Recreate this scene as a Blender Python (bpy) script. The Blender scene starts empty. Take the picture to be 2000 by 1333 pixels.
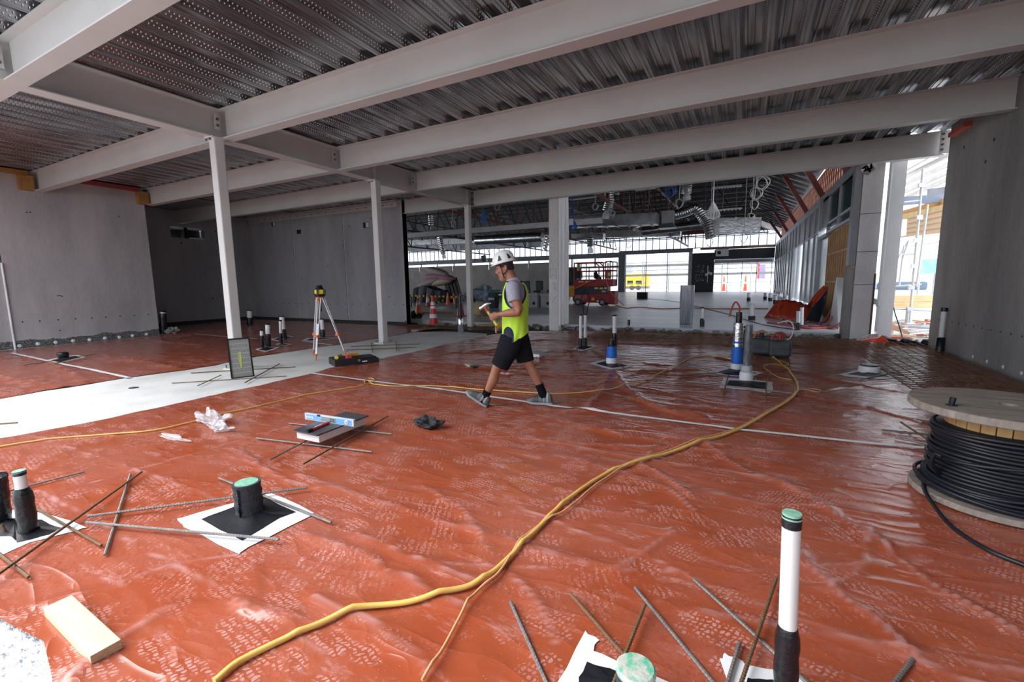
import bpy, math, random
import numpy as np
from mathutils import Vector, Matrix
random.seed(7)
C = bpy.context.scene.collection
S = bpy.context.scene
# ---------------------------------------------------------------- camera, sky, exposure
F, YAW, PIT, ROL, HC = 867.22, .4847, -.13, -.0134, 1.45
FWD = Vector((-math.sin(YAW)*math.cos(PIT), math.cos(YAW)*math.cos(PIT), math.sin(PIT)))
_r = FWD.cross(Vector((0, 0, 1))).normalized(); _u = _r.cross(FWD)
RGT = _r*math.cos(ROL)+_u*math.sin(ROL); UP = -_r*math.sin(ROL)+_u*math.cos(ROL)
cam = bpy.data.cameras.new('camera'); co = bpy.data.objects.new('camera', cam); C.objects.link(co)
cam.sensor_width = 36; cam.lens = F/2000*36; cam.clip_start = .05; cam.clip_end = 500
M = Matrix((RGT, UP, -FWD)).transposed().to_4x4(); M.translation = (0, 0, HC); co.matrix_world = M
S.camera = co
S.view_settings.view_transform = 'Standard'; S.view_settings.look = 'None'; S.view_settings.gamma = 1
S.view_settings.exposure = 0.33; S.view_settings.use_curve_mapping = False
w = bpy.data.worlds.new('sky'); S.world = w; w.use_nodes = True
wn = w.node_tree; bg = wn.nodes['Background']
tc = wn.nodes.new('ShaderNodeTexCoord'); nz = wn.nodes.new('ShaderNodeTexNoise'); nz.inputs['Scale'].default_value = 2.2
cr = wn.nodes.new('ShaderNodeValToRGB'); cr.color_ramp.elements[0].color = (.74, .83, 1, 1); cr.color_ramp.elements[1].color = (.95, .97, 1, 1)
cr.color_ramp.elements[0].position = .35; cr.color_ramp.elements[1].position = .65
wn.links.new(tc.outputs['Generated'], nz.inputs['Vector']); wn.links.new(nz.outputs['Fac'], cr.inputs['Fac']); wn.links.new(cr.outputs['Color'], bg.inputs['Color'])
bg.inputs['Strength'].default_value = 2.35
sun = bpy.data.lights.new('sun', 'SUN'); sun.energy = 5.6; sun.angle = math.radians(60); sun.color = (1, .97, .93)
so = bpy.data.objects.new('sun', sun); C.objects.link(so)
so.rotation_euler = Vector((-.7, -.27, .85)).to_track_quat('Z', 'Y').to_euler()

# ---------------------------------------------------------------- helpers
def ray(x, y): return FWD+RGT*((x-1000)/F)-UP*((y-666.5)/F)
def gp(x, y, z=0.):
    d = ray(x, y); t = (z-HC)/d.z; return Vector((0, 0, HC))+d*t
def yp(x, y, Y):
    d = ray(x, y); return Vector((0, 0, HC))+d*(Y/d.y)
def xp(x, y, X):
    d = ray(x, y); return Vector((0, 0, HC))+d*(X/d.x)
def V(*a): return Vector(a)
def frame(d):
    d = d.normalized(); a = V(0, 0, 1) if abs(d.z) < .95 else V(1, 0, 0)
    s = d.cross(a).normalized(); return s, s.cross(d).normalized()
class MB:
    def __init__(s): s.v = []; s.f = []; s.m = []
    def add(s, vs, fs, m=0):
        o = len(s.v); s.v += [tuple(x) for x in vs]; s.f += [tuple(i+o for i in f) for f in fs]; s.m += [m]*len(fs); return s
    def box(s, c, d, m=0, R=None, top=None):
        x, y, z = d[0]/2, d[1]/2, d[2]/2; t = top if top is not None else 1
        vs = [V(i*x*(t if k > 0 else 1), j*y*(t if k > 0 else 1), k*z) for k in (-1, 1) for j in (-1, 1) for i in (-1, 1)]
        if R is not None: vs = [R @ v for v in vs]
        c = V(*c); vs = [v+c for v in vs]
        return s.add(vs, [(0, 2, 3, 1), (4, 5, 7, 6), (0, 1, 5, 4), (2, 6, 7, 3), (0, 4, 6, 2), (1, 3, 7, 5)], m)
    def b2(s, a, b, m=0):
        return s.box([(a[i]+b[i])/2 for i in range(3)], [abs(b[i]-a[i]) for i in range(3)], m)
    def bar(s, p, q, w, h, m=0, up=None):
        p = V(*p); q = V(*q); d = (q-p); L = d.length; d.normalize()
        a = V(*up) if up else (V(0, 0, 1) if abs(d.z) < .95 else V(1, 0, 0))
        sd = d.cross(a).normalized(); u = sd.cross(d)
        R = Matrix((sd, d, u)).transposed(); return s.box((p+q)/2, (w, L, h), m, R)
    def tube(s, pts, r, n=8, m=0, caps=True, close=False):
        pts = [V(*p) for p in pts]; k = len(pts); rr = r if hasattr(r, '__len__') else [r]*k
        vs = []; prev = None
        for i, p in enumerate(pts):
            if close: d = pts[(i+1) % k]-pts[i-1]
            else: d = pts[min(i+1, k-1)]-pts[max(i-1, 0)]
            if d.length < 1e-9: d = V(0, 0, 1)
            d.normalize()
            if prev is None: a, b = frame(d)
            else:
                a = prev-d*prev.dot(d)
                a = a.normalized() if a.length > 1e-6 else frame(d)[0]
                b = a.cross(d).normalized()
            prev = a
            for j in range(n):
                t = 2*math.pi*j/n; vs.append(p+(a*math.cos(t)+b*math.sin(t))*rr[i])
        fs = [(i*n+j, i*n+(j+1) % n, (i+1)*n+(j+1) % n, (i+1)*n+j) for i in range(k-1) for j in range(n)]
        if close: fs += [((k-1)*n+j, (k-1)*n+(j+1) % n, (j+1) % n, j) for j in range(n)]
        elif caps: fs += [tuple(range(n))[::-1], tuple((k-1)*n+j for j in range(n))]
        return s.add(vs, fs, m)
    def cyl(s, p, q, r, r2=None, n=16, m=0): return s.tube([p, q], [r, r if r2 is None else r2], n, m)
    def lathe(s, c, prof, n=24, m=0, R=None, sx=1, sy=1):
        vs = []; c = V(*c)
        for (r, z) in prof:
            for j in range(n):
                t = 2*math.pi*j/n; v = V(r*math.cos(t)*sx, r*math.sin(t)*sy, z)
                if R is not None: v = R @ v
                vs.append(c+v)
        k = len(prof)
        fs = [(i*n+j, i*n+(j+1) % n, (i+1)*n+(j+1) % n, (i+1)*n+j) for i in range(k-1) for j in range(n)]
        fs += [tuple(range(n))[::-1], tuple((k-1)*n+j for j in range(n))]
        return s.add(vs, fs, m)
    def poly(s, pts, th, m=0, n=None):     # flat outline with thickness along n
        pts = [V(*p) for p in pts]; n = V(*n) if n else V(0, 0, 1); k = len(pts)
        vs = pts+[p+n*th for p in pts]
        return s.add(vs, [tuple(range(k))[::-1], tuple(range(k, 2*k))]+[(i, (i+1) % k, (i+1) % k+k, i+k) for i in range(k)], m)
    def ball(s, c, r, m=0, n=12, R=None):
        r = r if hasattr(r, '__len__') else (r, r, r); vs = []; k = max(5, n//2+1)
        for i in range(k):
            a = math.pi*(i+.02)/(k-1+.04)
            for j in range(n):
                t = 2*math.pi*j/n; v = V(r[0]*math.sin(a)*math.cos(t), r[1]*math.sin(a)*math.sin(t), -r[2]*math.cos(a))
                if R is not None: v = R @ v
                vs.append(V(*c)+v)
        fs = [(i*n+j, i*n+(j+1) % n, (i+1)*n+(j+1) % n, (i+1)*n+j) for i in range(k-1) for j in range(n)]
        fs += [tuple(range(n))[::-1], tuple((k-1)*n+j for j in range(n))]
        return s.add(vs, fs, m)
    def build(s, name, mats, parent=None, smooth=False, bevel=0, loc=None, sub=0, jit=0):
        me = bpy.data.meshes.new(name)
        vs = s.v
        if loc is not None: vs = [(a-loc[0], b-loc[1], c-loc[2]) for a, b, c in vs]
        me.from_pydata(vs, [], s.f)
        if not isinstance(mats, (list, tuple)): mats = [mats]
        for m in mats: me.materials.append(m)
        if len(mats) > 1: me.polygons.foreach_set('material_index', s.m)
        if smooth: me.polygons.foreach_set('use_smooth', [True]*len(s.f))
        me.update()
        o = bpy.data.objects.new(name, me); C.objects.link(o)
        if loc is not None: o.location = loc
        if parent is not None:
            o.parent = parent
            if loc is None: o.location = -V(*parent.location) if parent.type == 'EMPTY' or True else o.location
        if smooth:
            md = o.modifiers.new('edge', 'EDGE_SPLIT'); md.split_angle = math.radians(60)
        if bevel:
            md = o.modifiers.new('bevel', 'BEVEL'); md.width = bevel; md.segments = 2; md.limit_method = 'ANGLE'
        if sub:
            md = o.modifiers.new('sub', 'SUBSURF'); md.levels = sub; md.render_levels = sub
        return o
def tag(o, label=None, cat=None, group=None, kind=None):
    if label: o['label'] = label
    if cat: o['category'] = cat
    if group: o['group'] = group
    if kind: o['kind'] = kind
    return o
def thing(name, label, cat, loc=(0, 0, 0), group=None):
    o = bpy.data.objects.new(name, None); C.objects.link(o); o.location = loc; o.empty_display_size = .1
    return tag(o, label, cat, group)
def sub(mb, name, mats, parent, **k):
    """mesh given in world coordinates, parented to a thing (and to a part inside it)"""
    o = mb.build(name, mats, None, **k)
    p = V(0, 0, 0); q = parent
    while q is not None: p += q.location; q = q.parent
    o.parent = parent; o.location = -p
    return o
def dup(root, loc, label, group=None, rz=None):
    r = root.copy(); C.objects.link(r); r.location = loc; r['label'] = label
    if group: r['group'] = group
    if rz is not None: r.rotation_euler = (0, 0, rz)
    for ch in list(root.children):
        c = ch.copy(); C.objects.link(c); c.parent = r
        for g in list(ch.children):
            d = g.copy(); C.objects.link(d); d.parent = c
    return r
def spline(pts, n=8):
    pts = [V(*p) for p in pts]; out = []; P = [pts[0]*2-pts[1]]+pts+[pts[-1]*2-pts[-2]]
    for i in range(1, len(P)-2):
        for j in range(n):
            t = j/n; a, b, c, d = P[i-1], P[i], P[i+1], P[i+2]
            out.append(.5*((2*b)+(c-a)*t+(2*a-5*b+4*c-d)*t*t+(3*b-a-3*c+d)*t**3))
    return out+[pts[-1]]
# ---------------------------------------------------------------- materials
def _n(nt, t, **k):
    n = nt.nodes.new(t)
    for a, b in k.items():
        if a in n.inputs: n.inputs[a].default_value = b
        else: setattr(n, a, b)
    return n
def mat(name, col, rough=.6, metal=0., var=.12, vs=3., bump=0., bs=40., spec=.5, col2=None, coat=0, alpha=1, trans=0, stretch=None, thr=None, emis=0, sss=0):
    m = bpy.data.materials.new(name); m.use_nodes = True; nt = m.node_tree; b = nt.nodes['Principled BSDF']; L = nt.links.new
    b.inputs['Roughness'].default_value = rough; b.inputs['Metallic'].default_value = metal
    b.inputs['Specular IOR Level'].default_value = spec
    if coat: b.inputs['Coat Weight'].default_value = coat; b.inputs['Coat Roughness'].default_value = .1
    if alpha < 1: b.inputs['Alpha'].default_value = alpha
    if trans: b.inputs['Transmission Weight'].default_value = trans
    if sss: b.inputs['Subsurface Weight'].default_value = sss; b.inputs['Subsurface Radius'].default_value = (.02, .008, .004)
    if emis: b.inputs['Emission Color'].default_value = (*col, 1); b.inputs['Emission Strength'].default_value = emis
    c = (*col, 1); tc = _n(nt, 'ShaderNodeTexCoord'); vec = tc.outputs['Object']
    if stretch:
        mp = _n(nt, 'ShaderNodeMapping'); mp.inputs['Scale'].default_value = stretch; L(vec, mp.inputs['Vector']); vec = mp.outputs['Vector']
    nz = _n(nt, 'ShaderNodeTexNoise', Scale=vs, Detail=6., Roughness=.6); L(vec, nz.inputs['Vector'])
    rp = _n(nt, 'ShaderNodeValToRGB'); e = rp.color_ramp.elements
    lo, hi = thr or (.3, .7)
    e[0].position = lo; e[1].position = hi
    if col2: e[0].color = (*col2, 1); e[1].color = c
    else:
        e[0].color = (*[x*(1-var) for x in col], 1); e[1].color = (*[min(1, x*(1+var)) for x in col], 1)
    L(nz.outputs['Fac'], rp.inputs['Fac']); L(rp.outputs['Color'], b.inputs['Base Color'])
    if bump:
        n2 = _n(nt, 'ShaderNodeTexNoise', Scale=bs, Detail=4.); L(vec, n2.inputs['Vector'])
        bp = _n(nt, 'ShaderNodeBump', Strength=bump, Distance=.01); L(n2.outputs['Fac'], bp.inputs['Height']); L(bp.outputs['Normal'], b.inputs['Normal'])
    return m
m_steel = mat('painted_steel', (.56, .545, .53), .45, var=.06, vs=1.2, bump=.05, bs=120)
m_bolt = mat('bolt_steel', (.16, .15, .15), .45, .7)
m_white = mat('white_plastic', (.72, .74, .76), .35, var=.05)
m_black = mat('black_plastic', (.010, .011, .013), .4, spec=.35, var=.3, bump=.2, bs=60)
m_tapeb = mat('black_tape', (.010, .011, .014), .25, spec=.4, var=.4, vs=12, bump=.6, bs=35)
m_rebar = mat('rebar_grey', (.14, .15, .18), .5, .5, col2=(.28, .24, .2), vs=14, bump=.3, bs=150)
m_rust = mat('rebar_rust', (.2, .11, .055), .7, .3, col2=(.12, .07, .04), vs=16, bump=.4, bs=150)
m_dark = mat('dark_void', (.012, .012, .014), .9, var=.1)
m_timber = mat('pale_timber', (.62, .47, .3), .6, col2=(.5, .34, .19), vs=6, stretch=(1, 8, 8), bump=.15, bs=20)
m_foil = mat('foil', (.66, .68, .7), .22, 1., var=.15, vs=20, bump=.8, bs=25)
m_galv = mat('galvanised', (.5, .53, .56), .35, .9, var=.2, vs=8)
m_conc_l = mat('light_concrete', (.50, .51, .53), .8, col2=(.36, .365, .38), vs=.9, bump=.25, bs=35, thr=(.25, .6))
# ---------------------------------------------------------------- setting materials
def concrete(name, c1, c2, streak=True, damp=None):
    m = bpy.data.materials.new(name); m.use_nodes = True; nt = m.node_tree; b = nt.nodes['Principled BSDF']; L = nt.links.new
    b.inputs['Roughness'].default_value = .82
    tc = _n(nt, 'ShaderNodeTexCoord')
    mp = _n(nt, 'ShaderNodeMapping'); mp.inputs['Scale'].default_value = (1, 1, .25) if streak else (1, 1, 1); L(tc.outputs['Object'], mp.inputs['Vector'])
    a = _n(nt, 'ShaderNodeTexNoise', Scale=.9, Detail=5., Roughness=.6); L(mp.outputs['Vector'], a.inputs['Vector'])
    f = _n(nt, 'ShaderNodeTexNoise', Scale=26., Detail=6., Roughness=.75); L(mp.outputs['Vector'], f.inputs['Vector'])
    ad = _n(nt, 'ShaderNodeMath', operation='MULTIPLY_ADD'); L(f.outputs['Fac'], ad.inputs[0]); ad.inputs[1].default_value = .45; L(a.outputs['Fac'], ad.inputs[2])
    rp = _n(nt, 'ShaderNodeValToRGB'); e = rp.color_ramp.elements; e[0].position = .5; e[1].position = .9; e[0].color = (*c2, 1); e[1].color = (*c1, 1)
    L(ad.outputs[0], rp.inputs['Fac']); out = rp.outputs['Color']
    if damp:   # rough dark band of unfinished concrete along the foot of the wall
        sx = _n(nt, 'ShaderNodeSeparateXYZ'); L(tc.outputs['Object'], sx.inputs[0])
        e1 = _n(nt, 'ShaderNodeTexNoise', Scale=3., Detail=5.); L(tc.outputs['Object'], e1.inputs['Vector'])
        ma = _n(nt, 'ShaderNodeMath', operation='MULTIPLY_ADD'); L(e1.outputs['Fac'], ma.inputs[0]); ma.inputs[1].default_value = .22; ma.inputs[2].default_value = damp-.11
        lt = _n(nt, 'ShaderNodeMath', operation='LESS_THAN'); L(sx.outputs['Z'], lt.inputs[0]); L(ma.outputs[0], lt.inputs[1])
        sp = _n(nt, 'ShaderNodeTexVoronoi', Scale=38.); L(tc.outputs['Object'], sp.inputs['Vector'])
        r2 = _n(nt, 'ShaderNodeValToRGB'); g = r2.color_ramp.elements; g[0].position = .1; g[1].position = .55; g[0].color = (.3, .29, .28, 1); g[1].color = (.06, .06, .06, 1)
        L(sp.outputs['Distance'], r2.inputs['Fac'])
        mx = _n(nt, 'ShaderNodeMix', data_type='RGBA'); L(lt.outputs[0], mx.inputs['Factor']); L(out, mx.inputs[6]); L(r2.outputs['Color'], mx.inputs[7]); out = mx.outputs[2]
    L(out, b.inputs['Base Color'])
    bp = _n(nt, 'ShaderNodeBump', Strength=.25, Distance=.01); L(f.outputs['Fac'], bp.inputs['Height']); L(bp.outputs['Normal'], b.inputs['Normal'])
    return m
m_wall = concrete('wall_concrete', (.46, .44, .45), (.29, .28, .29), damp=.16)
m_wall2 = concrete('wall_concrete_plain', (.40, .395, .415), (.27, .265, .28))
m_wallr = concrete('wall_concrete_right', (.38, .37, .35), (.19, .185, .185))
m_joint = mat('wall_joint', (.04, .04, .04), .9)
m_hole = mat('wall_hole', (.02, .02, .02), .9)
m_cap = mat('white_anchor', (.7, .7, .72), .4)
m_strip = mat('ground_beam_concrete', (.66, .67, .66), .75, col2=(.5, .51, .51), vs=1.1, bump=.3, bs=60, thr=(.3, .55))
m_rough = mat('rough_concrete', (.62, .63, .66), .85, col2=(.2, .22, .26), vs=22, bump=1., bs=45, thr=(.36, .5), stretch=(1, 2.2, 1))
m_dirt = mat('dirt', (.13, .095, .06), .95, col2=(.02, .016, .012), vs=5, bump=1, bs=30)
m_slab = mat('interior_slab', (.60, .61, .64), .32, col2=(.36, .37, .39), vs=.5, bump=.05, bs=20, thr=(.3, .62), stretch=(.5, 1.6, 1))
# ---------------------------------------------------------------- floors
o = MB().b2((-22, -14, -.3), (14, 13.2, -.06)).build('floor', m_dirt); tag(o, kind='structure')
def jag(a, b, n, amp, z, sd):
    rnd = random.Random(sd); a = V(*a); b = V(*b); s = (b-a).cross(V(0, 0, 1)).normalized()
    return [a.lerp(b, i/n)+s*rnd.uniform(-amp, amp) for i in range(n+1)]
strip = MB().poly([(-9.15, -4, -.08), (-6.0, -4, -.08), (-6.1, 10.2, -.08), (-6.6, 10.95, -.08), (-7.4, 11.1, -.08), (-8.1, 11.0, -.08), (-9.2, 10.4, -.08), (-9.15, 6, -.08)], .085)
tag(strip.build('floor', m_strip), kind='structure')
o = MB().poly([(-5.95, -3, -.06), (-.4, -3, -.06), (-1.2, .1, -.06), (-1.9, .47, -.06), (-2.85, .7, -.06), (-5.95, 1.6, -.06)], .052).build('floor', m_rough); tag(o, kind='structure')
o = MB().b2((-16.15, -2, -.1), (-15.5, 7.2, -.02)).build('floor', m_strip); tag(o, kind='structure')
# interior slab with broken front edge
e = []
rnd = random.Random(3)
xs = np.linspace(-60, 2.6, 140)
for x in xs: e.append((x, 13.35+rnd.uniform(-.05, .05)+(.25*math.sin(x*.9) if x < -6 else 0), -.05))
o = MB().poly(e+[(2.6, 60, -.05), (-60, 60, -.05)], .16).build('floor', m_slab); tag(o, kind='structure')
# ---------------------------------------------------------------- walls
def dots(mb, pts, r, nrm, m):
    for p in pts:
        p = V(*p); n = V(*nrm); mb.cyl(p-n*.01, p+n*.004, r, n=10, m=m)
W = MB().b2((-16.3, -1.0, -.2), (-16.1, 3.93, 4.386)).b2((-16.3, 3.95, -.2), (-16.1, 7.05, 4.386)).b2((-16.29, 3.92, -.2), (-16.12, 3.96, 4.386), 1)
W.cyl((-16.08, 3.94, -.1), (-16.08, 3.94, 2.1), .022, m=3)
dots(W, [(-16.1, xp(x, y, -16.1).y, .64) for x, y in ((43, 624), (77, 623), (113, 620), (147, 619), (179, 617), (206, 616), (234, 614), (262, 612), (289, 611))], .018, (1, 0, 0), 2)
dots(W, [tuple(xp(x, y, -16.1)) for x, y in ((52, 415), (59, 415), (232, 423), (113, 578), (117, 578), (121, 579), (117, 646))], .016, (1, 0, 0), 2)
for x, y in ((38, 676), (74, 672), (109, 669), (143, 666), (175, 664), (205, 661), (233, 659), (259, 656), (286, 653)):
    p = xp(x, y, -16.1); W.ball(p, (.02, .045, .045), 3)
tag(W.build('wall_left', [m_wall, m_joint, m_hole, m_cap]), kind='structure')
# recess beyond the left wall
W = MB().b2((-19.75, 6.85, -.2), (-16.3, 7.05, 4.386))
tag(W.build('wall_return', m_wall2), kind='structure')
a = xp(331, 435, -19.6); b = xp(399, 466, -19.6)
W = MB(); y0, y1, z0, z1 = a.y, b.y, 3.36, 3.78
W.b2((-19.8, 6.85, -.2), (-19.6, 12.5, z0)).b2((-19.8, 6.85, z1), (-19.6, 12.5, 4.386)).b2((-19.8, 6.85, z0), (-19.6, y0, z1)).b2((-19.8, y1, z0), (-19.6, 12.5, z1))
dots(W, [tuple(xp(x, y, -19.6)) for x, y in ((421, 452), (354, 475), (415, 583), (462, 570))], .03, (1, 0, 0), 1)
W.b2((-19.6, 6.9, -.2), (-19.55, 12.4, .12), 2)
tag(W.build('wall_recess', [m_wall2, m_hole, m_joint]), kind='structure')
W = MB().b2((-19.95, y0, z0), (-19.9, y1, z1)).b2((-19.9, y0, z1-.08), (-19.62, y1, z1-.02), 1).b2((-19.9, y0+.4*(y1-y0), z0), (-19.62, y0+.5*(y1-y0), z1), 0).b2((-19.9, y0+.55*(y1-y0), z0+.01), (-19.62, y1, z0+.05), 1)
tag(W.build('window_1', [m_dark, m_galv]), kind='structure')
YB = 12.37
W = MB().b2((-19.8, YB, -.2), (-10.78, YB+.2, 4.386))
for x0 in (xp, ):
    pass
for (xa, ya, xb, yb) in ((570, 430, 583, 618), (668, 415, 681, 628)):
    q = yp((xa+xb)/2, (ya+yb)/2, YB); W.b2((q.x-.012, YB-.004, -.1), (q.x+.012, YB, 4.2), 1)
    W.b2((q.x+.012, YB-.006, -.1), (q.x+.03, YB, 4.2), 3)
dots(W, [(x, YB, .72) for x in np.arange(-18.9, -10.9, .42)], .02, (0, -1, 0), 2)
dots(W, [tuple(yp(x, y, YB)) for x, y in ((600, 440), (682, 443), (725, 427), (745, 505), (670, 480), (640, 520), (590, 545), (760, 580))], .022, (0, -1, 0), 2)
for x, y, s, mm in ((534, 438, .12, 3), (584, 453, .12, 2), (715, 440, .14, 2)):
    p = yp(x, y, YB); W.b2((p.x-s, YB-.012, p.z-s*.7), (p.x+s, YB, p.z+s*.7), 2)
    if mm == 3 or x == 715: W.b2((p.x, YB-.02, p.z-s*.6), (p.x+s, YB-.012, p.z+s*.6), 3)
W.b2((-10.86, YB-.02, -.1), (-10.78, YB+.22, 4.386), 4)
W.b2((-19.6, YB-.03, -.1), (-10.8, YB, .1), 1)
tag(W.build('wall_back', [m_wall2, m_joint, m_hole, m_cap, m_wall]), kind='structure')
# right wall
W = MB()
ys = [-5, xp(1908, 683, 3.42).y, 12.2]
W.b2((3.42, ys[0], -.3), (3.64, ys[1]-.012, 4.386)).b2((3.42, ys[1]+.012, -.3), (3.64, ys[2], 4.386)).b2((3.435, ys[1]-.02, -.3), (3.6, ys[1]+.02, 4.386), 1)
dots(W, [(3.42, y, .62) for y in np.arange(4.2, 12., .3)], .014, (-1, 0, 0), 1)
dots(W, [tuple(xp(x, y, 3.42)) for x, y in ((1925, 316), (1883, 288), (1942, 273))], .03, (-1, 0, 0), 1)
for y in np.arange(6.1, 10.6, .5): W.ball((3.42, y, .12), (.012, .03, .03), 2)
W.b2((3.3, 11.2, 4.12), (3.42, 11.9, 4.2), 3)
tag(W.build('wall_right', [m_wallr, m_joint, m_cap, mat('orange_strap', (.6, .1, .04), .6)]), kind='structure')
# ---------------------------------------------------------------- steel deck ceiling
def deck_mat():
    m = bpy.data.materials.new('steel_deck'); m.use_nodes = True; nt = m.node_tree; b = nt.nodes['Principled BSDF']; L = nt.links.new
    b.inputs['Metallic'].default_value = .85; b.inputs['Roughness'].default_value = .24
    tc = _n(nt, 'ShaderNodeTexCoord'); sx = _n(nt, 'ShaderNodeSeparateXYZ'); L(tc.outputs['Object'], sx.inputs[0])
    mp = _n(nt, 'ShaderNodeMapping'); mp.inputs['Scale'].default_value = (26, 1.2, 1); L(tc.outputs['Object'], mp.inputs['Vector'])
    nz = _n(nt, 'ShaderNodeTexNoise', Scale=1., Detail=4.); L(mp.outputs['Vector'], nz.inputs['Vector'])
    rp = _n(nt, 'ShaderNodeValToRGB'); e = rp.color_ramp.elements; e[0].position = .3; e[1].position = .7; e[0].color = (.16, .165, .18, 1); e[1].color = (.50, .51, .54, 1)
    L(nz.outputs['Fac'], rp.inputs['Fac'])
    # pressed dimples, two staggered rows on each web: local coordinate across the rib
    def mth(op, *a):
        n = _n(nt, 'ShaderNodeMath', operation=op)
        for i, x in enumerate(a):
            if isinstance(x, (int, float)): n.inputs[i].default_value = x
            else: L(x, n.inputs[i])
        return n.outputs[0]
    u = mth('FRACT', mth('DIVIDE', mth('ADD', sx.outputs['X'], 100*.37), .37))
    masks = []
    for c, off in ((.075, 0.), (.135, .5), (.445, 0.), (.505, .5)):
        du = mth('MULTIPLY', mth('SUBTRACT', u, c), .37)
        v = mth('SUBTRACT', mth('FRACT', mth('ADD', mth('DIVIDE', mth('ADD', sx.outputs['Y'], 50.), .05), off)), .5)
        dv = mth('MULTIPLY', v, .05)
        d = mth('SQRT', mth('ADD', mth('MULTIPLY', du, du), mth('MULTIPLY', dv, dv)))
        masks.append(mth('SUBTRACT', 1., mth('SMOOTH_MIN', mth('DIVIDE', d, .0085), 1., .2)))
    s = masks[0]
    for k in masks[1:]: s = mth('MAXIMUM', s, k)
    bp = _n(nt, 'ShaderNodeBump', Strength=1., Distance=.012); bp.invert = True; L(s, bp.inputs['Height']); L(bp.outputs['Normal'], b.inputs['Normal'])
    mx = _n(nt, 'ShaderNodeMix', data_type='RGBA'); L(mth('MINIMUM', mth('MULTIPLY', s, 1.6), 1.), mx.inputs['Factor']); L(rp.outputs['Color'], mx.inputs[6]); mx.inputs[7].default_value = (.85, .86, .9, 1)  # dimples also painted lighter, bright glints put into the base colour
    L(mx.outputs[2], b.inputs['Base Color'])
    return m
m_deck = deck_mat()
ZT = 4.385
def deck(x0, x1, y0, y1, z):
    P = .37; H = .075
    # profile over one pitch: crest (high) with dimples on webs, low flange with two grooves
    prof = [(0, H), (.018, H), (.06, .012), (.066, 0), (.10, 0), (.104, .008), (.112, .008), (.116, 0), (.152, 0), (.156, .012), (.20, H), (.225, H), (.232, H-.012), (.24, H), (.30, H), (.307, H-.012), (.315, H), (.37, H)]
    k0 = math.floor(x0/P); k1 = math.ceil(x1/P); line = []
    for k in range(k0, k1):
        for (a, b) in prof[:-1]:
            x = k*P+a
            if x0 <= x <= x1: line.append((x, z+b))
    n = len(line); ys = [y0, y1]
    vs = [(x, y, zz) for y in ys for x, zz in line]
    fs = [(i, i+1, n+i+1, n+i) for i in range(n-1)]
    return MB().add(vs, fs)
D = deck(-16.4, 3.6, 1.35, 12.6, ZT)
D2 = deck(-2.0, 3.6, -4.5, 1.35, ZT); D.add(D2.v, D2.f); D.b2((-2., -4.5, ZT+.08), (3.6, 1.35, ZT+.2))  # unseen deck extension behind the camera, added to shade the right foreground
D.b2((-16.4, 1.35, ZT+.08), (3.6, 12.6, ZT+.2)).b2((-19.8, 6.9, ZT), (-16.4, 12.6, ZT+.2))
tag(D.build('ceiling', m_deck), kind='structure')
m_tram = mat('timber_orange', (.42, .22, .06), .6, col2=(.28, .12, .03), vs=5)
m_redt = mat('red_timber', (.32, .05, .045), .6)
W = MB().b2((-16.1, -1, 4.27), (-15.95, 4.6, 4.37)); tag(W.build('trim_1', m_tram), kind='structure')
W = MB().b2((-16.1, 4.9, 4.27), (-15.95, 6.9, 4.37)); tag(W.build('trim_2', m_redt), kind='structure')
# ---------------------------------------------------------------- steel frame
BOT = 3.91; FT = .016
def ibeam(mb, a, b, w, top=ZT, bot=BOT, t=FT):
    a = V(*a); b = V(*b); ab = (0, 0, 1)
    for z in (bot+t/2, top-t/2): mb.bar((a.x, a.y, z), (b.x, b.y, z), w, t)
    mb.bar((a.x, a.y, (bot+top)/2), (b.x, b.y, (bot+top)/2), .012, top-bot-2*t+.004)
GX = -8.03
def beam(label, a, b, w, endplate=None, bolts=()):
    t = thing('steel_beam', label, 'steel beam', (a[0], a[1], BOT))
    mb = MB(); ibeam(mb, a, b, w); sub(mb, 'girder_section', m_steel, t)
    for (x, y, sx_, sy_) in bolts:       # bolted end cleat
        m = MB().box((x, y, BOT+.27), (sx_, sy_, .24)); cl = sub(m, 'cleat', m_steel, t)
        for k in range(2):
            d = V(0, -1, 0) if sy_ < sx_ else V(1, 0, 0); c = V(x, y, BOT+.22+.1*k)
            bm_ = MB(); bm_.cyl(c, c+d*.03, .016, n=6).cyl(c, c+d*.012, .024, n=12); sub(bm_, 'bolt', m_bolt, cl)
    return t
names = ['nearest', 'second', 'third', 'fourth']
BY = [2.29, 4.77, 7.17, 9.71]
wf = [.20, .20, .19, .17]
rl = ['pale grey steel beam crossing the top of the picture, nearest of those right of the girder',
      'long grey steel beam meeting the girder above the front column, running right',
      'grey steel beam right of the girder, between the front column and middle column',
      'grey steel beam right of the girder just beyond the middle column']
ll = ['pale grey steel beam stub left of the girder in the upper left corner',
      'grey steel beam from the girder to the orange timber packer on left concrete wall',
      'grey steel beam ending at timber packer at the far end of left concrete wall',
      'grey steel beam running into the dark recess left of the girder']
for i, y in enumerate(BY):
    beam(rl[i], (GX+.127, y), (3.41, y), wf[i], bolts=[(GX+.06, y-.085-.02, .012, .09)])
    if i < 3 and i > 0 or i == 0: beam(ll[i], (-16.09 if i < 3 else -19.59, y), (GX-.127, y), wf[i])
    else: beam(ll[i], (-19.6, y), (GX-.127, y), wf[i])
t = beam('grey steel edge beam over the opening to the far building, right of girder', (GX+.127, 12.5), (3.41, 12.5), .2)
m = MB().box((3.40, 12.385, BOT+.24), (.16, .014, .44)); pl = sub(m, 'end_plate', m_steel, t)
for z in (.1, .2, .3, .4): sub(MB().cyl((3.36, 12.38, BOT+z), (3.36, 12.355, BOT+z), .022, n=8), 'bolt', m_bolt, pl)
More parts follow.
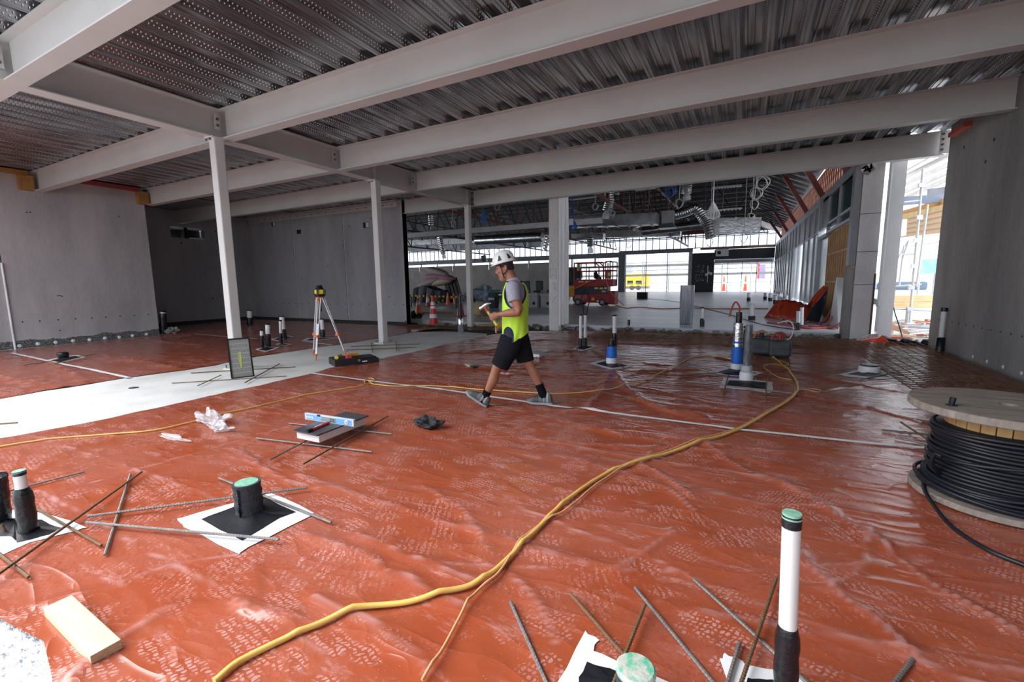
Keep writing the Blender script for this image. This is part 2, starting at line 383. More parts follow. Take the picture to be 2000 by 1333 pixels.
beam('short grey steel edge beam between back concrete wall and the girder', (-10.8, 12.5), (GX-.127, 12.5), .2)
t = thing('steel_girder', 'main grey steel girder carried on the three columns, running towards the far building', 'steel beam', (GX, 6, BOT))
mb = MB(); ibeam(mb, (GX, -.6), (GX, 12.5), .25); sub(mb, 'girder_section', m_steel, t)
mb = MB()
for y in (8.22, 12.2): sub(MB().b2((GX, y-.008, BOT+.02), (GX+.115, y+.008, ZT-.02)), 'stiffener', m_steel, t)
CX = -7.95
cols = [(4.61, 'front square grey steel column with a grate panel leaning on it'), (8.22, 'middle square grey steel column on a base plate, behind the tripod'), (12.2, 'thin far grey steel column standing in dirt beside the traffic cones')]
for y, lab in cols:
    t = thing('steel_column', lab, 'column', (CX, y, 0))
    zb = 0.005 if y < 12 else -.06
    sub(MB().b2((CX-.083, y-.083, zb), (CX+.083, y+.083, BOT)), 'shaft', m_steel, t, bevel=.018)
    if y < 12:
        bp_ = sub(MB().b2((CX-.16, y-.16, .005), (CX+.16, y+.16, .03)), 'base_plate', m_steel, t)
        for i in (-1, 1):
            for j in (-1, 1):
                sub(MB().cyl((CX+i*.125, y+j*.125, .02), (CX+i*.125, y+j*.125, .08), .012, n=8), 'anchor_bolt', m_bolt, bp_)
    cp = sub(MB().b2((CX-.14, y-.12, BOT-.018), (CX+.1, y+.12, BOT)), 'cap_plate', m_steel, t)
    for j in (-1, 1):
        sub(MB().cyl((CX-.11, y+j*.1, BOT-.05), (CX-.11, y+j*.1, BOT-.01), .016, n=6), 'bolt', m_bolt, cp)
        sub(MB().cyl((CX+.0, y+j*.105, BOT-.05), (CX+.0, y+j*.105, BOT-.01), .016, n=6), 'bolt', m_bolt, cp)
# ledger angle bolted to the back wall
t = thing('ledger_angle', 'long grey steel ledger with bolts along the top of the back concrete wall', 'steel ledger', (-15, YB, 4.3))
sub(MB().b2((-19.5, YB-.014, 4.16), (-11.0, YB-.001, 4.386)).b2((-19.5, YB-.12, 4.345), (-11.0, YB-.01, 4.386)), 'angle', m_steel, t)
for x in np.arange(-19.2, -11.1, .42): sub(MB().cyl((x, YB-.013, 4.25), (x, YB-.035, 4.25), .022, n=6), 'bolt', m_bolt, t)
for y, lab in ((4.42, 'orange timber packer under the front beam on the left wall'), (6.85, 'orange timber packer under beam at the far end of the left wall')):
    p = xp(100, 400, -16.0)
    tag(MB().b2((-16.1, y, BOT), (-15.93, y+.26, 4.26)).build('timber_packer', m_tram), lab, 'timber packer')
# ---------------------------------------------------------------- damp-proof membranes
_rs = np.random.RandomState(5); _NT = _rs.rand(256, 256)
def vnoise(x, y, seed=0):
    x = np.asarray(x, float)+seed*17.3; y = np.asarray(y, float)+seed*9.1
    xi = np.floor(x).astype(int); yi = np.floor(y).astype(int); fx = x-xi; fy = y-yi
    fx = fx*fx*(3-2*fx); fy = fy*fy*(3-2*fy)
    g = lambda a, b: _NT[a % 256, b % 256]
    return (g(xi, yi)*(1-fx)+g(xi+1, yi)*fx)*(1-fy)+(g(xi, yi+1)*(1-fx)+g(xi+1, yi+1)*fx)*fy
CREASE = []
def cpx(x0, y0, k, pts): return [(x0+a/k, y0+b/k) for a, b in pts]
PATCH = {
 'a': ([(345, 1015), (385, 1003), (530, 963), (614, 1002), (605, 1010), (487, 1069), (466, 1083), (360, 1030)], [(391, 1015), (470, 985), (515, 970), (578, 1001), (545, 1013), (472, 1057)]),
 'b': ([(-60, 985), (20, 997), (75, 1000), (171, 1030), (140, 1040), (60, 1060), (0, 1087), (-80, 1060)], [(-50, 1000), (0, 1005), (20, 1012), (80, 1016), (118, 1032), (95, 1045), (33, 1061), (20, 1048), (-40, 1050)]),
 'c': ([(1085, 1345), (1142, 1234), (1170, 1249), (1158, 1270), (1216, 1297), (1320, 1338), (1320, 1400), (1080, 1400)], [(1128, 1333), (1146, 1293), (1205, 1312), (1290, 1350), (1280, 1390), (1120, 1390)]),
 'd': ([(1408, 1290), (1414, 1277), (1450, 1290), (1455, 1300), (1510, 1309), (1580, 1330), (1600, 1390), (1430, 1390)], [(1458, 1325), (1508, 1328), (1575, 1345), (1570, 1380), (1450, 1385)]),
 'e': (cpx(1380, 600, 7.405, [(190, 1170), (245, 1020), (480, 1040), (950, 1085), (960, 1210), (920, 1245), (640, 1200)]), cpx(1380, 600, 7.405, [(290, 1130), (320, 1060), (600, 1065), (860, 1090), (855, 1190), (500, 1155)])),
 'f': (cpx(1380, 600, 7.405, [(0, 960), (320, 865), (520, 900), (830, 950), (640, 1010), (400, 1000), (110, 965)]), cpx(1380, 600, 7.405, [(160, 945), (350, 885), (500, 910), (740, 955), (500, 992), (300, 985)])),
 'g': (cpx(1100, 580, 3.03, [(155, 395), (250, 370), (420, 410), (350, 425), (280, 430)]), cpx(1100, 580, 3.03, [(190, 395), (260, 378), (385, 408), (290, 422)])),
 'h': (cpx(1100, 580, 3.03, [(50, 310), (100, 285), (200, 292), (160, 310), (110, 322)]), cpx(1100, 580, 3.03, [(70, 304), (110, 290), (180, 295), (120, 313)])),
 'i': (cpx(1100, 580, 3.03, [(1630, 460), (1760, 430), (1900, 445), (2000, 480), (1880, 488), (1700, 475)]), cpx(1100, 580, 3.03, [(1680, 458), (1770, 438), (1880, 452), (1940, 475), (1790, 472)])),
 'j': (cpx(380, 620, 8.885, [(1050, 560), (1200, 510), (1480, 520), (1380, 560), (1230, 600)]), cpx(380, 620, 8.885, [(1110, 560), (1220, 520), (1420, 527), (1240, 585)])),
 'k': (cpx(380, 620, 8.885, [(1395, 475), (1500, 440), (1690, 470), (1600, 492)]), cpx(380, 620, 8.885, [(1440, 472), (1510, 450), (1640, 470), (1580, 484)])),
 'l': (cpx(380, 620, 8.885, [(1300, 380), (1500, 340), (1620, 320), (1740, 345), (1560, 385), (1450, 415)]), cpx(380, 620, 8.885, [(1360, 382), (1500, 352), (1620, 330), (1690, 346), (1560, 375), (1450, 400)])),
 'm': (cpx(450, 540, 5, [(690, 635), (740, 605), (900, 598), (1060, 600), (900, 622), (800, 637)]), cpx(450, 540, 5, [(740, 628), (780, 608), (900, 602), (1000, 602), (890, 616), (800, 628)])),
 'n': (cpx(0, 600, 5, [(440, 522), (600, 490), (750, 468), (850, 495), (560, 552)]), cpx(0, 600, 5, [(500, 520), (600, 498), (740, 475), (790, 492), (570, 540)])),
 'o': (cpx(1100, 580, 3.03, [(345, 205), (390, 195), (425, 205), (385, 215)]), cpx(1100, 580, 3.03, [(360, 204), (390, 199), (410, 205), (385, 210)])),
}
FLAT = []
for k_, (o_, i_) in PATCH.items():
    G_ = [gp(x, y) for x, y in o_]; c_ = sum(G_, V(0, 0, 0))/len(G_); FLAT.append((c_.x, c_.y, max((g-c_).length for g in G_)*.9))
def flatten(X, Y, h):
    for cx, cy, r in FLAT:
        d = np.hypot(X-cx, Y-cy); w = np.clip((r+.14-d)/.14, 0, 1); w = w*w*(3-2*w); h = h*(1-w)+.012*w
    return h
def crease(px, w=.016, h=.010, step=0.):
    CREASE.append(([tuple(gp(x, y)[:2]) for x, y in px], w, h, step))
crease([(0, 830), (187, 895), (349, 951), (448, 994)], .014, .009)
crease([(0, 925), (61, 956), (171, 1014), (270, 1070), (342, 1111), (450, 1170), (640, 1280)], .014, .010)
crease([(409, 775), (535, 799), (700, 838)], .02, .010)
crease([(442, 895), (616, 943), (880, 1030), (1208, 1114)], .02, .013)
crease([(538, 1027), (640, 1062), (772, 1120), (905, 1190)], .035, .022)
crease([(0, 1226), (110, 1180), (225, 1145), (349, 1104), (480, 1085)], .03, .012)
crease([(130, 1333), (225, 1260), (322, 1197), (450, 1185), (560, 1210)], .035, .018)
crease([(1324, 950), (1489, 990), (1604, 992)], .015, .01)
crease([(905, 1030), (1002, 1055), (1048, 1083), (1209, 1114), (1314, 1044)], .025, .014)
crease([(1192, 719), (1215, 750), (1242, 778), (1300, 805), (1370, 818)], .05, .035)
crease([(1192, 719), (1180, 760), (1150, 800)], .04, .018)
crease([(1100, 761), (1258, 785), (1420, 806)], .03, .014)
crease([(1400, 700), (1560, 730), (1700, 760), (1900, 790)], .04, .02)
crease([(1560, 775), (1700, 800), (1800, 830)], .03, .02)
crease([(640, 745), (860, 775), (1010, 805), (1200, 850), (1500, 905)], .03, .014)
crease([(500, 760), (700, 790), (860, 830), (1000, 850)], .03, .012)
crease([(700, 700), (900, 715), (1100, 740)], .03, .015)
crease([(900, 690), (1100, 705), (1300, 715)], .03, .015)
crease([(1000, 880), (1150, 905), (1300, 960), (1360, 1000)], .03, .012)
crease([(1380, 870), (1450, 920), (1560, 960)], .03, .014)
crease([(1530, 1045), (1600, 1130), (1700, 1200), (1790, 1290)], .03, .014)
crease([(1600, 987), (1706, 1050), (1833, 1150), (2000, 1250)], .015, .012, .0)
crease([(1524, 950), (1600, 987)], .015, .012)
crease([(820, 955), (900, 990), (960, 1080)], .03, .01)
crease([(620, 1170), (760, 1240), (830, 1320)], .03, .016)
crease([(1000, 1130), (1060, 1190), (1090, 1260)], .03, .012)
crease([(700, 1050), (850, 1110), (930, 1140)], .03, .02)
for k in range(60):
    rnd = random.Random(k+50); x = rnd.uniform(-5.8, 3.); y = rnd.uniform(1.2, 12.); a = rnd.gauss(.25, .55); L_ = rnd.uniform(.5, 2.2); pts = []
    for i in range(6):
        pts.append((x, y)); x += math.cos(a)*L_/5; y += math.sin(a)*L_/5; a += rnd.uniform(-.35, .35)
    CREASE.append((pts, rnd.uniform(.014, .035), rnd.uniform(.006, .02), 0))
for k in range(34):     # long sharp packing folds
    rnd = random.Random(k+900); x = rnd.uniform(-6, 3.); y = rnd.uniform(.6, 11.); a = rnd.choice((.15, .2, 1.45, 1.6, -.25, .6))+rnd.gauss(0, .12); L_ = rnd.uniform(1.5, 4.)
    CREASE.append(([(x, y), (x+math.cos(a)*L_/2, y+math.sin(a)*L_/2), (x+math.cos(a+.06)*L_, y+math.sin(a+.06)*L_)], .011, rnd.uniform(.006, .011), 0))
def mh(X, Y):
    X = np.asarray(X, float); Y = np.asarray(Y, float)
    c, s = math.cos(.35), math.sin(.35); U = X*c+Y*s; W_ = -X*s+Y*c
    h = .012*vnoise(U*.6, W_*1.8, 1)+.0012*vnoise(U*2.2, W_*6, 2)
    r = 1-np.abs(vnoise(U*.9+vnoise(U*2, W_*2, 7), W_*3.2, 4)*2-1); h = h+.004*r**12
    r = 1-np.abs(vnoise(X*1.6+.7*vnoise(X*2, Y*2, 8), Y*1.4, 6)*2-1); h = h+.0015*r**18
    for pts, w_, hh, st in CREASE:
        xs_ = [p[0] for p in pts]; ys_ = [p[1] for p in pts]
        sel = (X > min(xs_)-.2) & (X < max(xs_)+.2) & (Y > min(ys_)-.2) & (Y < max(ys_)+.2)
        if not np.any(sel): continue
        d = np.full(X.shape, 9.)
        wob = (vnoise(X*6, Y*6, 11)-.5)*.05
        for (a, b), (c2, d2) in zip(pts[:-1], pts[1:]):
            vx, vy = c2-a, d2-b; q = vx*vx+vy*vy+1e-9; t = np.clip(((X-a)*vx+(Y-b)*vy)/q, 0, 1)
            d = np.minimum(d, np.hypot(X-a-t*vx+wob, Y-b-t*vy+wob))
        h = h+np.where(sel, 1.35*hh*np.exp(-d/w_), 0)
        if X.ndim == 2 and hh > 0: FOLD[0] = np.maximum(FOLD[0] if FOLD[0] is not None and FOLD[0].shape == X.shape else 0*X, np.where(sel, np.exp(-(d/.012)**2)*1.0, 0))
    return flatten(X, Y, h+.004)
FOLD = [None]
def mz(x, y): return float(mh(np.array([x]), np.array([y]))[0])
def gm(x, y, dz=0):      # image point on the membrane surface
    p = gp(x, y); q = gp(x, y, mz(p.x, p.y)+dz); return q
def membrane_mat(name, damp=0.):
    m = bpy.data.materials.new(name); m.use_nodes = True; nt = m.node_tree; b = nt.nodes['Principled BSDF']; L = nt.links.new
    def mth(op, *a, clamp=False):
        n = _n(nt, 'ShaderNodeMath', operation=op); n.use_clamp = clamp
        for i, x in enumerate(a):
            if isinstance(x, (int, float)): n.inputs[i].default_value = x
            else: L(x, n.inputs[i])
        return n.outputs[0]
    tc = _n(nt, 'ShaderNodeTexCoord'); P = tc.outputs['Object']
    def noise(sc, det=4., rough=.6, stretch=None, rot=0):
        v = P
        if stretch or rot:
            mp = _n(nt, 'ShaderNodeMapping'); mp.inputs['Scale'].default_value = stretch or (1, 1, 1); mp.inputs['Rotation'].default_value = (0, 0, rot); L(P, mp.inputs['Vector']); v = mp.outputs['Vector']
        n = _n(nt, 'ShaderNodeTexNoise', Scale=sc, Detail=det, Roughness=rough); L(v, n.inputs['Vector']); return n.outputs['Fac']
    def ramp(f, a, c):
        n = _n(nt, 'ShaderNodeMapRange'); n.inputs['From Min'].default_value = a; n.inputs['From Max'].default_value = c; L(f, n.inputs['Value']); return n.outputs[0]
    # boot prints: elongated cells cut by tread pattern
    prints = None
    for k, (sc, rot) in enumerate(((2.3, .5), (2.9, -.3), (3.3, 1.2))):
        mp = _n(nt, 'ShaderNodeMapping'); mp.inputs['Scale'].default_value = (sc, sc*2.1, 0); mp.inputs['Rotation'].default_value = (0, 0, rot); mp.inputs['Location'].default_value = (k*3.3, k*1.7, 0); L(P, mp.inputs['Vector'])
        v = _n(nt, 'ShaderNodeTexVoronoi', Scale=1.); L(mp.outputs['Vector'], v.inputs['Vector'])
        wob = mth('MULTIPLY_ADD', noise(7.), .42, v.outputs['Distance'])
        inside = ramp(wob, .62, .50)
        prints = inside if prints is None else mth('MAXIMUM', prints, inside)
    def wave(sc, rot, dist):
        mp = _n(nt, 'ShaderNodeMapping'); mp.inputs['Rotation'].default_value = (0, 0, rot); L(P, mp.inputs['Vector'])
        n = _n(nt, 'ShaderNodeTexWave', Scale=sc, Distortion=dist, Detail=1.); n.inputs['Detail Scale'].default_value = 2.5; L(mp.outputs['Vector'], n.inputs['Vector']); return ramp(n.outputs['Fac'], .30, .42)
    tr = _n(nt, 'ShaderNodeTexVoronoi', Scale=46.); tr.feature = 'DISTANCE_TO_EDGE'; L(P, tr.inputs['Vector'])
    pick = ramp(noise(.8, 1.), .47, .53)
    tw = mth('MULTIPLY', wave(15., .4, 4.), wave(11., 1.7, 5.))
    tv = mth('MULTIPLY', ramp(tr.outputs['Distance'], .07, .12), wave(9., -.5, 4.))
    tread = mth('ADD', mth('MULTIPLY', tw, pick), mth('MULTIPLY', tv, mth('SUBTRACT', 1., pick)))
    tread = mth('MULTIPLY', tread, ramp(noise(13., 3., .6), .36, .50))
    prints = mth('MULTIPLY', prints, tread)
    dusty = ramp(noise(1.1, 3.), .42, .62)
    grain = ramp(noise(60., 3.), .3, .6)
    smear = mth('MULTIPLY', ramp(noise(2.4, 5., .7, (1, 3.2, 1), .3), .55, .72), ramp(noise(30., 4., .8, (1, 3, 1), .3), .35, .6))
    dust = mth('MAXIMUM', mth('MULTIPLY', mth('MULTIPLY', prints, ramp(noise(.9), .36, .55)), mth('MULTIPLY_ADD', grain, .4, .6)), mth('MULTIPLY', smear, .9))
    dust = mth('MAXIMUM', dust, mth('MULTIPLY', dusty, mth('MULTIPLY', grain, .22)))
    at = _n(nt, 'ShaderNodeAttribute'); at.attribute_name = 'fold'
    dust = mth('MAXIMUM', dust, mth('MULTIPLY', at.outputs['Fac'], ramp(noise(3.), .2, .6)))  # crease highlights painted into the colour as pale lines along the whitened folds
    dust = mth('MULTIPLY', dust, .52, clamp=True)
    specks = ramp(noise(160., 1.), .76, .80)
    base = _n(nt, 'ShaderNodeMix', data_type='RGBA'); L(noise(1.6), base.inputs['Factor']); base.inputs[6].default_value = (.27, .050, .019, 1); base.inputs[7].default_value = (.34, .080, .034, 1)
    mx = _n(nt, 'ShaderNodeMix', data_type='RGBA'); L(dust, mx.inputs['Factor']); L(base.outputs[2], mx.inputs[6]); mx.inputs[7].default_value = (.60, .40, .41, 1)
    m2 = _n(nt, 'ShaderNodeMix', data_type='RGBA'); L(specks, m2.inputs['Factor']); L(mx.outputs[2], m2.inputs[6]); m2.inputs[7].default_value = (.8, .72, .68, 1)
    L(m2.outputs[2], b.inputs['Base Color'])
    L(mth('MULTIPLY_ADD', dust, .45, .20), b.inputs['Roughness'])
    b.inputs['Specular IOR Level'].default_value = .6; b.inputs['Subsurface Weight'].default_value = 0
    rg = mth('POWER', mth('SUBTRACT', 1., mth('ABSOLUTE', mth('MULTIPLY_ADD', noise(1.5, 1., .4, (1, 3.2, 1), .35), 7., -3.5)), clamp=True), 3.)
    rg2 = mth('POWER', mth('SUBTRACT', 1., mth('ABSOLUTE', mth('MULTIPLY_ADD', noise(3.1, 2., .5, (1, 1.5, 1), -.5), 7., -3.6)), clamp=True), 4.)
    hsum = mth('ADD', mth('ADD', mth('MULTIPLY', noise(1.8, 2., .4, (1, 2.6, 1), .3), 1.2), mth('MULTIPLY', rg, .28)), mth('MULTIPLY', rg2, .1))
    bp = _n(nt, 'ShaderNodeBump', Strength=.36, Distance=.03); L(hsum, bp.inputs['Height']); L(bp.outputs['Normal'], b.inputs['Normal'])
    return m
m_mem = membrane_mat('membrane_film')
def sheet(name, xl, xr, yf, yb, step, label, hf):
    """film laid on the ground: edge functions give a torn outline"""
    ny = int((12.8-0)/step); nx = int((abs(xr(5)-xl(5)))/step)
    u = np.linspace(0, 1, nx); v = np.linspace(0, 1, ny); UU, VV = np.meshgrid(u, v)
    # x from edges at given y, iterate once
    X0 = xl(6)+(xr(6)-xl(6))*UU
    Y = yf(X0)+(yb(X0)-yf(X0))*VV
    X = xl(Y)+(xr(Y)-xl(Y))*UU
    Z = hf(X, Y)
    edge = np.minimum(np.minimum(UU, 1-UU)*abs(xr(5)-xl(5)), np.minimum(VV, 1-VV)*12)
    Z = np.where(edge < .05, Z*.5+.012*vnoise(X*3, Y*3, 5), Z)
    Z = np.where(edge < .8, np.maximum(Z, .011+.004*vnoise(X*3, Y*3, 9)), Z)
    vs = np.stack([X.ravel(), Y.ravel(), Z.ravel()], 1)
    idx = np.arange(nx*ny).reshape(ny, nx)
    fs = np.stack([idx[:-1, :-1].ravel(), idx[:-1, 1:].ravel(), idx[1:, 1:].ravel(), idx[1:, :-1].ravel()], 1)
    me = bpy.data.meshes.new(name); me.from_pydata(vs.tolist(), [], fs.tolist()); me.materials.append(m_mem)
    me.polygons.foreach_set('use_smooth', [True]*len(fs)); me.update()
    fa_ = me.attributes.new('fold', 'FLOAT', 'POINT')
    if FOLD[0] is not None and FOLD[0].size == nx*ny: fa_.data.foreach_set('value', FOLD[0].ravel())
    o = bpy.data.objects.new(name, me); C.objects.link(o); return tag(o, label, 'plastic sheet')
ed = lambda y, s, a: (vnoise(np.asarray(y, float)*.9, 0*np.asarray(y, float)+s, 20)-.5)*a+(vnoise(np.asarray(y, float)*4.5, 0*np.asarray(y, float)+s, 21)-.5)*a*.3
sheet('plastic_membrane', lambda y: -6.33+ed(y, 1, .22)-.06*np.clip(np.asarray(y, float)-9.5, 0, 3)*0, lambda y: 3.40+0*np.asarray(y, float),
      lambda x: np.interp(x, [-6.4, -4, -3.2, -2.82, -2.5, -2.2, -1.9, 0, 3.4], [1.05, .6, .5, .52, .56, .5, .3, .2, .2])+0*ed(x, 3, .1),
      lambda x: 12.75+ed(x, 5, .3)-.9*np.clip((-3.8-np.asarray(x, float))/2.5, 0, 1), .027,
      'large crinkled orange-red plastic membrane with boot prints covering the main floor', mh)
def mh2(X, Y): return flatten(np.asarray(X), np.asarray(Y), mh(np.asarray(X)+20, np.asarray(Y)+3)*1.2+.002)
tmp = CREASE; CREASE = []
for px, hh, ww in (([(50, 640+80), (130, 722), (220, 742)], .0, .02), ([(0, 740), (90, 752), (170, 768)], .03, .04), ([(100, 712), (160, 742), (170, 752)], .03, .05), ([(200, 697), (270, 706), (355, 723)], .035, .04), ([(285, 664), (340, 672), (400, 676)], .03, .05), ([(0, 705), (100, 700)], .03, .03)):
    CREASE.append(([(gp(x, y).x+20, gp(x, y).y+3) for x, y in px], ww, hh, 0))
def _h2(X, Y):
    return mh2(X, Y)
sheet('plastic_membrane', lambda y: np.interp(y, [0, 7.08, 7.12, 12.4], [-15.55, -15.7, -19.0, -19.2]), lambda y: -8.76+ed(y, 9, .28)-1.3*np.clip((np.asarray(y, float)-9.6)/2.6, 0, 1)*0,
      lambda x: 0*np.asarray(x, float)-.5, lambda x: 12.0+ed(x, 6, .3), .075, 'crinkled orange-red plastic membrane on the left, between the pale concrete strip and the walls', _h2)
CREASE = tmp
# ---------------------------------------------------------------- outside ground and far building
m_out = mat('outside_paving', (.75, .76, .77), .8, vs=.3, bump=.2, bs=8)
tag(MB().b2((-120, -80, -.4), (120, 160, -.32)).build('ground', m_out), kind='structure')
tag(MB().b2((2.62, 12.9, -.3), (14, 60, -.04)).build('ground', m_out), kind='structure')
tag(MB().b2((-80, 58, -.3), (40, 110, .06)).build('ground', m_out), kind='structure')
m_roof = mat('dark_roof', (.03, .03, .032), .8)
m_purl = mat('roof_purlin', (.14, .14, .15), .4, .6)
m_redst = mat('red_oxide_steel', (.17, .035, .028), .5, bump=.1)
m_blackst = mat('blackish_steel', (.03, .025, .028), .5)
tag(MB().b2((-60, 12.66, 7.4), (2.9, 57, 7.6)).b2((-60, 12.66, 5.4), (-59.8, 57, 7.5)).build('ceiling', m_roof), kind='structure')
tag(MB().b2((-60, 12.62, 4.40), (2.9, 12.66, 7.6)).build('wall_upper', m_roof), kind='structure')
for i, y in enumerate(np.arange(14.5, 56, 1.9)):
    mb = MB().b2((-50, y-.03, 7.12), (2.6, y+.03, 7.38)); tag(mb.build('roof_purlin', m_purl), 'dark roof purlin spanning above the far building, one of the evenly spaced rows', 'purlin', 'purlins under the far roof')
def truss(x, y0, y1, zb, col, label, zt=7.0):
    t = thing('roof_truss', label, 'roof truss', (x, y0, zb))
    sub(MB().bar((x, y0, zb), (x, y1, zb), .1, .12), 'bottom_chord', col, t)
    sub(MB().bar((x, y0, zt), (x, y1, zt), .1, .12), 'top_chord', col, t)
    n = int((y1-y0)/2.2); mb = MB()
    for i in range(n):
        a = y0+(y1-y0)*i/n; b = y0+(y1-y0)*(i+1)/n
        sub(MB().bar((x, a, zb), (x, a+.35, zt), .06, .06), 'web_member', col, t); sub(MB().bar((x, a+.35, zt), (x, b, zb), .06, .06), 'web_member', m_blackst, t)
    return t
truss(-5.0, 15.5, 45, 4.62, m_redst, 'red steel roof truss with diagonal webs above the scissor lift and black door')
truss(-12., 14.5, 46, 4.7, m_redst, 'dark red roof truss seen over the worker, between thin column and white pillar')
truss(-19, 16., 46, 4.8, m_blackst, 'dark roof truss left of the thin far column')
truss(-27, 18., 46, 4.8, m_blackst, 'dark roof truss farthest left in the far building')
# cross trusses (along the building)
for y, zb, lab in ((30, 5.35, 'dark cross truss with zigzag webs beyond the first row of ducts'), (46, 5.6, 'dark cross truss close to the far window wall')):
    t = thing('roof_truss', lab, 'roof truss', (-20, y, zb))
    sub(MB().bar((-48, y, zb), (1.5, y, zb), .1, .1), 'bottom_chord', m_blackst, t); sub(MB().bar((-48, y, 7.), (1.5, y, 7.), .1, .1), 'top_chord', m_blackst, t)
    for i in range(24):
        a = -48+i*2.05; sub(MB().bar((a, y, zb), (a+1.02, y, 7.), .06, .06), 'web_member', m_blackst, t); sub(MB().bar((a+1.02, y, 7.), (a+2.05, y, zb), .06, .06), 'web_member', m_blackst, t)
# ---- far window wall
m_frame = mat('grey_window_frame', (.17, .18, .20), .5)
m_glass = mat('clear_glass', (.8, .86, .88), .05, var=.02, alpha=.1)
m_film = mat('milky_glazing', (.72, .74, .78), .35, alpha=.42, var=.05)
m_brown = mat('dusty_panel', (.44, .40, .36), .6, col2=(.28, .27, .26), vs=.6)
m_blkp = mat('black_panel', (.022, .024, .028), .5)
FY = 56.
tag(MB().b2((-60, FY, .1), (-48.5, FY+.3, 7.4)).b2((-48.5, FY, 6.75), (2.6, FY+.3, 7.4)).build('wall_far', m_redst), kind='structure')
tag(MB().b2((-48.5, FY-.1, 4.5), (-14.2, FY+.2, 5.0)).b2((-14.2, FY-.1, 4.75), (-5.7, FY+.2, 5.15)).build('trim_3', m_frame), kind='structure')
tag(MB().b2((-4.9, FY-.2, 4.9), (2.5, FY+.1, 5.12)).build('trim_4', mat('bare_timber_beam', (.24, .12, .07), .7)), kind='structure')
nw = 2
def window(name, x0, x1, z0, z1, nx, zs=(), g=m_glass, fr=m_frame, th=.06, y=FY):
    m = MB()
    for x in np.linspace(x0, x1, nx+1): m.b2((x-th/2, y-.05, z0), (x+th/2, y+.05, z1))
    for z in [z0, z1]+list(zs): m.b2((x0, y-.045, z-th/2), (x1, y+.045, z+th/2))
    o = tag(m.build(name, fr), kind='structure'); p = sub(MB().b2((x0, y-.01, z0), (x1, y+.01, z1)), 'pane', g, o); return o
window('window_2', -48.5, -14.2, 5.0, 6.75, 42, (6.35,), th=.09)
window('window_3', -14.2, 2.5, 5.15, 6.75, 21, (6.35,), th=.09)
window('window_4', -48.5, -14.2, 3.3, 4.5, 11, th=.16)
window('window_5', -13.4, -6.0, .1, 4.75, 3, (), th=.08)
window('window_6', -4.9+1.5, 2.3, .1, 3.5, 4, (), th=.06)
tag(MB().b2((-48.5, FY-.05, .1), (-22., FY+.1, 3.3)).build('wall_far', m_brown), kind='structure')
window('window_7', -22, -14.2, .1, 3.3, 4, th=.1)
tag(MB().b2((-14.2, FY-.4, .1), (-13.4, FY, 4.8)).build('trim_5', m_frame), kind='structure')
tag(MB().b2((-6.1, FY-.3, .1), (-5.7, FY, 4.75)).build('trim_6', mat('pale_frame', (.4, .42, .45), .5)), kind='structure')
# brown partition nearer, left of the white pillar
W = MB()
for i in range(9): W.b2((-41+i*2.5, 44., .1), (-38.6+i*2.5, 44.1, 3.55))
tag(W.build('wall_partition', m_brown), kind='structure')
o = tag(MB().b2((-5.7, FY-.35, .1), (-3.4, FY-.2, 4.55)).build('door_1', m_blkp), kind='structure')
sub(MB().cyl((-4.0, FY-.42, 1.2), (-4.0, FY-.42, 3.1), .04), 'handle', m_galv, o)
for x, z in ((-3.9, 2.3), (-3.65, 2.2), (-4.15, 2.1)): sub(MB().box((x, FY-.38, z), (.22, .05, .3)), 'lock_plate', m_white, o)
rnd = random.Random(4); mb = MB()
for i in range(46): mb.box((rnd.uniform(-5.3, -4.4), FY-.355, rnd.uniform(1.3, 3.2)), (rnd.uniform(.04, .1), .01, rnd.uniform(.03, .09)))
sub(mb, 'paint_flecks', mat('fleck', (.5, .5, .5), .6), o)
tag(MB().b2((-3.4, FY-.3, 3.75), (2.5, FY-.1, 4.85)).build('wall_header', m_blkp), kind='structure')
tag(MB().b2((-3.4, FY+.1, 3.35), (2.5, FY+1.5, 3.75)).build('trim_7', m_conc_l), kind='structure')
o = tag(MB().box((-2.6, FY-.4, 4.5), (1.3, .2, .75)).build('electrical_box', m_white), 'white electrical box mounted high right of the black door', 'electrical box')
sub(MB().box((-2.9, FY-.57, 4.5), (.35, .04, .35)), 'meter', m_black, o)
# ---- side facade of the far building
FX = 2.5
rz = lambda y: 4.62+(y-16)*.016
m_alu = mat('aluminium_panel', (.56, .6, .66), .3, .35, var=.1, vs=.6)
m_alud = mat('grey_spandrel', (.26, .27, .29), .5)
m_pale = mat('pale_steel', (.52, .54, .57), .5)
m_ply = mat('pine_framing', (.82, .54, .27), .65, col2=(.68, .40, .17), vs=3, stretch=(3, 3, .6))
m_teal = mat('teal_glass', (.01, .06, .06), .15, var=.2)
m_batt = mat('pink_batten', (.72, .36, .26), .7, col2=(.5, .22, .15), vs=4)
n = 0
def fpanel(y0, y1, z0, z1, m, x=FX, th=.05): return MB().b2((x, y0, z0), (x+th, y1, z1)).build('panel', m)
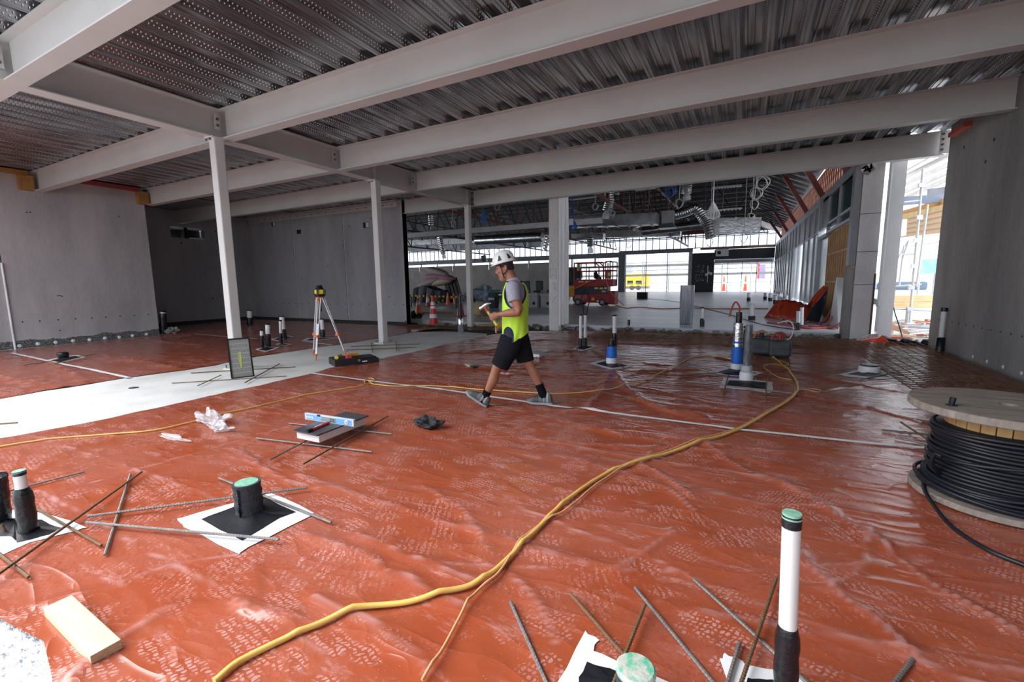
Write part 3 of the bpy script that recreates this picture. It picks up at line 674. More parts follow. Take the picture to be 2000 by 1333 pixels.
# bays from near to far
o = tag(MB().b2((FX, 15.2, rz(15)-.02), (FX+.2, 56, rz(56))).build('trim_8', m_pale), kind='structure')
for v in o.data.vertices:
    v.co.z = rz(v.co.y)-(.32 if v.co.z < 4.8 else 0)
W = MB()
ybs = [21.6, 23.6, 25.6, 27.6, 30.4, 32.4, 34.4, 36.4, 39.4, 41.4, 43.4, 45.4, 48.4, 51, 53.5, 56]
for a, b in zip(ybs[:-1], ybs[1:]):
    h = rz(a)-.3; W.b2((FX+.03, a+.04, 3.35), (FX+.06, b-.04, h), 1); W.b2((FX+.03, a+.04, .35 if (int(a) % 4) else .1), (FX+.06, b-.04, 3.3), 2 if int(a*2) % 5 == 0 else 0)
    W.b2((FX-.03, a-.05, .1), (FX+.12, a+.05, h), 3 if a > 45 else 4)
W.b2((FX-.02, 21.6, 3.3), (FX+.1, 56, 3.36), 4)
tag(W.build('wall_side', [m_alu, m_alud, m_film, m_blkp, m_pale]), kind='structure')
# spandrel next to teal window
W = MB().b2((FX, 19.9, 3.4), (FX+.05, 21.6, 4.5), 0).b2((FX-.1, 21.5, .1), (FX+.12, 21.75, 4.6), 1).b2((FX-.08, 19.5, 3.3), (FX+.05, 21.6, 3.4), 0).b2((FX-.08, 19.5, 2.95), (FX+.05, 21.6, 3.08), 0).b2((FX+.02, 19.8, .1), (FX+.05, 21.6, 3.0), 2)
tag(W.build('wall_side', [m_alud, m_pale, m_alu]), kind='structure')
m = MB()
for y in (15.6, 17.6, 19.8): m.b2((FX-.05, y-.06, 3.1), (FX+.08, y+.06, 4.4))
for z in (3.1, 3.4, 4.4): m.b2((FX-.05, 15.6, z-.04), (FX+.08, 19.8, z+.04))
o = tag(m.build('window_8', m_pale), kind='structure'); sub(MB().b2((FX, 15.6, 3.1), (FX+.02, 19.8, 4.4)), 'pane', m_teal, o)
# pine framed wall
W = MB().b2((FX+.12, 14.9, .1), (FX+.16, 19.8, 3.05), 0)
for y in np.arange(15., 19.9, .42): W.b2((FX, y-.025, .1), (FX+.12, y+.025, 3.05), 1)
for z in (.12, 1.35, 2.3, 3.03): W.b2((FX+.01, 14.95, z-.025), (FX+.12, 19.8, z+.025), 1)
tag(W.build('wall_timber_frame', [m_ply, mat('pine_stud', (.66, .42, .2), .6, col2=(.42, .24, .11), vs=4, stretch=(3, 3, .6))]), kind='structure')
# battens above the rail, red rafters
W = MB()
for i, y in enumerate(np.arange(15.5, 50, .5)):
    W.b2((FX+.15, y, rz(y)-.05), (FX+.2, y+.3, rz(y)+1.2))
for k in range(4):
    W.add([(FX+.2, 15.5, rz(15)+.15+k*.3), (FX+.2, 50, rz(50)+.15+k*.3), (FX+.24, 50, rz(50)+.15+k*.3), (FX+.24, 15.5, rz(15)+.15+k*.3), (FX+.2, 15.5, rz(15)+.27+k*.3), (FX+.2, 50, rz(50)+.27+k*.3), (FX+.24, 50, rz(50)+.27+k*.3), (FX+.24, 15.5, rz(15)+.27+k*.3)], [(0, 1, 2, 3), (4, 5, 6, 7), (0, 1, 5, 4), (3, 2, 6, 7)])
tag(W.build('wall_battens', m_batt), kind='structure')
for y in (17.2, 22.5, 28, 34, 40.5, 47.5):
    tag(MB().bar((FX+.1, y, rz(y)), (FX-1.3, y, 7.3), .2, .2).build('steel_rafter', m_redst), 'short red raking steel strut rising from the top rail of the side facade', 'steel strut', 'red struts along the side facade')
W = MB()
for i, y in enumerate(np.arange(14, 50, 1.2)): W.bar((FX+.1, y, 6.2), (FX-2.2, y, 7.35), .05, .12)
W.add([(FX+.3, 13, 6.25), (FX-2.4, 13, 7.45), (FX-2.4, 55, 7.45), (FX+.3, 55, 6.25)], [(0, 1, 2, 3)])
tag(W.build('ceiling', m_purl), kind='structure')
# pillars on the line of the opening
m_pil = concrete('pillar_concrete', (.80, .78, .77), (.56, .545, .54), streak=False)
t = thing('concrete_pillar', 'tall white-grey concrete pillar with pencil marks behind the worker', 'pillar', (-5.3, 12.75, 0))
sub(MB().b2((-5.42, 12.8, -.05), (-5.12, 13.6, 4.6)), 'shaft', m_pil, t)
m_drape = mat('white_plastic_film', (.88, .89, .93), .3, bump=.3, bs=6, stretch=(1, 6, .4))
vs = []; nf = 26
mb = MB()
for i in range(nf+1):
    y = 12.78+.85*i/nf; d = .035*math.sin(i*1.9)+.02*math.sin(i*.8)
    for z in (0.12, 1.5, 3, 4.6): vs.append((-5.10+max(0, d)*(1 if z < 4 else .4), y, z))
mb.add(vs, [(i*4+k, (i+1)*4+k, (i+1)*4+k+1, i*4+k+1) for i in range(nf) for k in range(3)])
sub(mb, 'plastic_drape', m_drape, t)
m_mark = mat('pencil_mark', (.05, .05, .07), .8)
mb = MB()
def q(x, y): return yp(x, y, 12.795)
def mark(a, b, w=.006): mb.bar(q(*a), q(*b), w*2, .004)
for a, b in (((1075, 525), (1086, 525)), ((1086, 525), (1086, 545)), ((1086, 545), (1075, 545)), ((1075, 545), (1075, 525)), ((1077, 541), (1080, 536)), ((1080, 536), (1085, 541)), ((1078, 552), (1084, 557)), ((1083, 559), (1085, 565)), ((1086, 580), (1078, 592)), ((1082, 565), (1087, 566)), ((1079, 530), (1083, 530)), ((1077, 543), (1080, 541))): mark(a, b)
sub(mb, 'pencil_marks', m_mark, t)
mb = MB().box(q(1082, 476), (.03, .01, .03)); sub(mb, 'white_plug', m_cap, t)
X0 = 2.2
t = thing('concrete_pillar', 'square concrete pillar with horizontal cracks beside the open doorway, near right wall', 'pillar', (2.4, 13, 0))
sub(MB().b2((2.22, 12.95, -.05), (2.60, 13.5, 4.8)), 'shaft', m_pil, t)
mb = MB()
for z in (1.3, 2.05, 2.9): mb.b2((2.219, 12.945, z), (2.605, 12.953, z+.012))
sub(mb, 'crack_lines', m_joint, t)
sub(MB().b2((2.08, 12.98, 1.75), (2.21, 13.3, 4.6)), 'grey_facing', m_alud, t)
sub(MB().b2((2.08, 13.05, -.05), (2.21, 13.4, 1.7)), 'raw_side', m_wallr, t)
sub(MB().b2((2.57, 12.9, 0), (2.60, 12.96, 1.55)), 'timber_batten', mat('dark_batten', (.1, .06, .04), .7), t)
t = thing('white_column', 'bright white painted steel column with a thin white pipe beside the open doorway', 'column', (2.85, 12.9, 0))
sub(MB().b2((2.70, 12.75, -.05), (2.93, 12.98, 4.5)), 'shaft', mat('white_paint', (.86, .87, .87), .45, var=.05), t)
sub(MB().tube([(2.655, 12.78, .25), (2.655, 12.78, 2.2), (2.66, 12.8, 4.4)], .022, 10), 'conduit', m_white, t, smooth=True)
sub(MB().lathe((2.655, 12.78, .8), [(.02, 0), (.045, .03), (.045, .1), (.02, .14)], 10), 'pipe_clamp', m_white, t)
# kerb rubble + light grey beam inside
tag(MB().b2((-22, 17.95, 3.8), (-5.3, 18.1, 4.02)).build('steel_beam', mat('pale_beam', (.5, .5, .52), .5)), 'pale painted beam crossing inside the far building left of the white pillar', 'steel beam')
# ---------------------------------------------------------------- flashing patches, tapes, pipes
m_tape = mat('white_tape', (.74, .76, .80), .45, var=.04, bump=.2, bs=14)
m_bsheet = mat('black_flashing', (.009, .010, .015), .5, spec=.3, var=.3, bump=.5, bs=9)
m_pvc = mat('white_pvc', (.72, .73, .74), .35, var=.04)
m_green = mat('green_cap_tape', (.10, .38, .26), .5, col2=(.32, .5, .4), vs=30, bump=.4, bs=40)
m_foam = mat('grey_foam_lagging', (.055, .058, .068), .85, spec=.2, col2=(.03, .033, .038), vs=30, bump=.8, bs=60)
m_blue = mat('blue_tape', (.01, .14, .62), .45)
PL = {'a': 'white-taped black flashing sheet around the fat foam-wrapped pipe at front left', 'b': 'white-edged black flashing under the two taped pipes at the left edge',
 'c': 'white and black flashing corner around the round pipe top at the bottom edge', 'd': 'white and black flashing at the foot of the tall white foreground pipe',
 'e': 'black flashing with short white tape ends around the tall black pipe', 'f': 'black and white flashing around the foil pipe with blue tape',
 'g': 'dark diamond flashing around the short blue and white collar', 'h': 'small flashing under the pair of slim white pipes', 'i': 'ragged flashing around the low white collar at right',
 'j': 'flashing beneath the two front stub pipes behind the front column', 'k': 'small flashing beneath the slim stub pipe left of the tripod', 'l': 'flashing beneath the fattest stub pipe left of the tripod',
 'm': 'crumpled flashing behind the tripod legs', 'n': 'flashing around the squat black pipe on the left membrane', 'o': 'tiny white flashing at the kerb behind the slim pipes'}
def outline(px, z, n=3, amp=.006, sd=0):
    rnd = random.Random(sd); P = [gp(x, y, z) for x, y in px]; out = []
    for a, b in zip(P, P[1:]+P[:1]):
        for i in range(n): p = a.lerp(b, i/n); out.append(V(p.x+rnd.uniform(-amp, amp), p.y+rnd.uniform(-amp, amp), z))
    return out
for k, (po, pi_) in PATCH.items():
    c = sum((gp(x, y) for x, y in po), V(0, 0, 0))/len(po); zb = .0125 if k != 'o' else .002
    t = thing('flashing_patch', PL[k], 'flashing', (c.x, c.y, zb))
    sub(MB().poly(outline(po, zb+.004, sd=1), .0015), 'white_tape', m_tape, t)
    # black sheet rising a little to the pipe in the middle
    P = outline(pi_, zb+.0065, 4, .004, 2); cc = sum(P, V(0, 0, 0))/len(P)
    vs = list(P)+[p.lerp(cc, .5)+V(0, 0, .006+.006*math.sin(i*1.7)) for i, p in enumerate(P)]+[p.lerp(cc, .85)+V(0, 0, .022) for p in P]
    n = len(P); fs = [(j*n+i, j*n+(i+1) % n, (j+1)*n+(i+1) % n, (j+1)*n+i) for j in range(2) for i in range(n)]+[tuple(range(2*n, 3*n))]
    sub(MB().add(vs, fs), 'black_sheet', m_bsheet, t, smooth=True)
def tape_strip(px, w, label, h=mh, zo=.012, n=60):
    P = [gp(x, y) for x, y in px]; L_ = [0]
    for a, b in zip(P[:-1], P[1:]): L_.append(L_[-1]+(b-a).length)
    vs = []
    for i in range(n+1):
        s_ = L_[-1]*i/n; j = max(k for k in range(len(L_)) if L_[k] <= s_+1e-9); j = min(j, len(P)-2)
        f = (s_-L_[j])/(L_[j+1]-L_[j]); p = P[j].lerp(P[j+1], f); d = (P[j+1]-P[j]).normalized(); s = V(-d.y, d.x, 0)
        for e in (-.5, -.17, .17, .5):
            q_ = p+s*w*e; z = max(float(h(np.array([q_.x+a]), np.array([q_.y+b]))[0]) for a in (-.02, .02) for b in (-.02, .02))+zo; vs.append((q_.x, q_.y, z))
    fs = [(i*4+k, i*4+k+1, (i+1)*4+k+1, (i+1)*4+k) for i in range(n) for k in range(3)]
    return tag(MB().add(vs, fs).build('tape_strip', m_tape, smooth=True), label, 'tape')
tape_strip([(605, 731), (720, 746), (860, 764), (960, 779), (1090, 797), (1250, 817), (1450, 844), (1640, 864), (1830, 884)], .055, 'long white tape line running across the main membrane under the worker', n=200)
tape_strip([(22, 692), (70, 702), (118, 713), (190, 728), (252, 741)], .07, 'white tape line across the left membrane past the squat black pipe', mh2, n=50)
tape_strip([(380, 654), (440, 660), (503, 664)], .05, 'short white tape piece on the left membrane behind the front column', mh2, n=30)
tape_strip([(605, 671), (650, 677)], .07, 'white tape scrap on the left membrane just left of the tripod foot', mh2, n=20)
tape_strip([(902, 663), (935, 665)], .09, 'white tape scrap on the corner of pale concrete strip near the far column', lambda X, Y: np.maximum(mh(X, Y), .012), n=20)
def stub(label, bx, by, ty, r, spl, tx=None, cap='black', top=m_pvc, low=m_tapeb, lr=1.25, zb=.012, name='pipe_stub', tilt=0):
    b = gp(bx, by, zb); tx = bx if tx is None else tx; h = yp(tx, ty, b.y).z-zb; tp = yp(tx, ty, b.y); tp = V(b.x+(tp.x-b.x)*.6, b.y, b.z+h)
    t = thing(name, label, 'pipe', tuple(b)); at = lambda f: b.lerp(tp, f); n = 20 if r > .04 else 16
    if spl < 1:
        sub(MB().tube([at(max(0, spl-.1)), at(.99)], r, n), 'pipe', top, t, smooth=True)
    if spl > 0:
        k = 9; rs = [r*lr*(1+.05*math.sin(i*2.3+bx)) for i in range(k)]; rs[-1] = r*1.05
        sub(MB().tube([at(spl*i/(k-1)) for i in range(k)], rs, n), 'tape_wrap', low, t, smooth=True)
    if cap:
        m = {'black': m_tapeb, 'green': m_green, 'foil': m_foil}[cap]
        if cap == 'green':
            q_ = sub(MB().tube([at(.94), at(1.0), at(1.01)], [r*1.05, r*1.06, r*.95], n), 'cap_tape', m_tapeb, t, smooth=True)
            sub(MB().tube([at(.985), at(1.012)], [r*1.075, r*1.02], n), 'cap', m, t, smooth=True)
        else: sub(MB().tube([at(.985), at(.99), at(1.03), at(1.04)], [r*1.1, r*1.14, r*1.1, r*.6], n), 'cap', m, t, smooth=True)
    return t
# fat foam wrapped pipe
b = gp(489, 1003, .012); t = thing('pipe_stub', 'fat pipe wrapped in dark grey foam with green taped top, front left', 'pipe', tuple(b))
k = 12; tp = b+V(-.012, 0, .205)
sub(MB().tube([b.lerp(tp, i/(k-1)) for i in range(k)], [.079+.004*math.sin(i*1.9)+(.004 if i == 0 else 0) for i in range(k)], 28), 'foam_wrap', m_foam, t, smooth=True)
sub(MB().tube([tp-V(0, 0, .012), tp+V(0, 0, .004)], .066, 28), 'cap', m_green, t, smooth=True)
mb = MB(); n = V(.3, -.95, 0).normalized()
for i in range(10):
    z = b.z+.02+i*.018; mb.box((b.x+.025+.003*math.sin(i*2), b.y-.079, z), (.01, .012, .02))
sub(mb, 'foam_seam', m_tapeb, t)
stub('white pipe with green top above black tape wrap, at the left edge', 57, 1040, 921, .0285, .73, tx=37, cap='green', lr=1.55)
stub('black taped pipe cut by the left edge of the picture', 3, 1022, 935, .043, .99, tx=-2, cap='black', lr=1.1)
b = gp(1533, 1372, .012); t = stub('tall white pipe with green top rising in the right foreground', 1533, 1372, 1005, .0275, .42, tx=1538, cap='green', lr=1.35)
b = gp(1240, 1372, .012); t = thing('pipe_stub', 'round pipe top sealed with green and grey tape at the bottom edge', 'pipe', tuple(b))
sub(MB().tube([b, b+V(0, 0, .05), b+V(0, 0, .12)], [.07, .066, .064], 26), 'pipe', m_foam, t, smooth=True)
sub(MB().lathe(b+V(0, 0, .115), [(.066, 0), (.068, .012), (.06, .02), (.02, .022)], 26), 'cap', mat('mottled_cap', (.12, .45, .3), .5, col2=(.5, .52, .47), vs=26, bump=.6, bs=30, thr=(.45, .6)), t)
stub('shortest of the stub pipes behind the front column', 512, 680, 646, .035, .72)
stub('white over black stub pipe, second from the front column', 524, 678, 634, .05, .58)
stub('slim white over black stub pipe in front of the fattest one', 549, 671, 627, .036, .46)
stub('fattest white over black stub pipe left of the tripod', 555, 663, 619, .062, .45, tx=549)
stub('white over black pipe seen behind the tripod legs', 631, 660, 624, .05, .45, tx=628)
stub('short white-topped pipe in the shade right of the front column', 488, 634, 607, .085, .5)
stub('black pipe with pale top beside the end of the left concrete wall', 320, 652, 609, .075, .93)
stub('slim dark pipe standing at the recess wall', 430, 627, 600, .05, .5)
b = gp(124, 701, .012); t = thing('pipe_stub', 'squat black capped pipe on the left membrane', 'pipe', tuple(b))
sub(MB().lathe(b, [(.085, 0), (.085, .06), (.09, .065), (.09, .12), (.08, .135), (.02, .136)], 24), 'pipe', m_tapeb, t, smooth=True)
sub(MB().lathe(b+V(0, 0, .07), [(.0925, 0), (.0925, .008)], 24), 'ring', m_foam, t)
tA = stub('left of two slim white pipes with black feet behind the worker', 1134, 680, 616, .034, .3)
tB = stub('right slim white pipe carrying a tall black wire loop', 1143, 676, 615, .034, .27)
b = gp(1143, 676); L0 = yp(1143, 617, b.y); lp = [yp(x, y, b.y) for x, y in ((1142, 622), (1139, 605), (1136, 588), (1138, 574), (1144, 568), (1150, 574), (1151, 588), (1147, 606), (1144, 622))]
sub(MB().tube(spline(lp, 6), .012, 6), 'wire_loop', m_black, tB)
stub('white pipe with black cap and black foot behind the blue-white collar', 1200, 678, 617, .045, .45)
stub('thin black pipe with a pale metal tip at the kerb', 1228, 641, 617, .035, .68, cap='foil')
stub('white pipe with wide black foot right of the wrapped post', 1371, 647, 602, .038, .55, lr=1.7, zb=-.02)
stub('paler front pipe of the pair before the red sheeting', 1558, 654, 607, .045, .5, zb=-.02)
stub('rear white pipe of the pair before the red sheeting', 1565, 650, 600, .045, .3, zb=-.02)
stub('fat white pipe with grey foot on the interior slab', 1468, 625, 594, .085, .25, zb=.11, cap=None, low=m_foam)
for x, yb_, yt, lab in ((1462, 588, 573, 'small capped pipe far back on the interior slab, leftmost of those by the facade'), (1494, 585, 573, 'small dark-footed pipe on the interior slab near the facade, second from left'), (1504, 588, 574, 'small pipe with black foot on the interior slab near the facade, third from left'), (1514, 594, 577, 'pale pipe on the interior slab nearest the red sheeting')):
    stub(lab, x, yb_, yt, .09, .45, zb=.11)
# blue and white collar
def collar(label, px, r, segs, loc=None):
    b = gp(px[0], px[1], .012); t = thing('pipe_stub', label, 'pipe', tuple(b)); z = 0
    for nm, m, rr, h in segs:
        sub(MB().tube([b+V(0, 0, z), b+V(0, 0, z+h*.5), b+V(0, 0, z+h)], [rr, rr*1.03, rr*.98], 24), nm, m, t, smooth=True); z += h
    return t
t = collar('short pipe with white base, blue tape and black top', (1194, 712), .09, [('base_collar', m_pvc, .09, .12), ('blue_tape', m_blue, .088, .13), ('neck', m_blue, .075, .07), ('black_top', m_tapeb, .055, .12)])
sub(MB().box(gp(1191, 712)+V(0, -.09, .2), (.07, .012, .05)), 'torn_label', m_pvc, t)
t = collar('tall foil-wrapped pipe with blue tape and black neck with a red cable', (1438, 722), .075, [('white_base', m_pvc, .082, .1), ('blue_tape', m_blue, .078, .27), ('foil_band', m_foil, .073, .06), ('blue_band', m_blue, .076, .03), ('foil_wrap', m_foil, .074, .30), ('black_neck', m_tapeb, .045, .17)])
b = gp(1438, 722)
for z, s_ in ((.22, .05), (.33, .06)): sub(MB().box(b+V(-.01, -.079, z), (s_, .01, .05)), 'white_label', m_pvc, t)
sub(MB().tube([b+V(0, 0, .80), b+V(0, 0, .815)], .047, 16), 'pale_band', mat('pale_pink_band', (.6, .45, .42), .5), t)
m_redc = mat('red_cable', (.38, .02, .02), .4)
sub(MB().tube(spline([b+V(.0, 0, .9), b+V(.0, -.01, 1.02), b+V(-.06, -.01, 1.1), b+V(-.11, -.01, 1.0), b+V(-.14, -.01, .86)], 6), .013, 8), 'red_cable', m_redc, t, smooth=True)
t = collar('tall scuffed black pipe on a white collar beside the foil pipe', (1457, 743), .07, [('white_collar', m_pvc, .088, .12), ('cloudy_collar', mat('cloudy_wrap', (.5, .53, .55), .4, col2=(.3, .33, .36), vs=20), .075, .10), ('black_pipe', mat('scuffed_black', (.03, .035, .04), .35, col2=(.2, .22, .24), vs=14, stretch=(3, 3, .6), thr=(.35, .7)), .05, .58)])
b = gp(1457, 743); sub(MB().box(b+V(-.03, -.078, .15), (.06, .012, .05)), 'blue_label', mat('light_blue_tape', (.05, .3, .65), .5), t)
stub('slim dark pipe between the foil pipe and the black pipe', 1451, 716, 640, .028, .95)
t = collar('low white collar on ragged flashing at right', (1697, 728), .13, [('collar_ring', m_pvc, .135, .1)])
sub(MB().tube([gp(1697, 728)+V(0, 0, .112), gp(1697, 728)+V(0, 0, .13)], .12, 20), 'black_bag_cap', m_tapeb, t)
b = V(3.32, 11.2, 0.01); t = thing('pipe_stub', 'white pipe with black boot standing against the right concrete wall', 'pipe', tuple(b))
sub(MB().tube([b, b+V(0, 0, .02), b+V(0, 0, .30), b+V(0, 0, .31)], [.075, .07, .065, .05], 18), 'black_boot', m_tapeb, t, smooth=True)
sub(MB().tube([b+V(0, 0, .25), b+V(0, 0, .82)], .04, 16), 'pipe', m_pvc, t, smooth=True); sub(MB().tube([b+V(0, 0, .8), b+V(0, 0, .87)], .055, 16), 'cap', m_tapeb, t, smooth=True)
b = gp(900, 653, .005); t = thing('pipe_stub', 'black pipe with foil foot standing beside the thin far column', 'pipe', tuple(b))
sub(MB().tube([b, b+V(0, 0, .08), b+V(0, 0, .09), b+V(0, 0, .45), b+V(0, 0, .46)], [.07, .075, .088, .088, .08], 20), 'foil_wrap', m_foil, t, smooth=True); sub(MB().tube([b+V(0, 0, .44), b+V(0, 0, 1.12)], .058, 18), 'pipe', m_tapeb, t, smooth=True)
# ---------------------------------------------------------------- reinforcing bars
def rod(p, q_, label, r=.008, m=None, z=.02, z2=None, g=None, h=mz):
    a = gp(*p); b = gp(*q_); a.z = z; b.z = z if z2 is None else z2
    for k in (1, 2): a = gp(p[0], p[1], a.z if k == 1 else a.z); b = gp(q_[0], q_[1], b.z)
    L_ = (b-a).length; n = int(L_/.016) if r < .0095 and L_ < 1.6 and (a-V(0, 0, HC)).length < 4.5 else 1; pts = []; rs = []
    for i in range(n+1):
        pts.append(a.lerp(b, i/n)); rs.append(r)
        if n > 1 and i < n: pts.append(a.lerp(b, (i+.35)/n)); rs.append(r*1.2); pts.append(a.lerp(b, (i+.65)/n)); rs.append(r*1.2)
    o = MB().tube([p_-a for p_ in pts], rs, 7).build('steel_rod', m or m_rebar); o.location = a
    return tag(o, label, 'rebar', g)
R_ = [
 ((11, 961), (165, 922), 'grey ribbed rod behind the two taped pipes at the left edge', m_rebar, .03),
 ((15, 962), (198, 1066), 'brownish rod crossing the white flashing beside the left pipe', m_rust, .03),
 ((-20, 1134), (277, 922), 'long rusty rod slanting across the front left, longest there', m_rust, .05),
 ((205, 1084), (255, 926), 'steep grey rod under the rusty rod, front left', m_rebar, .03),
 ((171, 1009), (600, 953), 'long grey rod passing behind the fat foam-wrapped pipe', m_rebar, .045),
 ((168, 1021), (545, 1054), 'long grey rod in front of the fat foam-wrapped pipe, over the white tape', m_rebar, .045),
 ((427, 934), (647, 1021), 'grey rod crossing behind the foam-wrapped pipe from upper left to lower right', m_rebar, .03),
 ((-20, 1068), (56, 1128), 'brown rod end under the long rusty rod in the left corner', m_rust, .03),
 ((564, 827), (765, 848), 'grey rod passing beneath the far end of the tool panel', m_rebar, .03),
 ((500, 856), (727, 883), 'grey rod in front of the tool panel running left to right', m_rebar, .03),
 ((526, 899), (700, 808), 'dark rod under the tool panel slanting to lower left', m_rebar, .048),
 ((592, 907), (758, 813), 'dark brown rod right of the tool panel slanting up to the right', m_rust, .048),
 ((997, 1176), (1072, 1345), 'dark smooth rod at the bottom, leftmost of the rods there', m_rebar, .02),
 ((1113, 1159), (1236, 1300), 'yellow-grey ribbed rod slanting to the round pipe top at the bottom', m_rust, .03),
 ((1260, 1181), (1195, 1345), 'ribbed rod leaning over the round pipe top, rising to the right', m_rust, .048),
 ((1240, 1148), (1402, 1345), 'blue-grey rod in the middle of the bottom rods, longest one', m_rebar, .02),
 ((1355, 1132), (1580, 1337), 'grey rod passing behind the foot of the tall white pipe', m_rebar, .028),
 ((1517, 1129), (1444, 1345), 'rusty rod rising steeply to the left side of the tall white pipe', m_rust, .048),
 ((1445, 1255), (1418, 1345), 'short ribbed rod over white tape left of the tall pipe', m_rebar, .03),
 ((1783, 1288), (1738, 1345), 'short rod end at the bottom right edge', m_rebar, .02),
 ((386, 754), (432, 733), 'short dark rod on the concrete strip left of the grate panel', m_rust, .032),
 ((478, 748), (546, 711), 'slanting dark rod on the concrete strip right of the grate panel', m_rust, .032),
 ((336, 749), (560, 735), 'long rusty rod on the concrete strip in front of the grate panel', m_rust, .018),
 ((373, 729), (577, 717), 'rusty rod on the concrete strip behind the grate panel', m_rust, .018),
 ((685, 677), (820, 672), 'rear rod beside the base of the middle column', m_rust, .018),
 ((676, 684), (814, 679), 'front rod beside the base of the middle column', m_rust, .018),
 ((724.6, 669), (727.7, 689), 'short cross rod left of the middle column base', m_rust, .032),
 ((773.6, 667), (774.5, 685), 'short cross rod right of the middle column base', m_rust, .032),
 ((1423, 733), (1412, 773), 'short upright-looking rod over the left end of the black pipe flashing', m_rust, .045),
 ((1499, 736), (1495, 779), 'rod over the right end of the black pipe flashing', m_rust, .045),
 ((1340, 745), (1558, 770), 'long grey rod in front of the tall black pipe', m_rebar, .03),
 ((1324, 733), (1432, 727), 'grey rod running left from the foil pipe flashing', m_rebar, .03),
 ((1600, 726), (1680, 720), 'black rod left of the low white collar', m_rebar, .03),
 ((1676, 743), (1755, 726), 'black rod slanting in front of the low white collar', m_rebar, .03),
 ((1710, 719), (1765, 735), 'black rod right of the low white collar', m_rebar, .045),
 ((1759, 825), (1842, 878), 'brown rod slanting toward the cable spool', m_rust, .045),
 ((1723, 840), (1842, 853), 'grey rod behind the cable spool, farther of two', m_rebar, .03),
 ((1748, 855), (1828, 871), 'grey rod behind the cable spool, nearer of two', m_rebar, .03),
 ((47, 714), (188, 692), 'long dark rod beside the squat black pipe on left membrane', m_rust, .035),
 ((96, 712), (170, 698), 'shorter dark rod in front of the squat black pipe', m_rust, .035),
 ((1100, 690), (1128, 683), 'small dark rod left of the two slim white pipes', m_rust, .03),
 ((1155, 683), (1220, 720), 'thin dark rod near the blue-white collar', m_rust, .03),
]
for p, q_, lab, m, z in R_:
    sc = abs(gp(*p).y); rod(p, q_, lab, .0068 if sc < 3.6 else .0085, m, z)
b = gp(12, 1042, .012)
tag(MB().tube([b, b+V(-.015, -.01, .055)], .008, 8).build('steel_rod', m_rust), 'tiny upright rusty rod on the white tape at the left edge', 'rebar')
# welded mesh at the back and right
def wmesh(poly_x, poly_y, sp, z, label, h=mh):
    mb = MB(); r = .006
    for y in np.arange(poly_y[0], poly_y[1]+.01, sp): mb.tube([(poly_x[0], y, z), (poly_x[1], y, z+.004)], r, 5)
    for x in np.arange(poly_x[0], poly_x[1]+.01, sp): mb.tube([(x, poly_y[0], z+.012), (x, poly_y[1], z+.012)], r, 5)
    return tag(mb.build('reinforcing_mesh', m_rust), label, 'steel mesh')
wmesh((-3.6, 3.3), (10.55, 12.7), .15, .055, 'rusty steel reinforcing mesh lying along the kerb in front of the far building')
wmesh((1.9, 3.3), (6.2, 10.4), .15, .05, 'rusty steel reinforcing mesh lying beside the right concrete wall')
wmesh((-10.5, -6.9), (11.35, 12.1), .15, .05, 'rusty steel reinforcing mesh on the dirt around the thin far column')
# ---------------------------------------------------------------- cords
m_ycord = mat('yellow_cord', (.76, .50, .12), .45, col2=(.64, .40, .12), vs=5, bump=.1)
m_tcord = mat('tan_cord', (.62, .33, .16), .5)
m_ocord = mat('orange_cord', (.75, .22, .03), .5)
def cord(px, r, m, label, z0=.004, h=mz, n=10, cat='cord', lift=None, grp=None, gz=0.):
    P = spline([gp(x, y, gz) for x, y in px], n); out = []
    for p in P:
        zz = max(h(p.x, p.y), h(p.x+.03, p.y), h(p.x-.03, p.y))+r+z0; out.append(V(p.x, p.y, zz))
    for _ in range(2):
        for i in range(1, len(out)-1): out[i].z = max(out[i].z, (out[i-1].z+out[i+1].z)/2)
    return tag(MB().tube(out, r, 8).build('extension_cord' if cat == 'cord' else 'cable', m, smooth=True), label, cat, grp)
zc = lambda x, y: .012
fat = [(420, 1345), (470, 1305), (530, 1272), (600, 1240), (700, 1200), (800, 1185), (880, 1166), (945, 1142), (1000, 1092), (1050, 1040), (1090, 1000), (1140, 960), (1200, 925), (1280, 900), (1360, 873), (1440, 845), (1500, 812), (1545, 783), (1558, 765), (1550, 740), (1525, 713), (1503, 692), (1494, 672)]
cord(fat, .0125, m_ycord, 'thick yellow extension cord winding from the bottom edge to the black batteries')
cord([(825, 1345), (860, 1290), (900, 1215), (935, 1165), (975, 1130), (1015, 1070), (1060, 1030), (1110, 1002), (1165, 955), (1225, 918), (1290, 893), (1370, 865), (1445, 840), (1505, 806), (1548, 778), (1553, 764)], .006, m_tcord, 'thin tan cord crossing and following the thick yellow cord', z0=.016)
cord([(1553, 764), (1575, 766), (1598, 771), (1600, 766), (1580, 763), (1562, 766)], .006, m_tcord, 'small cord loop to the right of the yellow cord bend', n=6)
cord([(1545, 745), (1520, 740), (1497, 725), (1493, 719), (1510, 714), (1530, 716), (1540, 712), (1520, 706), (1506, 700)], .006, m_ycord, 'loose yellow loops in front of the black batteries', n=6)
cord([(0, 878), (60, 868), (130, 859), (220, 852), (300, 845), (370, 830), (430, 813), (500, 798), (570, 781), (640, 768), (700, 758), (727, 751)], .0075, m_ycord, 'thin yellow cord along the left side of the membrane')
cord([(727, 751), (718, 746), (712, 749), (716, 742), (729, 742), (730, 747), (725, 752), (760, 757), (800, 757), (850, 757), (910, 762), (960, 767), (1020, 770), (1080, 773), (1130, 771), (1180, 767), (1222, 758), (1250, 750)], .0075, m_ycord, 'thin yellow cord with a small knot loop running behind the worker', n=8)
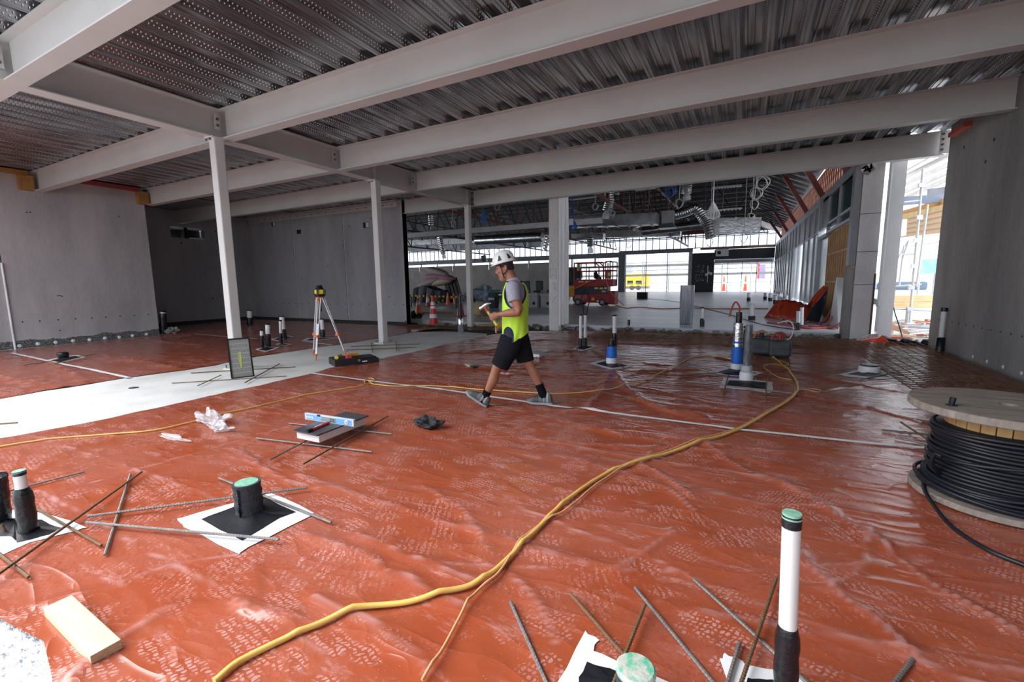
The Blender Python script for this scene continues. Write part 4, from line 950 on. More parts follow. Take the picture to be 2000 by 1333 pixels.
cord([(1250, 750), (1270, 741), (1300, 727), (1330, 712), (1350, 700), (1380, 697), (1405, 698), (1425, 702)], .0075, m_ycord, 'yellow cord from the worker side to the foil pipe', n=8)
zi = lambda x, y: .11
cord([(1187, 585), (1196, 592), (1208, 599), (1225, 603), (1245, 601), (1290, 604), (1340, 603), (1400, 604), (1480, 604), (1500, 604)], .02, m_ocord, 'orange cord lying across the interior slab from the scissor lift', h=zi, gz=.11)
cord([(1265, 584), (1320, 590), (1370, 602), (1420, 614), (1470, 630), (1510, 639), (1560, 646)], .012, mat('dark_red_cable', (.08, .03, .03), .5), 'thin dark cable trailing over the interior slab to the kerb', h=zi, gz=.11)
# ---------------------------------------------------------------- cable spool
m_spool = mat('weathered_plywood', (.30, .255, .22), .75, col2=(.15, .13, .115), vs=7, bump=.3, bs=30, stretch=(1, 6, 1))
m_stave = mat('golden_staves', (.50, .31, .12), .6, col2=(.36, .2, .07), vs=5, stretch=(4, 4, .7))
m_cable = mat('black_cable', (.010, .012, .018), .42, spec=.35, bump=.1)
SC = V(1.50, 3.87, .02); t = thing('cable_spool', 'large wooden cable spool wound with black cable at the right edge', 'cable spool', tuple(SC))
def disc(R_, z0, z1, hole): 
    mb = MB(); n = 64; vs = []
    for r, z in ((hole, z0), (R_-.006, z0), (R_, z0+.006), (R_, z1-.006), (R_-.006, z1), (hole, z1)):
        for j in range(n): a = 2*math.pi*j/n; vs.append(SC+V(r*math.cos(a), r*math.sin(a), z))
    fs = [(i*n+j, i*n+(j+1) % n, ((i+1) % 6)*n+(j+1) % n, ((i+1) % 6)*n+j) for i in range(6) for j in range(n)]
    return mb.add(vs, fs)
sub(disc(.43, 0, .04, .04), 'lower_flange', m_spool, t)
tf = sub(disc(.475, .575, .625, .045), 'upper_flange', m_spool, t)
mb = MB(); 
for y in (-.16, .16): mb.b2((SC.x-.44, SC.y+y-.0015, SC.z+.6255), (SC.x+.44, SC.y+y+.0015, SC.z+.6262))
sub(mb, 'board_joints', m_joint, tf)
hole = gp(1858, 792, SC.z+.626)
sub(MB().lathe(hole, [(.03, 0), (.03, .0015)], 16), 'hole', m_dark, tf)
sub(MB().tube([hole+V(0, 0, -.01), hole+V(.002, 0, .02), hole+V(.006, .0, .05)], [.014, .016, .017], 8), 'cable_end', m_cable, t)
mb = MB(); n = 26
for j in range(n):
    a = 2*math.pi*j/n; c = SC+V(.27*math.cos(a), .27*math.sin(a), .31); R = Matrix.Rotation(a, 3, 'Z'); mb.box(c, (.022, 2*.27*math.tan(math.pi/n)-.004, .53), 0, R)
sub(mb, 'drum_staves', m_stave, t)
sub(MB().lathe(SC, [(.30, .04), (.322, .05), (.322, .47), (.30, .48)], 48), 'inner_windings', m_cable, t, smooth=True)
rnd = random.Random(9); mb = MB(); rr = .0115
zs = [SC.z+.05+i*.0245 for i in range(18)]
for i, z in enumerate(zs):
    r0 = .335+.010*math.sin(i*1.3)+(.02 if i < 4 else 0)
    mb.tube([SC+V((r0+.004*math.sin(a*3+i))*math.cos(a), (r0+.004*math.sin(a*3+i))*math.sin(a), z-SC.z+.004*math.sin(a*2+i)) for a in [2*math.pi*k/56 for k in range(56)]], rr, 8, close=True)
for i, (z0, tilt, r0) in enumerate(((.10, .05, .36), (.16, .06, .355), (.30, .05, .35), (.44, .03, .345), (.05, .02, .385), (.07, .03, .40))):
    mb.tube([SC+V(r0*math.cos(a), r0*math.sin(a), z0+tilt*math.sin(a+i)) for a in [2*math.pi*k/56 for k in range(56)]], rr, 8, close=True)
sub(mb, 'wound_cable', m_cable, t, smooth=True)
# loose end
px = [(1840, 893), (1826, 888), (1820, 905), (1835, 930), (1818, 940), (1806, 935), (1805, 955), (1822, 985), (1860, 1030), (1930, 1075), (2010, 1108)]
zz = [.33, .33, .26, .15, .09, .07, .06, .055, .03, .03, .03]
sub(MB().tube(spline([gp(x, y, z) for (x, y), z in zip(px, zz)], 8), .0115, 8), 'loose_cable', m_cable, t, smooth=True)
# ---------------------------------------------------------------- timber offcut
a, b_, c_, d_ = gp(90, 1212, 0.0), gp(180, 1308, 0), gp(234, 1285, 0), gp(140, 1190, 0)
L_ = (b_-a); wv = (c_-b_); wv = wv-L_*(wv.dot(L_)/L_.dot(L_)); wd = wv.normalized()*.095; ln = L_.normalized()*.53
a = b_-ln
mb = MB(); hh = .045; z0 = .01
P = [a, b_, b_+wd, a+wd]; up = V(0, 0, 1)
vs = [p+up*z0 for p in P]+[p+up*(z0+hh) for p in P]
mb.add(vs, [(0, 3, 2, 1), (4, 5, 6, 7), (0, 1, 5, 4), (2, 3, 7, 6), (0, 4, 7, 3)]).add(vs, [(1, 2, 6, 5)], 1)
t = tag(mb.build('timber_block', [mat('planed_pine', (.62, .54, .40), .6, col2=(.52, .42, .28), vs=3, stretch=(1, 9, 1)), mat('pine_end_grain', (.62, .47, .3), .7, col2=(.42, .3, .18), vs=9, stretch=(2, 12, 12))], bevel=.004, loc=tuple(a)), 'short pale pine offcut lying on the membrane near the lower left corner', 'timber block')
# ---------------------------------------------------------------- tool panel with level and marker
zt = .155
q1, q2, q3, q4 = gp(572, 842, zt), gp(618, 852, zt), gp(719, 811, zt), gp(677, 806, zt)
q1, q2 = gp(571, 841, zt), gp(619, 851, zt); dv = (gp(720, 812, zt)-q2); q3 = q2+dv; q4 = q1+dv
ctr = (q1+q2+q3+q4)/4; t = thing('access_panel', 'black-topped white floor panel frame lying on four rods, carrying a level', 'panel', (ctr.x, ctr.y, .08))
ins = [ctr+(p-ctr)*.9 for p in (q1, q2, q3, q4)]
sub(MB().poly([V(p.x, p.y, .075) for p in ins], .07), 'white_frame', m_pvc, t)
sub(MB().poly([V(p.x, p.y, .145) for p in (q1, q2, q3, q4)], .012), 'black_top', mat('black_panel_top', (.035, .038, .045), .35, col2=(.07, .07, .08), vs=8), t)
m_lvl = mat('level_blue', (.16, .36, .68), .4); m_lgrey = mat('level_grey', (.48, .56, .66), .4)
la, lb = gp(598, 818, .19), gp(693, 833, .19)
la = gp(598, 819, zt+.003); lb = gp(693, 833.5, zt+.003); u_ = (lb-la).normalized(); nn = V(u_.y, -u_.x, 0)
t = thing('spirit_level', 'blue digital spirit level standing on edge across the black panel', 'level', tuple((la+lb)/2))
zc_ = zt+.004; Lh = (lb-la).length; Rz = Matrix((u_, -nn, V(0, 0, 1))).transposed()
def lv(s, h, off, sx, sy, sz): return MB().box(la+u_*s+V(0, 0, h)+nn*off, (sx, sy, sz), 0, Rz)
sub(lv(Lh/2, .0325, 0, Lh, .026, .065), 'body', m_lgrey, t, bevel=.002)
for s, w_ in ((Lh*.19, Lh*.32), (Lh*.79, Lh*.34)): sub(lv(s, .032, .0135, w_, .002, .05), 'blue_face', m_lvl, t)
ds = sub(lv(Lh*.5, .032, .0135, Lh*.3, .004, .045), 'display', mat('display_grey', (.2, .24, .25), .3), t)
for i in range(3):
    for j in range(3): sub(lv(Lh*(.54+.035*i), .02+.012*j, .0165, .008, .003, .007), 'button', m_black, ds)
c0 = la+u_*Lh*.86+V(0, 0, .033)+nn*.012
sub(MB().cyl(c0, c0+nn*.006, .021, n=20), 'vial_ring', m_white, t); sub(MB().cyl(c0+nn*.006, c0+nn*.008, .011, n=16), 'vial', mat('vial_grey', (.4, .36, .36), .3), t)
sub(lv(Lh*.30, .058, .0135, .04, .004, .018), 'top_vial', m_black, t)
mb = MB()
for k_, w_ in enumerate((.006, .012, .006, .01, .01, .006, .012)): mb.box(la+u_*(.024+.013*k_)+V(0, 0, .030+.003*(k_ % 2))+nn*.0153, (w_*.8, .001, .016 if k_ % 3 else .022), 0, Rz)
sub(mb, 'white_lettering', m_white, t)
a = gp(600, 843.5, zt+.014); b_ = gp(642, 826, zt+.014); t = thing('marker_pen', 'red marker with black end lying on the black panel', 'marker', tuple(a))
sub(MB().tube([a, a.lerp(b_, .2)], .016, 10), 'cap', m_black, t, smooth=True); sub(MB().tube([a.lerp(b_, .2), b_], .013, 10), 'barrel', mat('marker_red', (.6, .03, .04), .4), t, smooth=True)
sub(MB().bar(a.lerp(b_, .35)+V(0, 0, .013), a.lerp(b_, .7)+V(0, 0, .013), .008, .002), 'print', m_white, t)
# ---------------------------------------------------------------- grate panel on the front column
z0, z1 = .008, .62
bl, br = gp(454, 739, z0), gp(494, 735, z0)
bl = V(-7.42, 4.36, 0) if False else gp(453, 740, z0); br = gp(495.5, 735, z0)
tl = V(CX+.09, 0, 0); w_ = br-bl
# lean back to the column: find top point above with image y 664
def vert(P, dx, dy, h): return V(P.x+dx, P.y+dy, h)
lean = V(-.12, .05, 0)
best = None
for h in np.arange(.3, .9, .01):
    d = V(bl.x+lean.x, bl.y+lean.y, h)-V(0, 0, HC); yy = 666.5-F*d.dot(UP)/d.dot(FWD)
    if best is None or abs(yy-664) < best[0]: best = (abs(yy-664), h)
hg = best[1]
t = thing('grate_panel', 'grey gridded panel with dark frame leaning against the front column', 'panel', tuple(bl))
P = [bl, br, br+lean+V(0, 0, hg-z0), bl+lean+V(0, 0, hg-z0)]; nrm = (P[1]-P[0]).cross(P[3]-P[0]).normalized()
if nrm.dot(V(0, 0, HC)-bl) < 0: nrm = -nrm
m_gr = mat('grate_grey', (.27, .27, .26), .5, col2=(.2, .2, .2), vs=60)
sub(MB().poly(P, .03, n=-nrm), 'backing', m_gr, t)
lp_ = lambda u, v: P[0].lerp(P[1], u).lerp(P[3].lerp(P[2], u), v)
mb = MB()
for (u0, v0, u1, v1) in ((0, 0, 1, 0), (1, 0, 1, 1), (1, 1, 0, 1), (0, 1, 0, 0)): mb.bar(lp_(u0, v0)+nrm*.006, lp_(u1, v1)+nrm*.006, .022, .02, up=tuple(nrm))
sub(mb, 'frame', m_black, t)
mb = MB()
for i in range(1, 8): mb.bar(lp_(.05, i/8)+nrm*.003, lp_(.95, i/8)+nrm*.003, .005, .004, up=tuple(nrm))
for i in range(1, 16): mb.bar(lp_(i/16, .03)+nrm*.002, lp_(i/16, .97)+nrm*.002, .0015, .003, up=tuple(nrm))
sub(mb, 'grid_bars', mat('grid_pale', (.55, .55, .5), .5), t)
mb = MB().bar(lp_(.48, .25)+nrm*.005, lp_(.50, .66)+nrm*.005, .03, .003, up=tuple(nrm)); mb.tube([lp_(.48+.1*math.cos(a)*.8, .5+.1*math.sin(a))+nrm*.005 for a in np.linspace(1.2, 5.2, 12)], .006, 5)
sub(mb, 'spray_mark', mat('green_spray', (.42, .5, .12), .6), t)
# ---------------------------------------------------------------- tripod with rotating laser
m_trl = mat('tripod_white', (.66, .66, .68), .35, .2); m_tro = mat('tripod_orange', (.62, .16, .04), .45); m_yel = mat('laser_yellow', (.80, .62, .04), .4)
hd = V(*gp(617, 703)); top = V(-7.62, 6.18, 1.27)
best = None
for h in np.arange(1, 1.6, .01):
    d = V(top.x, top.y, h)-V(0, 0, HC); yy = 666.5-F*d.dot(UP)/d.dot(FWD)
    if best is None or abs(yy-580) < best[0]: best = (abs(yy-580), h, 1000+F*d.dot(RGT)/d.dot(FWD))
dd = (625-best[2])/F*(V(top.x, top.y, best[1])-V(0, 0, HC)).dot(FWD); top = V(top.x, top.y, best[1])+RGT*dd; top.z = best[1]
t = thing('tripod', 'surveying tripod with white legs and orange fittings on the concrete strip', 'tripod', (top.x, top.y, .01))
sub(MB().lathe(top-V(0, 0, .05), [(.03, -.05), (.05, -.02), (.085, 0), (.085, .03), (.06, .05)], 6), 'head', m_tro, t)
sub(MB().cyl(top-V(0, 0, .3), top-V(0, 0, .05), .018), 'centre_screw', m_black, t)
for (px_, py_) in ((617, 705), (612, 695), (677, 697)):
    f = gp(px_, py_, .005); d = (f-top); s = d.cross(V(0, 0, 1)).normalized(); s0 = top-V(0, 0, .03)+V(d.x, d.y, 0).normalized()*.07
    lg = sub(MB().tube([s0+s*.035, s0.lerp(f, .62)+s*.02], .011, 8).tube([s0-s*.035, s0.lerp(f, .62)-s*.02], .011, 8), 'leg', m_trl, t)
    sub(MB().bar(s0.lerp(f, .42), s0.lerp(f, .93), .032, .018), 'lower_leg', m_trl, lg)
    sub(MB().box(s0.lerp(f, .62), (.085, .06, .05)), 'clamp', m_tro, lg); sub(MB().tube([s0.lerp(f, .9), f], [.026, .005], 8), 'foot', m_tro, lg)
    sub(MB().box(s0.lerp(f, .91)+V(d.x, d.y, 0).normalized()*.03, (.06, .05, .012)), 'foot_step', m_tro, lg)
t = thing('laser_level', 'yellow and black rotating laser level mounted on the tripod', 'laser level', tuple(top))
sub(MB().lathe(top, [(.085, .0), (.105, .02), (.105, .045), (.095, .05)], 16), 'base', m_black, t, smooth=True)
sub(MB().lathe(top, [(.088, .05), (.1, .07), (.096, .13), (.085, .14)], 8), 'yellow_body', m_yel, t)
for k in range(4):
    a = k*math.pi/2+.5; sub(MB().box(top+V(.097*math.cos(a), .097*math.sin(a), .09), (.035, .035, .11), 0, Matrix.Rotation(a, 3, 'Z')), 'bumper', m_black, t)
sub(MB().lathe(top, [(.085, .14), (.07, .17), (.05, .205), (.045, .21)], 12), 'lantern', m_black, t); sub(MB().lathe(top, [(.07, .155), (.058, .19)], 12), 'lantern_glass', mat('smoked_glass', (.09, .12, .12), .1), t)
sub(MB().lathe(top, [(.052, .205), (.055, .225), (.03, .23)], 12), 'lantern_cap', m_black, t)
# ---------------------------------------------------------------- open tool case
pa, pb, pc, pd = gp(652, 708, .01), gp(672, 718, .01), gp(733, 711, .01), gp(712, 701, .01)
ctr = (pa+pb+pc+pd)/4; ux = (pc-pb).normalized(); uy = (pa-pb); uy = (uy-ux*uy.dot(ux)).normalized(); lx, ly = .78, .46
t = thing('tool_case', 'open black tool case with yellow and red tools beside the tripod', 'tool case', (ctr.x, ctr.y, .01))
Rc = Matrix((ux, uy, V(0, 0, 1))).transposed()
def cb(cx, cy, cz, sx_, sy_, sz, m=0): return MB().box(ctr+ux*cx+uy*cy+V(0, 0, cz), (sx_, sy_, sz), m, Rc)
m_case = mat('case_black', (.016, .017, .021), .45, var=.3)
mb = MB()
for cx, cy, sx_, sy_ in ((-.2, 0, .38, ly), ): mb.box(ctr+ux*cx+V(0, 0, .01), (sx_, sy_, .02), 0, Rc)
for cx, cy, sx_, sy_ in ((-.2, -ly/2, .38, .02), (-.2, ly/2, .38, .02), (-.39, 0, .02, ly), (-.01, 0, .02, ly)): mb.box(ctr+ux*cx+uy*cy+V(0, 0, .06), (sx_, sy_, .12), 0, Rc)
sub(mb, 'case_body', m_case, t)
mb = MB().box(ctr+ux*.2+V(0, 0, .045), (.38, ly, .09), 0, Rc).box(ctr+ux*.2+V(0, 0, .1), (.32, ly*.8, .03), 0, Rc)
sub(mb, 'lid', m_case, t, bevel=.02)
sub(cb(-.2, 0, .1, .35, ly*.92, .05), 'foam_insert', m_case, t)
sub(MB().cyl(ctr-ux*.34-uy*.1+V(0, 0, .15), ctr-ux*.22+uy*.1+V(0, 0, .15), .035, n=12), 'yellow_tool', mat('dull_yellow', (.5, .45, .05), .5), t, smooth=True)
sub(cb(-.13, -.12, .14, .1, .09, .07), 'red_tool', mat('tool_red', (.6, .05, .07), .4), t, bevel=.01); sub(MB().cyl(ctr-ux*.12+V(0, 0, .16), ctr+ux*.08+uy*.02+V(0, 0, .15), .03, n=12), 'orange_handle', mat('tool_orange', (.6, .28, .03), .4), t, smooth=True)
sub(cb(.02, -ly/2-.005, .08, .05, .02, .04), 'latch', m_galv, t); sub(cb(.12, -ly/2-.003, .05, .09, .004, .02), 'badge', m_white, t)
# ---------------------------------------------------------------- small litter
def lump(label, name, cat, px, r, m, n=22, flat=.5, sd=0, amp=.5, zz=.012, sm=True):
    c = gp(px[0], px[1], zz); rnd = random.Random(sd); mb = MB(); k = 12; vs = []
    ph = [rnd.uniform(0, 6) for _ in range(6)]
    for i in range(k+1):
        a = math.pi*i/k
        for j in range(n):
            tt = 2*math.pi*j/n; f = 1+amp*(math.sin(tt*3+ph[0]+a*2)*.35+math.sin(tt*5+ph[1]-a*3)*.3+math.sin(a*6+ph[2]+tt)*.3)
            vs.append(c+V(r[0]*f*math.sin(a)*math.cos(tt), r[1]*f*math.sin(a)*math.sin(tt), max(0, r[2]*f*(1-math.cos(a))*.5)))
    mb.add(vs, [(i*n+j, i*n+(j+1) % n, (i+1)*n+(j+1) % n, (i+1)*n+j) for i in range(k) for j in range(n)])
    o = mb.build(name, m, loc=tuple(c), sub=2)
    o.data.polygons.foreach_set('use_smooth', [True]*len(o.data.polygons))
    tx = bpy.data.textures.new('crumple', 'CLOUDS'); tx.noise_scale = max(r)*.28
    dm = o.modifiers.new('crumple', 'DISPLACE'); dm.texture = tx; dm.strength = min(r[2], r[0])*amp*.7; dm.mid_level = .5
    return tag(o, label, cat)
m_wrap = mat('clear_wrap', (.8, .78, .8), .12, alpha=.38, bump=.9, bs=14)
lump('crumpled clear plastic wrap, larger piece left of the tool panel', 'plastic_wrap', 'plastic wrap', (415, 828), (.20, .09, .10), m_wrap, sd=3, amp=.9)
lump('crumpled clear plastic wrap piece in front of the larger one', 'plastic_wrap', 'plastic wrap', (430, 842), (.14, .06, .07), m_wrap, sd=5, amp=.9)
lump('flat scrap of clear plastic wrap left of the crumpled pieces', 'plastic_wrap', 'plastic wrap', (340, 857), (.22, .04, .02), m_wrap, sd=6, amp=.8)
t = lump('black work glove crumpled on the membrane right of the tool panel', 'work_glove', 'glove', (835, 836), (.16, .08, .10), mat('black_cloth', (.016, .018, .024), .75, bump=.6, bs=50), sd=12, amp=.55)
lump('pink scrap of paper lying behind the legs of the worker', 'paper_scrap', 'paper', (986, 731), (.13, .07, .015), mat('pink_paper', (.62, .28, .34), .6), sd=13, amp=.9)
lump('clump of grey wire and plastic at the end of the left concrete wall', 'debris_clump', 'debris', (335, 652), (.3, .15, .15), mat('grey_litter', (.28, .28, .27), .7, col2=(.08, .08, .08), vs=20), sd=14, amp=1.)
a = gp(912, 712, .03); b_ = gp(930, 719, .03); t = thing('packet', 'grey and dark flat packet lying left of the worker', 'packet', tuple(a))
sub(MB().bar(a, a.lerp(b_, .62), .10, .035), 'pale_half', mat('packet_grey', (.42, .42, .38), .5), t, bevel=.008); sub(MB().bar(a.lerp(b_, .62), b_, .10, .04), 'dark_half', m_black, t, bevel=.008)
t = thing('access_panel', 'small white floor panel with dark edge behind the worker', 'panel', tuple(gp(1040, 696, .02)))
c = gp(1040, 697, .0); sub(MB().box(c+V(0, 0, .05), (.42, .30, .06)), 'frame', m_white, t); sub(MB().box(c+V(0, 0, .085), (.46, .34, .012)), 'top', mat('panel_grey', (.3, .3, .3), .4), t)
# ---------------------------------------------------------------- wrapped post
b = gp(1340, 634, .11); w0 = yp(1327, 600, b.y).x; w1 = yp(1353, 600, b.y).x; h = yp(1343, 558, b.y).z
t = thing('wrapped_post', 'upright rounded grey post wrapped in clear plastic on the slab edge', 'wrapped post', tuple(b))
wd_ = w1-w0; m_wp = mat('wrapped_grey', (.07, .075, .09), .25, col2=(.25, .27, .32), vs=1.3, stretch=(8, 8, .8), bump=.5, bs=4, thr=(.45, .7), coat=.5)
mb = MB(); vs = []; n = 20; prof = [(.86, 0), (.95, .02), (1, .3), (1.06, .8), (1.04, 1.2), (1.0, h-b.z-.10), (.95, h-b.z-.05), (.82, h-b.z-.015), (.55, h-b.z)]
for s_, z in prof:
    for j in range(n):
        a = 2*math.pi*j/n; cx, sy = math.cos(a), math.sin(a); sg = lambda v: math.copysign(abs(v)**.5, v)
        vs.append(b+V(wd_/2*s_*sg(cx)+.02*z*0, .14*s_*sg(sy), z))
mb.add(vs, [(i*n+j, i*n+(j+1) % n, (i+1)*n+(j+1) % n, (i+1)*n+j) for i in range(len(prof)-1) for j in range(n)]+[tuple(range(n))[::-1], tuple((len(prof)-1)*n+j for j in range(n))])
sub(mb, 'post', m_wp, t, smooth=True)
mb = MB()
for k in range(9): x = b.x-wd_*.35+wd_*.7*k/8; mb.tube([V(x+.02*math.sin(z*5+k), b.y-.15, b.z+.05+z) for z in np.linspace(0, h-b.z-.12, 8)], .006, 5)
sub(mb, 'film_creases', mat('film_crease', (.5, .52, .56), .2, alpha=.6), t)
# ---------------------------------------------------------------- batteries / transformer boxes
m_bat = mat('dusty_black_box', (.012, .014, .017), .5, col2=(.05, .06, .065), vs=9, bump=.4, bs=10, thr=(.45, .8))
for k, (x, y, sx_, lab) in enumerate(((1487, 694, .36, 'black plastic drum box behind the yellow cord, left of the pair'), (1523, 699, .36, 'dusty black box with grey plugs right of the yellow cord'))):
    b = gp(x, y, .015); t = thing('power_box', lab, 'power box', tuple(b)); b2_ = b+V(0, .15, .16)
    sub(MB().box(b2_, (sx_, .28, .31)), 'case', m_bat, t, bevel=.045)
    sub(MB().box(b2_+V(0, -.14, -.06), (sx_*.8, .02, .12)), 'front_panel', m_bat, t, bevel=.01)
    sub(MB().tube(spline([b2_+V(-.15, -.05, .14), b2_+V(-.1, -.06, .26), b2_+V(.0, -.06, .30), b2_+V(.08, -.06, .25)], 6), .018, 8), 'handle_hose', m_tro if k == 0 else m_redc, t, smooth=True)
    if k: sub(MB().tube(spline([b2_+V(.1, 0, .15), b2_+V(.17, 0, .22), b2_+V(.2, .05, .4), b2_+V(.12, .1, .5), b2_+V(-.05, .2, .45)], 6), .011, 6), 'white_lead', m_white, t, smooth=True)
    sub(MB().cyl(b2_+V(.0, -.02, .15), b2_+V(-.01, -.02, .26), .04, n=12), 'plug', m_redc if k else m_foam, t, smooth=True)
# ---------------------------------------------------------------- traffic cones
m_co = mat('cone_orange', (.85, .13, .02), .45); m_cr = mat('cone_red', (.62, .03, .02), .45); m_cw = mat('cone_white', (.75, .75, .74), .4); m_cb = mat('cone_base_dark', (.05, .04, .04), .7)
def cone(label, p, h, bands, m=m_co, base=m_co, tilt=None, g='traffic cones by the trench'):
    t = thing('traffic_cone', label, 'traffic cone', tuple(p), g); o0 = V(*p); k = h/.9
    rad = lambda z: (.15-.115*z/h)*k**.6
    sub(MB().box(o0+V(0, 0, .015), (.36*k, .36*k, .03)), 'base', base, t, bevel=.01)
    sub(MB().tube([o0+V(0, 0, .02), o0+V(0, 0, h)], [rad(0), rad(h)], 18), 'body', m, t, smooth=True)
    for a, b in bands: sub(MB().tube([o0+V(0, 0, a*h), o0+V(0, 0, b*h)], [rad(a*h)+.004, rad(b*h)+.004], 18), 'white_band', m_cw, t, smooth=True)
    if tilt: t.rotation_euler = tilt
    return t
def cone_px(label, x, yb_, yt, z, bands, **k):
    b = gp(x, yb_, z); h = yp(x, yt, b.y).z-z; return cone(label, b, h, bands, **k)
cone_px('nearest orange and white traffic cone standing in the dirt trench', 847, 637, 578, -.055, ((.27, .40), (.58, .66), (.70, .80)), m=m_cr)
cone_px('orange cone with one thin white band beside the back concrete wall edge', 818, 615, 577, .11, ((.52, .68), (.85, .93)), base=m_cb)
cone_px('red and white cone with broad white band farther back', 836, 599, 573, .11, ((.33, .68),), m=m_cr, base=m_cb)
cone_px('orange cone with bent top behind the barrier bar', 875, 595, 572, .11, ((.55, .75),))
cone_px('tilted orange cone touching the bent one, right of it', 890, 594, 572, .11, ((.6, .75),), tilt=(0, -.25, 0))
cone_px('red cone hidden behind the black pipe with foil foot', 900, 618, 574, .11, ((.6, .75),), m=m_cr, base=m_cr)
a = yp(800, 578, 20.5); b_ = yp(893, 580, 20.5); m_haz = bpy.data.materials.new('hazard_stripes')
mb = MB(); n = 12
for i in range(n*2): p = a.lerp(b_, i/(n*2)); q_ = a.lerp(b_, (i+1)/(n*2)); mb.tube([p, q_], .05, 8, m=i % 2)
t = thing('barrier_bar', 'yellow and black striped barrier bar resting behind the cones', 'barrier', (a.x, a.y, .11))
sub(mb, 'striped_bar', [m_black, mat('hazard_yellow', (.75, .45, .02), .5)], t)
for f in (.02, .5, .97): p = a.lerp(b_, f); sub(MB().bar(p, V(p.x, p.y, .11), .08, .08), 'leg', m_black, t)
mb = MB(); a = gp(850, 592, .16); b_ = yp(892, 580, a.y+1)
for i in range(10): mb.tube([a.lerp(b_, i/10), a.lerp(b_, (i+1)/10)], .045, 8, m=i % 2)
tag(mb.build('barrier_bar', [m_black, mat('hazard_yellow', (.75, .45, .02), .5)]), 'short striped black and yellow bar slanting against the cones', 'barrier')
c = gp(934, 618, .11)
t = lump('rounded yellowish sack on the interior slab right of the thin column', 'sack', 'sack', (934, 619), (.34, .3, .62), mat('hessian', (.48, .38, .2), .8, bump=.4, bs=40), sd=1, amp=.12, zz=.11)
lump('brown lump of rubble right of the sack', 'rubble', 'rubble', (948, 620), (.2, .15, .35), mat('brown_rubble', (.2, .12, .09), .9, bump=1, bs=20), sd=2, amp=.4, zz=.11)
lump('scatter of yellow-tipped debris at foot of back concrete wall edge', 'rubble', 'rubble', (810, 630), (.35, .2, .3), mat('yellowish_rubble', (.6, .5, .1), .8, col2=(.02, .02, .02), vs=6, thr=(.55, .6)), sd=8, amp=.8, zz=-.06)
for x0, x1, y, lab in ((780, 880, 612, 'long broken timber plank along the slab edge left of the cones'), (860, 885, 613, 'short brown plank behind the nearest cone'), (1010, 935, 637, 'pale concrete kerb piece beside the thin far column')):
    a = gp(x0, y, .11); b_ = gp(x1, y, .11)
    tag(MB().bar(a+V(0, 0, .03), b_+V(0, 0, .03), .12, .06).build('plank', mat('old_timber', (.28, .19, .1), .8)), lab, 'plank')
rnd = random.Random(2); mb = MB()
for i in range(150):
    x = rnd.uniform(-6.5, 2.2); mb.box((x, 13.3+rnd.uniform(-.25, .12), .0+rnd.uniform(-.05, .06)), (rnd.uniform(.05, .25), rnd.uniform(.04, .12), rnd.uniform(.03, .1)), 0, Matrix.Rotation(rnd.uniform(0, 3), 3, 'Z') @ Matrix.Rotation(rnd.uniform(-.4, .4), 3, 'X'))
for i in range(160):
    x = rnd.uniform(-10.6, -6.2); mb.box((x, rnd.uniform(12.2, 13.6), rnd.uniform(-.09, .02)), (rnd.uniform(.05, .5), rnd.uniform(.04, .15), rnd.uniform(.03, .12)), 0, Matrix.Rotation(rnd.uniform(0, 3), 3, 'Z') @ Matrix.Rotation(rnd.uniform(-.4, .4), 3, 'X'))
tag(mb.build('rubble', mat('kerb_rubble', (.34, .32, .29), .9, col2=(.05, .045, .04), vs=3)), 'loose rubble and soil strewn along the broken edge of the interior slab', 'rubble', kind='stuff')
# ---------------------------------------------------------------- the worker
MC = V(-2.45, 4.5, 0); md_ = V(-.958, -.287, 0); ml_ = V(.287, -.958, 0)
def W3(f, l, z): return MC+md_*f+ml_*l+V(0, 0, z)
MR = Matrix((md_, ml_, V(0, 0, 1))).transposed()
m_skin = mat('tan_skin', (.30, .125, .072), .5, var=.1, vs=12, sss=.1)
worker = thing('person', 'worker in white hard hat and yellow-green vest striding left, holding a hammer', 'person', (MC.x, MC.y, .0))
def loft(mb, secs, n=20, m=0, cap=True):
    """secs: (centre, axis, ru, rv[, u-direction])"""
    vs = []
    for s in secs:
        c = V(*s[0]); ax = V(*s[1]).normalized(); u = V(*s[4]) if len(s) > 4 else V(0, 1, 0)
        u = (u-ax*u.dot(ax)).normalized(); v = ax.cross(u)
        for j in range(n):
            a = 2*math.pi*j/n; p = c+u*math.cos(a)*s[2]+v*math.sin(a)*s[3]; vs.append(W3(*p))
    k = len(secs); fs = [(i*n+j, i*n+(j+1) % n, (i+1)*n+(j+1) % n, (i+1)*n+j) for i in range(k-1) for j in range(n)]
    if cap: fs += [tuple(range(n))[::-1], tuple((k-1)*n+j for j in range(n))]
    return mb.add(vs, fs, m)
def limb(mb, pts, n=16):      # pts: (f,l,z,r_side,r_frontback)
    secs = []
    for i, p in enumerate(pts):
        a = V(*pts[max(i-1, 0)][:3]); b = V(*pts[min(i+1, len(pts)-1)][:3]); secs.append((p[:3], b-a, p[3], p[4] if len(p) > 4 else p[3]))
    return loft(mb, secs, n)
B = MB()
up = (0, 0, 1)
loft(B, [((-.11, 0, .88), up, .13, .085), ((-.11, 0, 1.0), up, .13, .09), ((-.12, 0, 1.15), up, .155, .11), ((-.125, 0, 1.3), up, .165, .12), ((-.12, 0, 1.40), up, .16, .10), ((-.105, 0, 1.455), up, .10, .075), ((-.085, 0, 1.49), (.2, 0, 1), .062, .064), ((-.05, 0, 1.55), (.3, 0, 1), .058, .062), ((-.03, 0, 1.60), (.3, 0, 1), .055, .06)], 24)
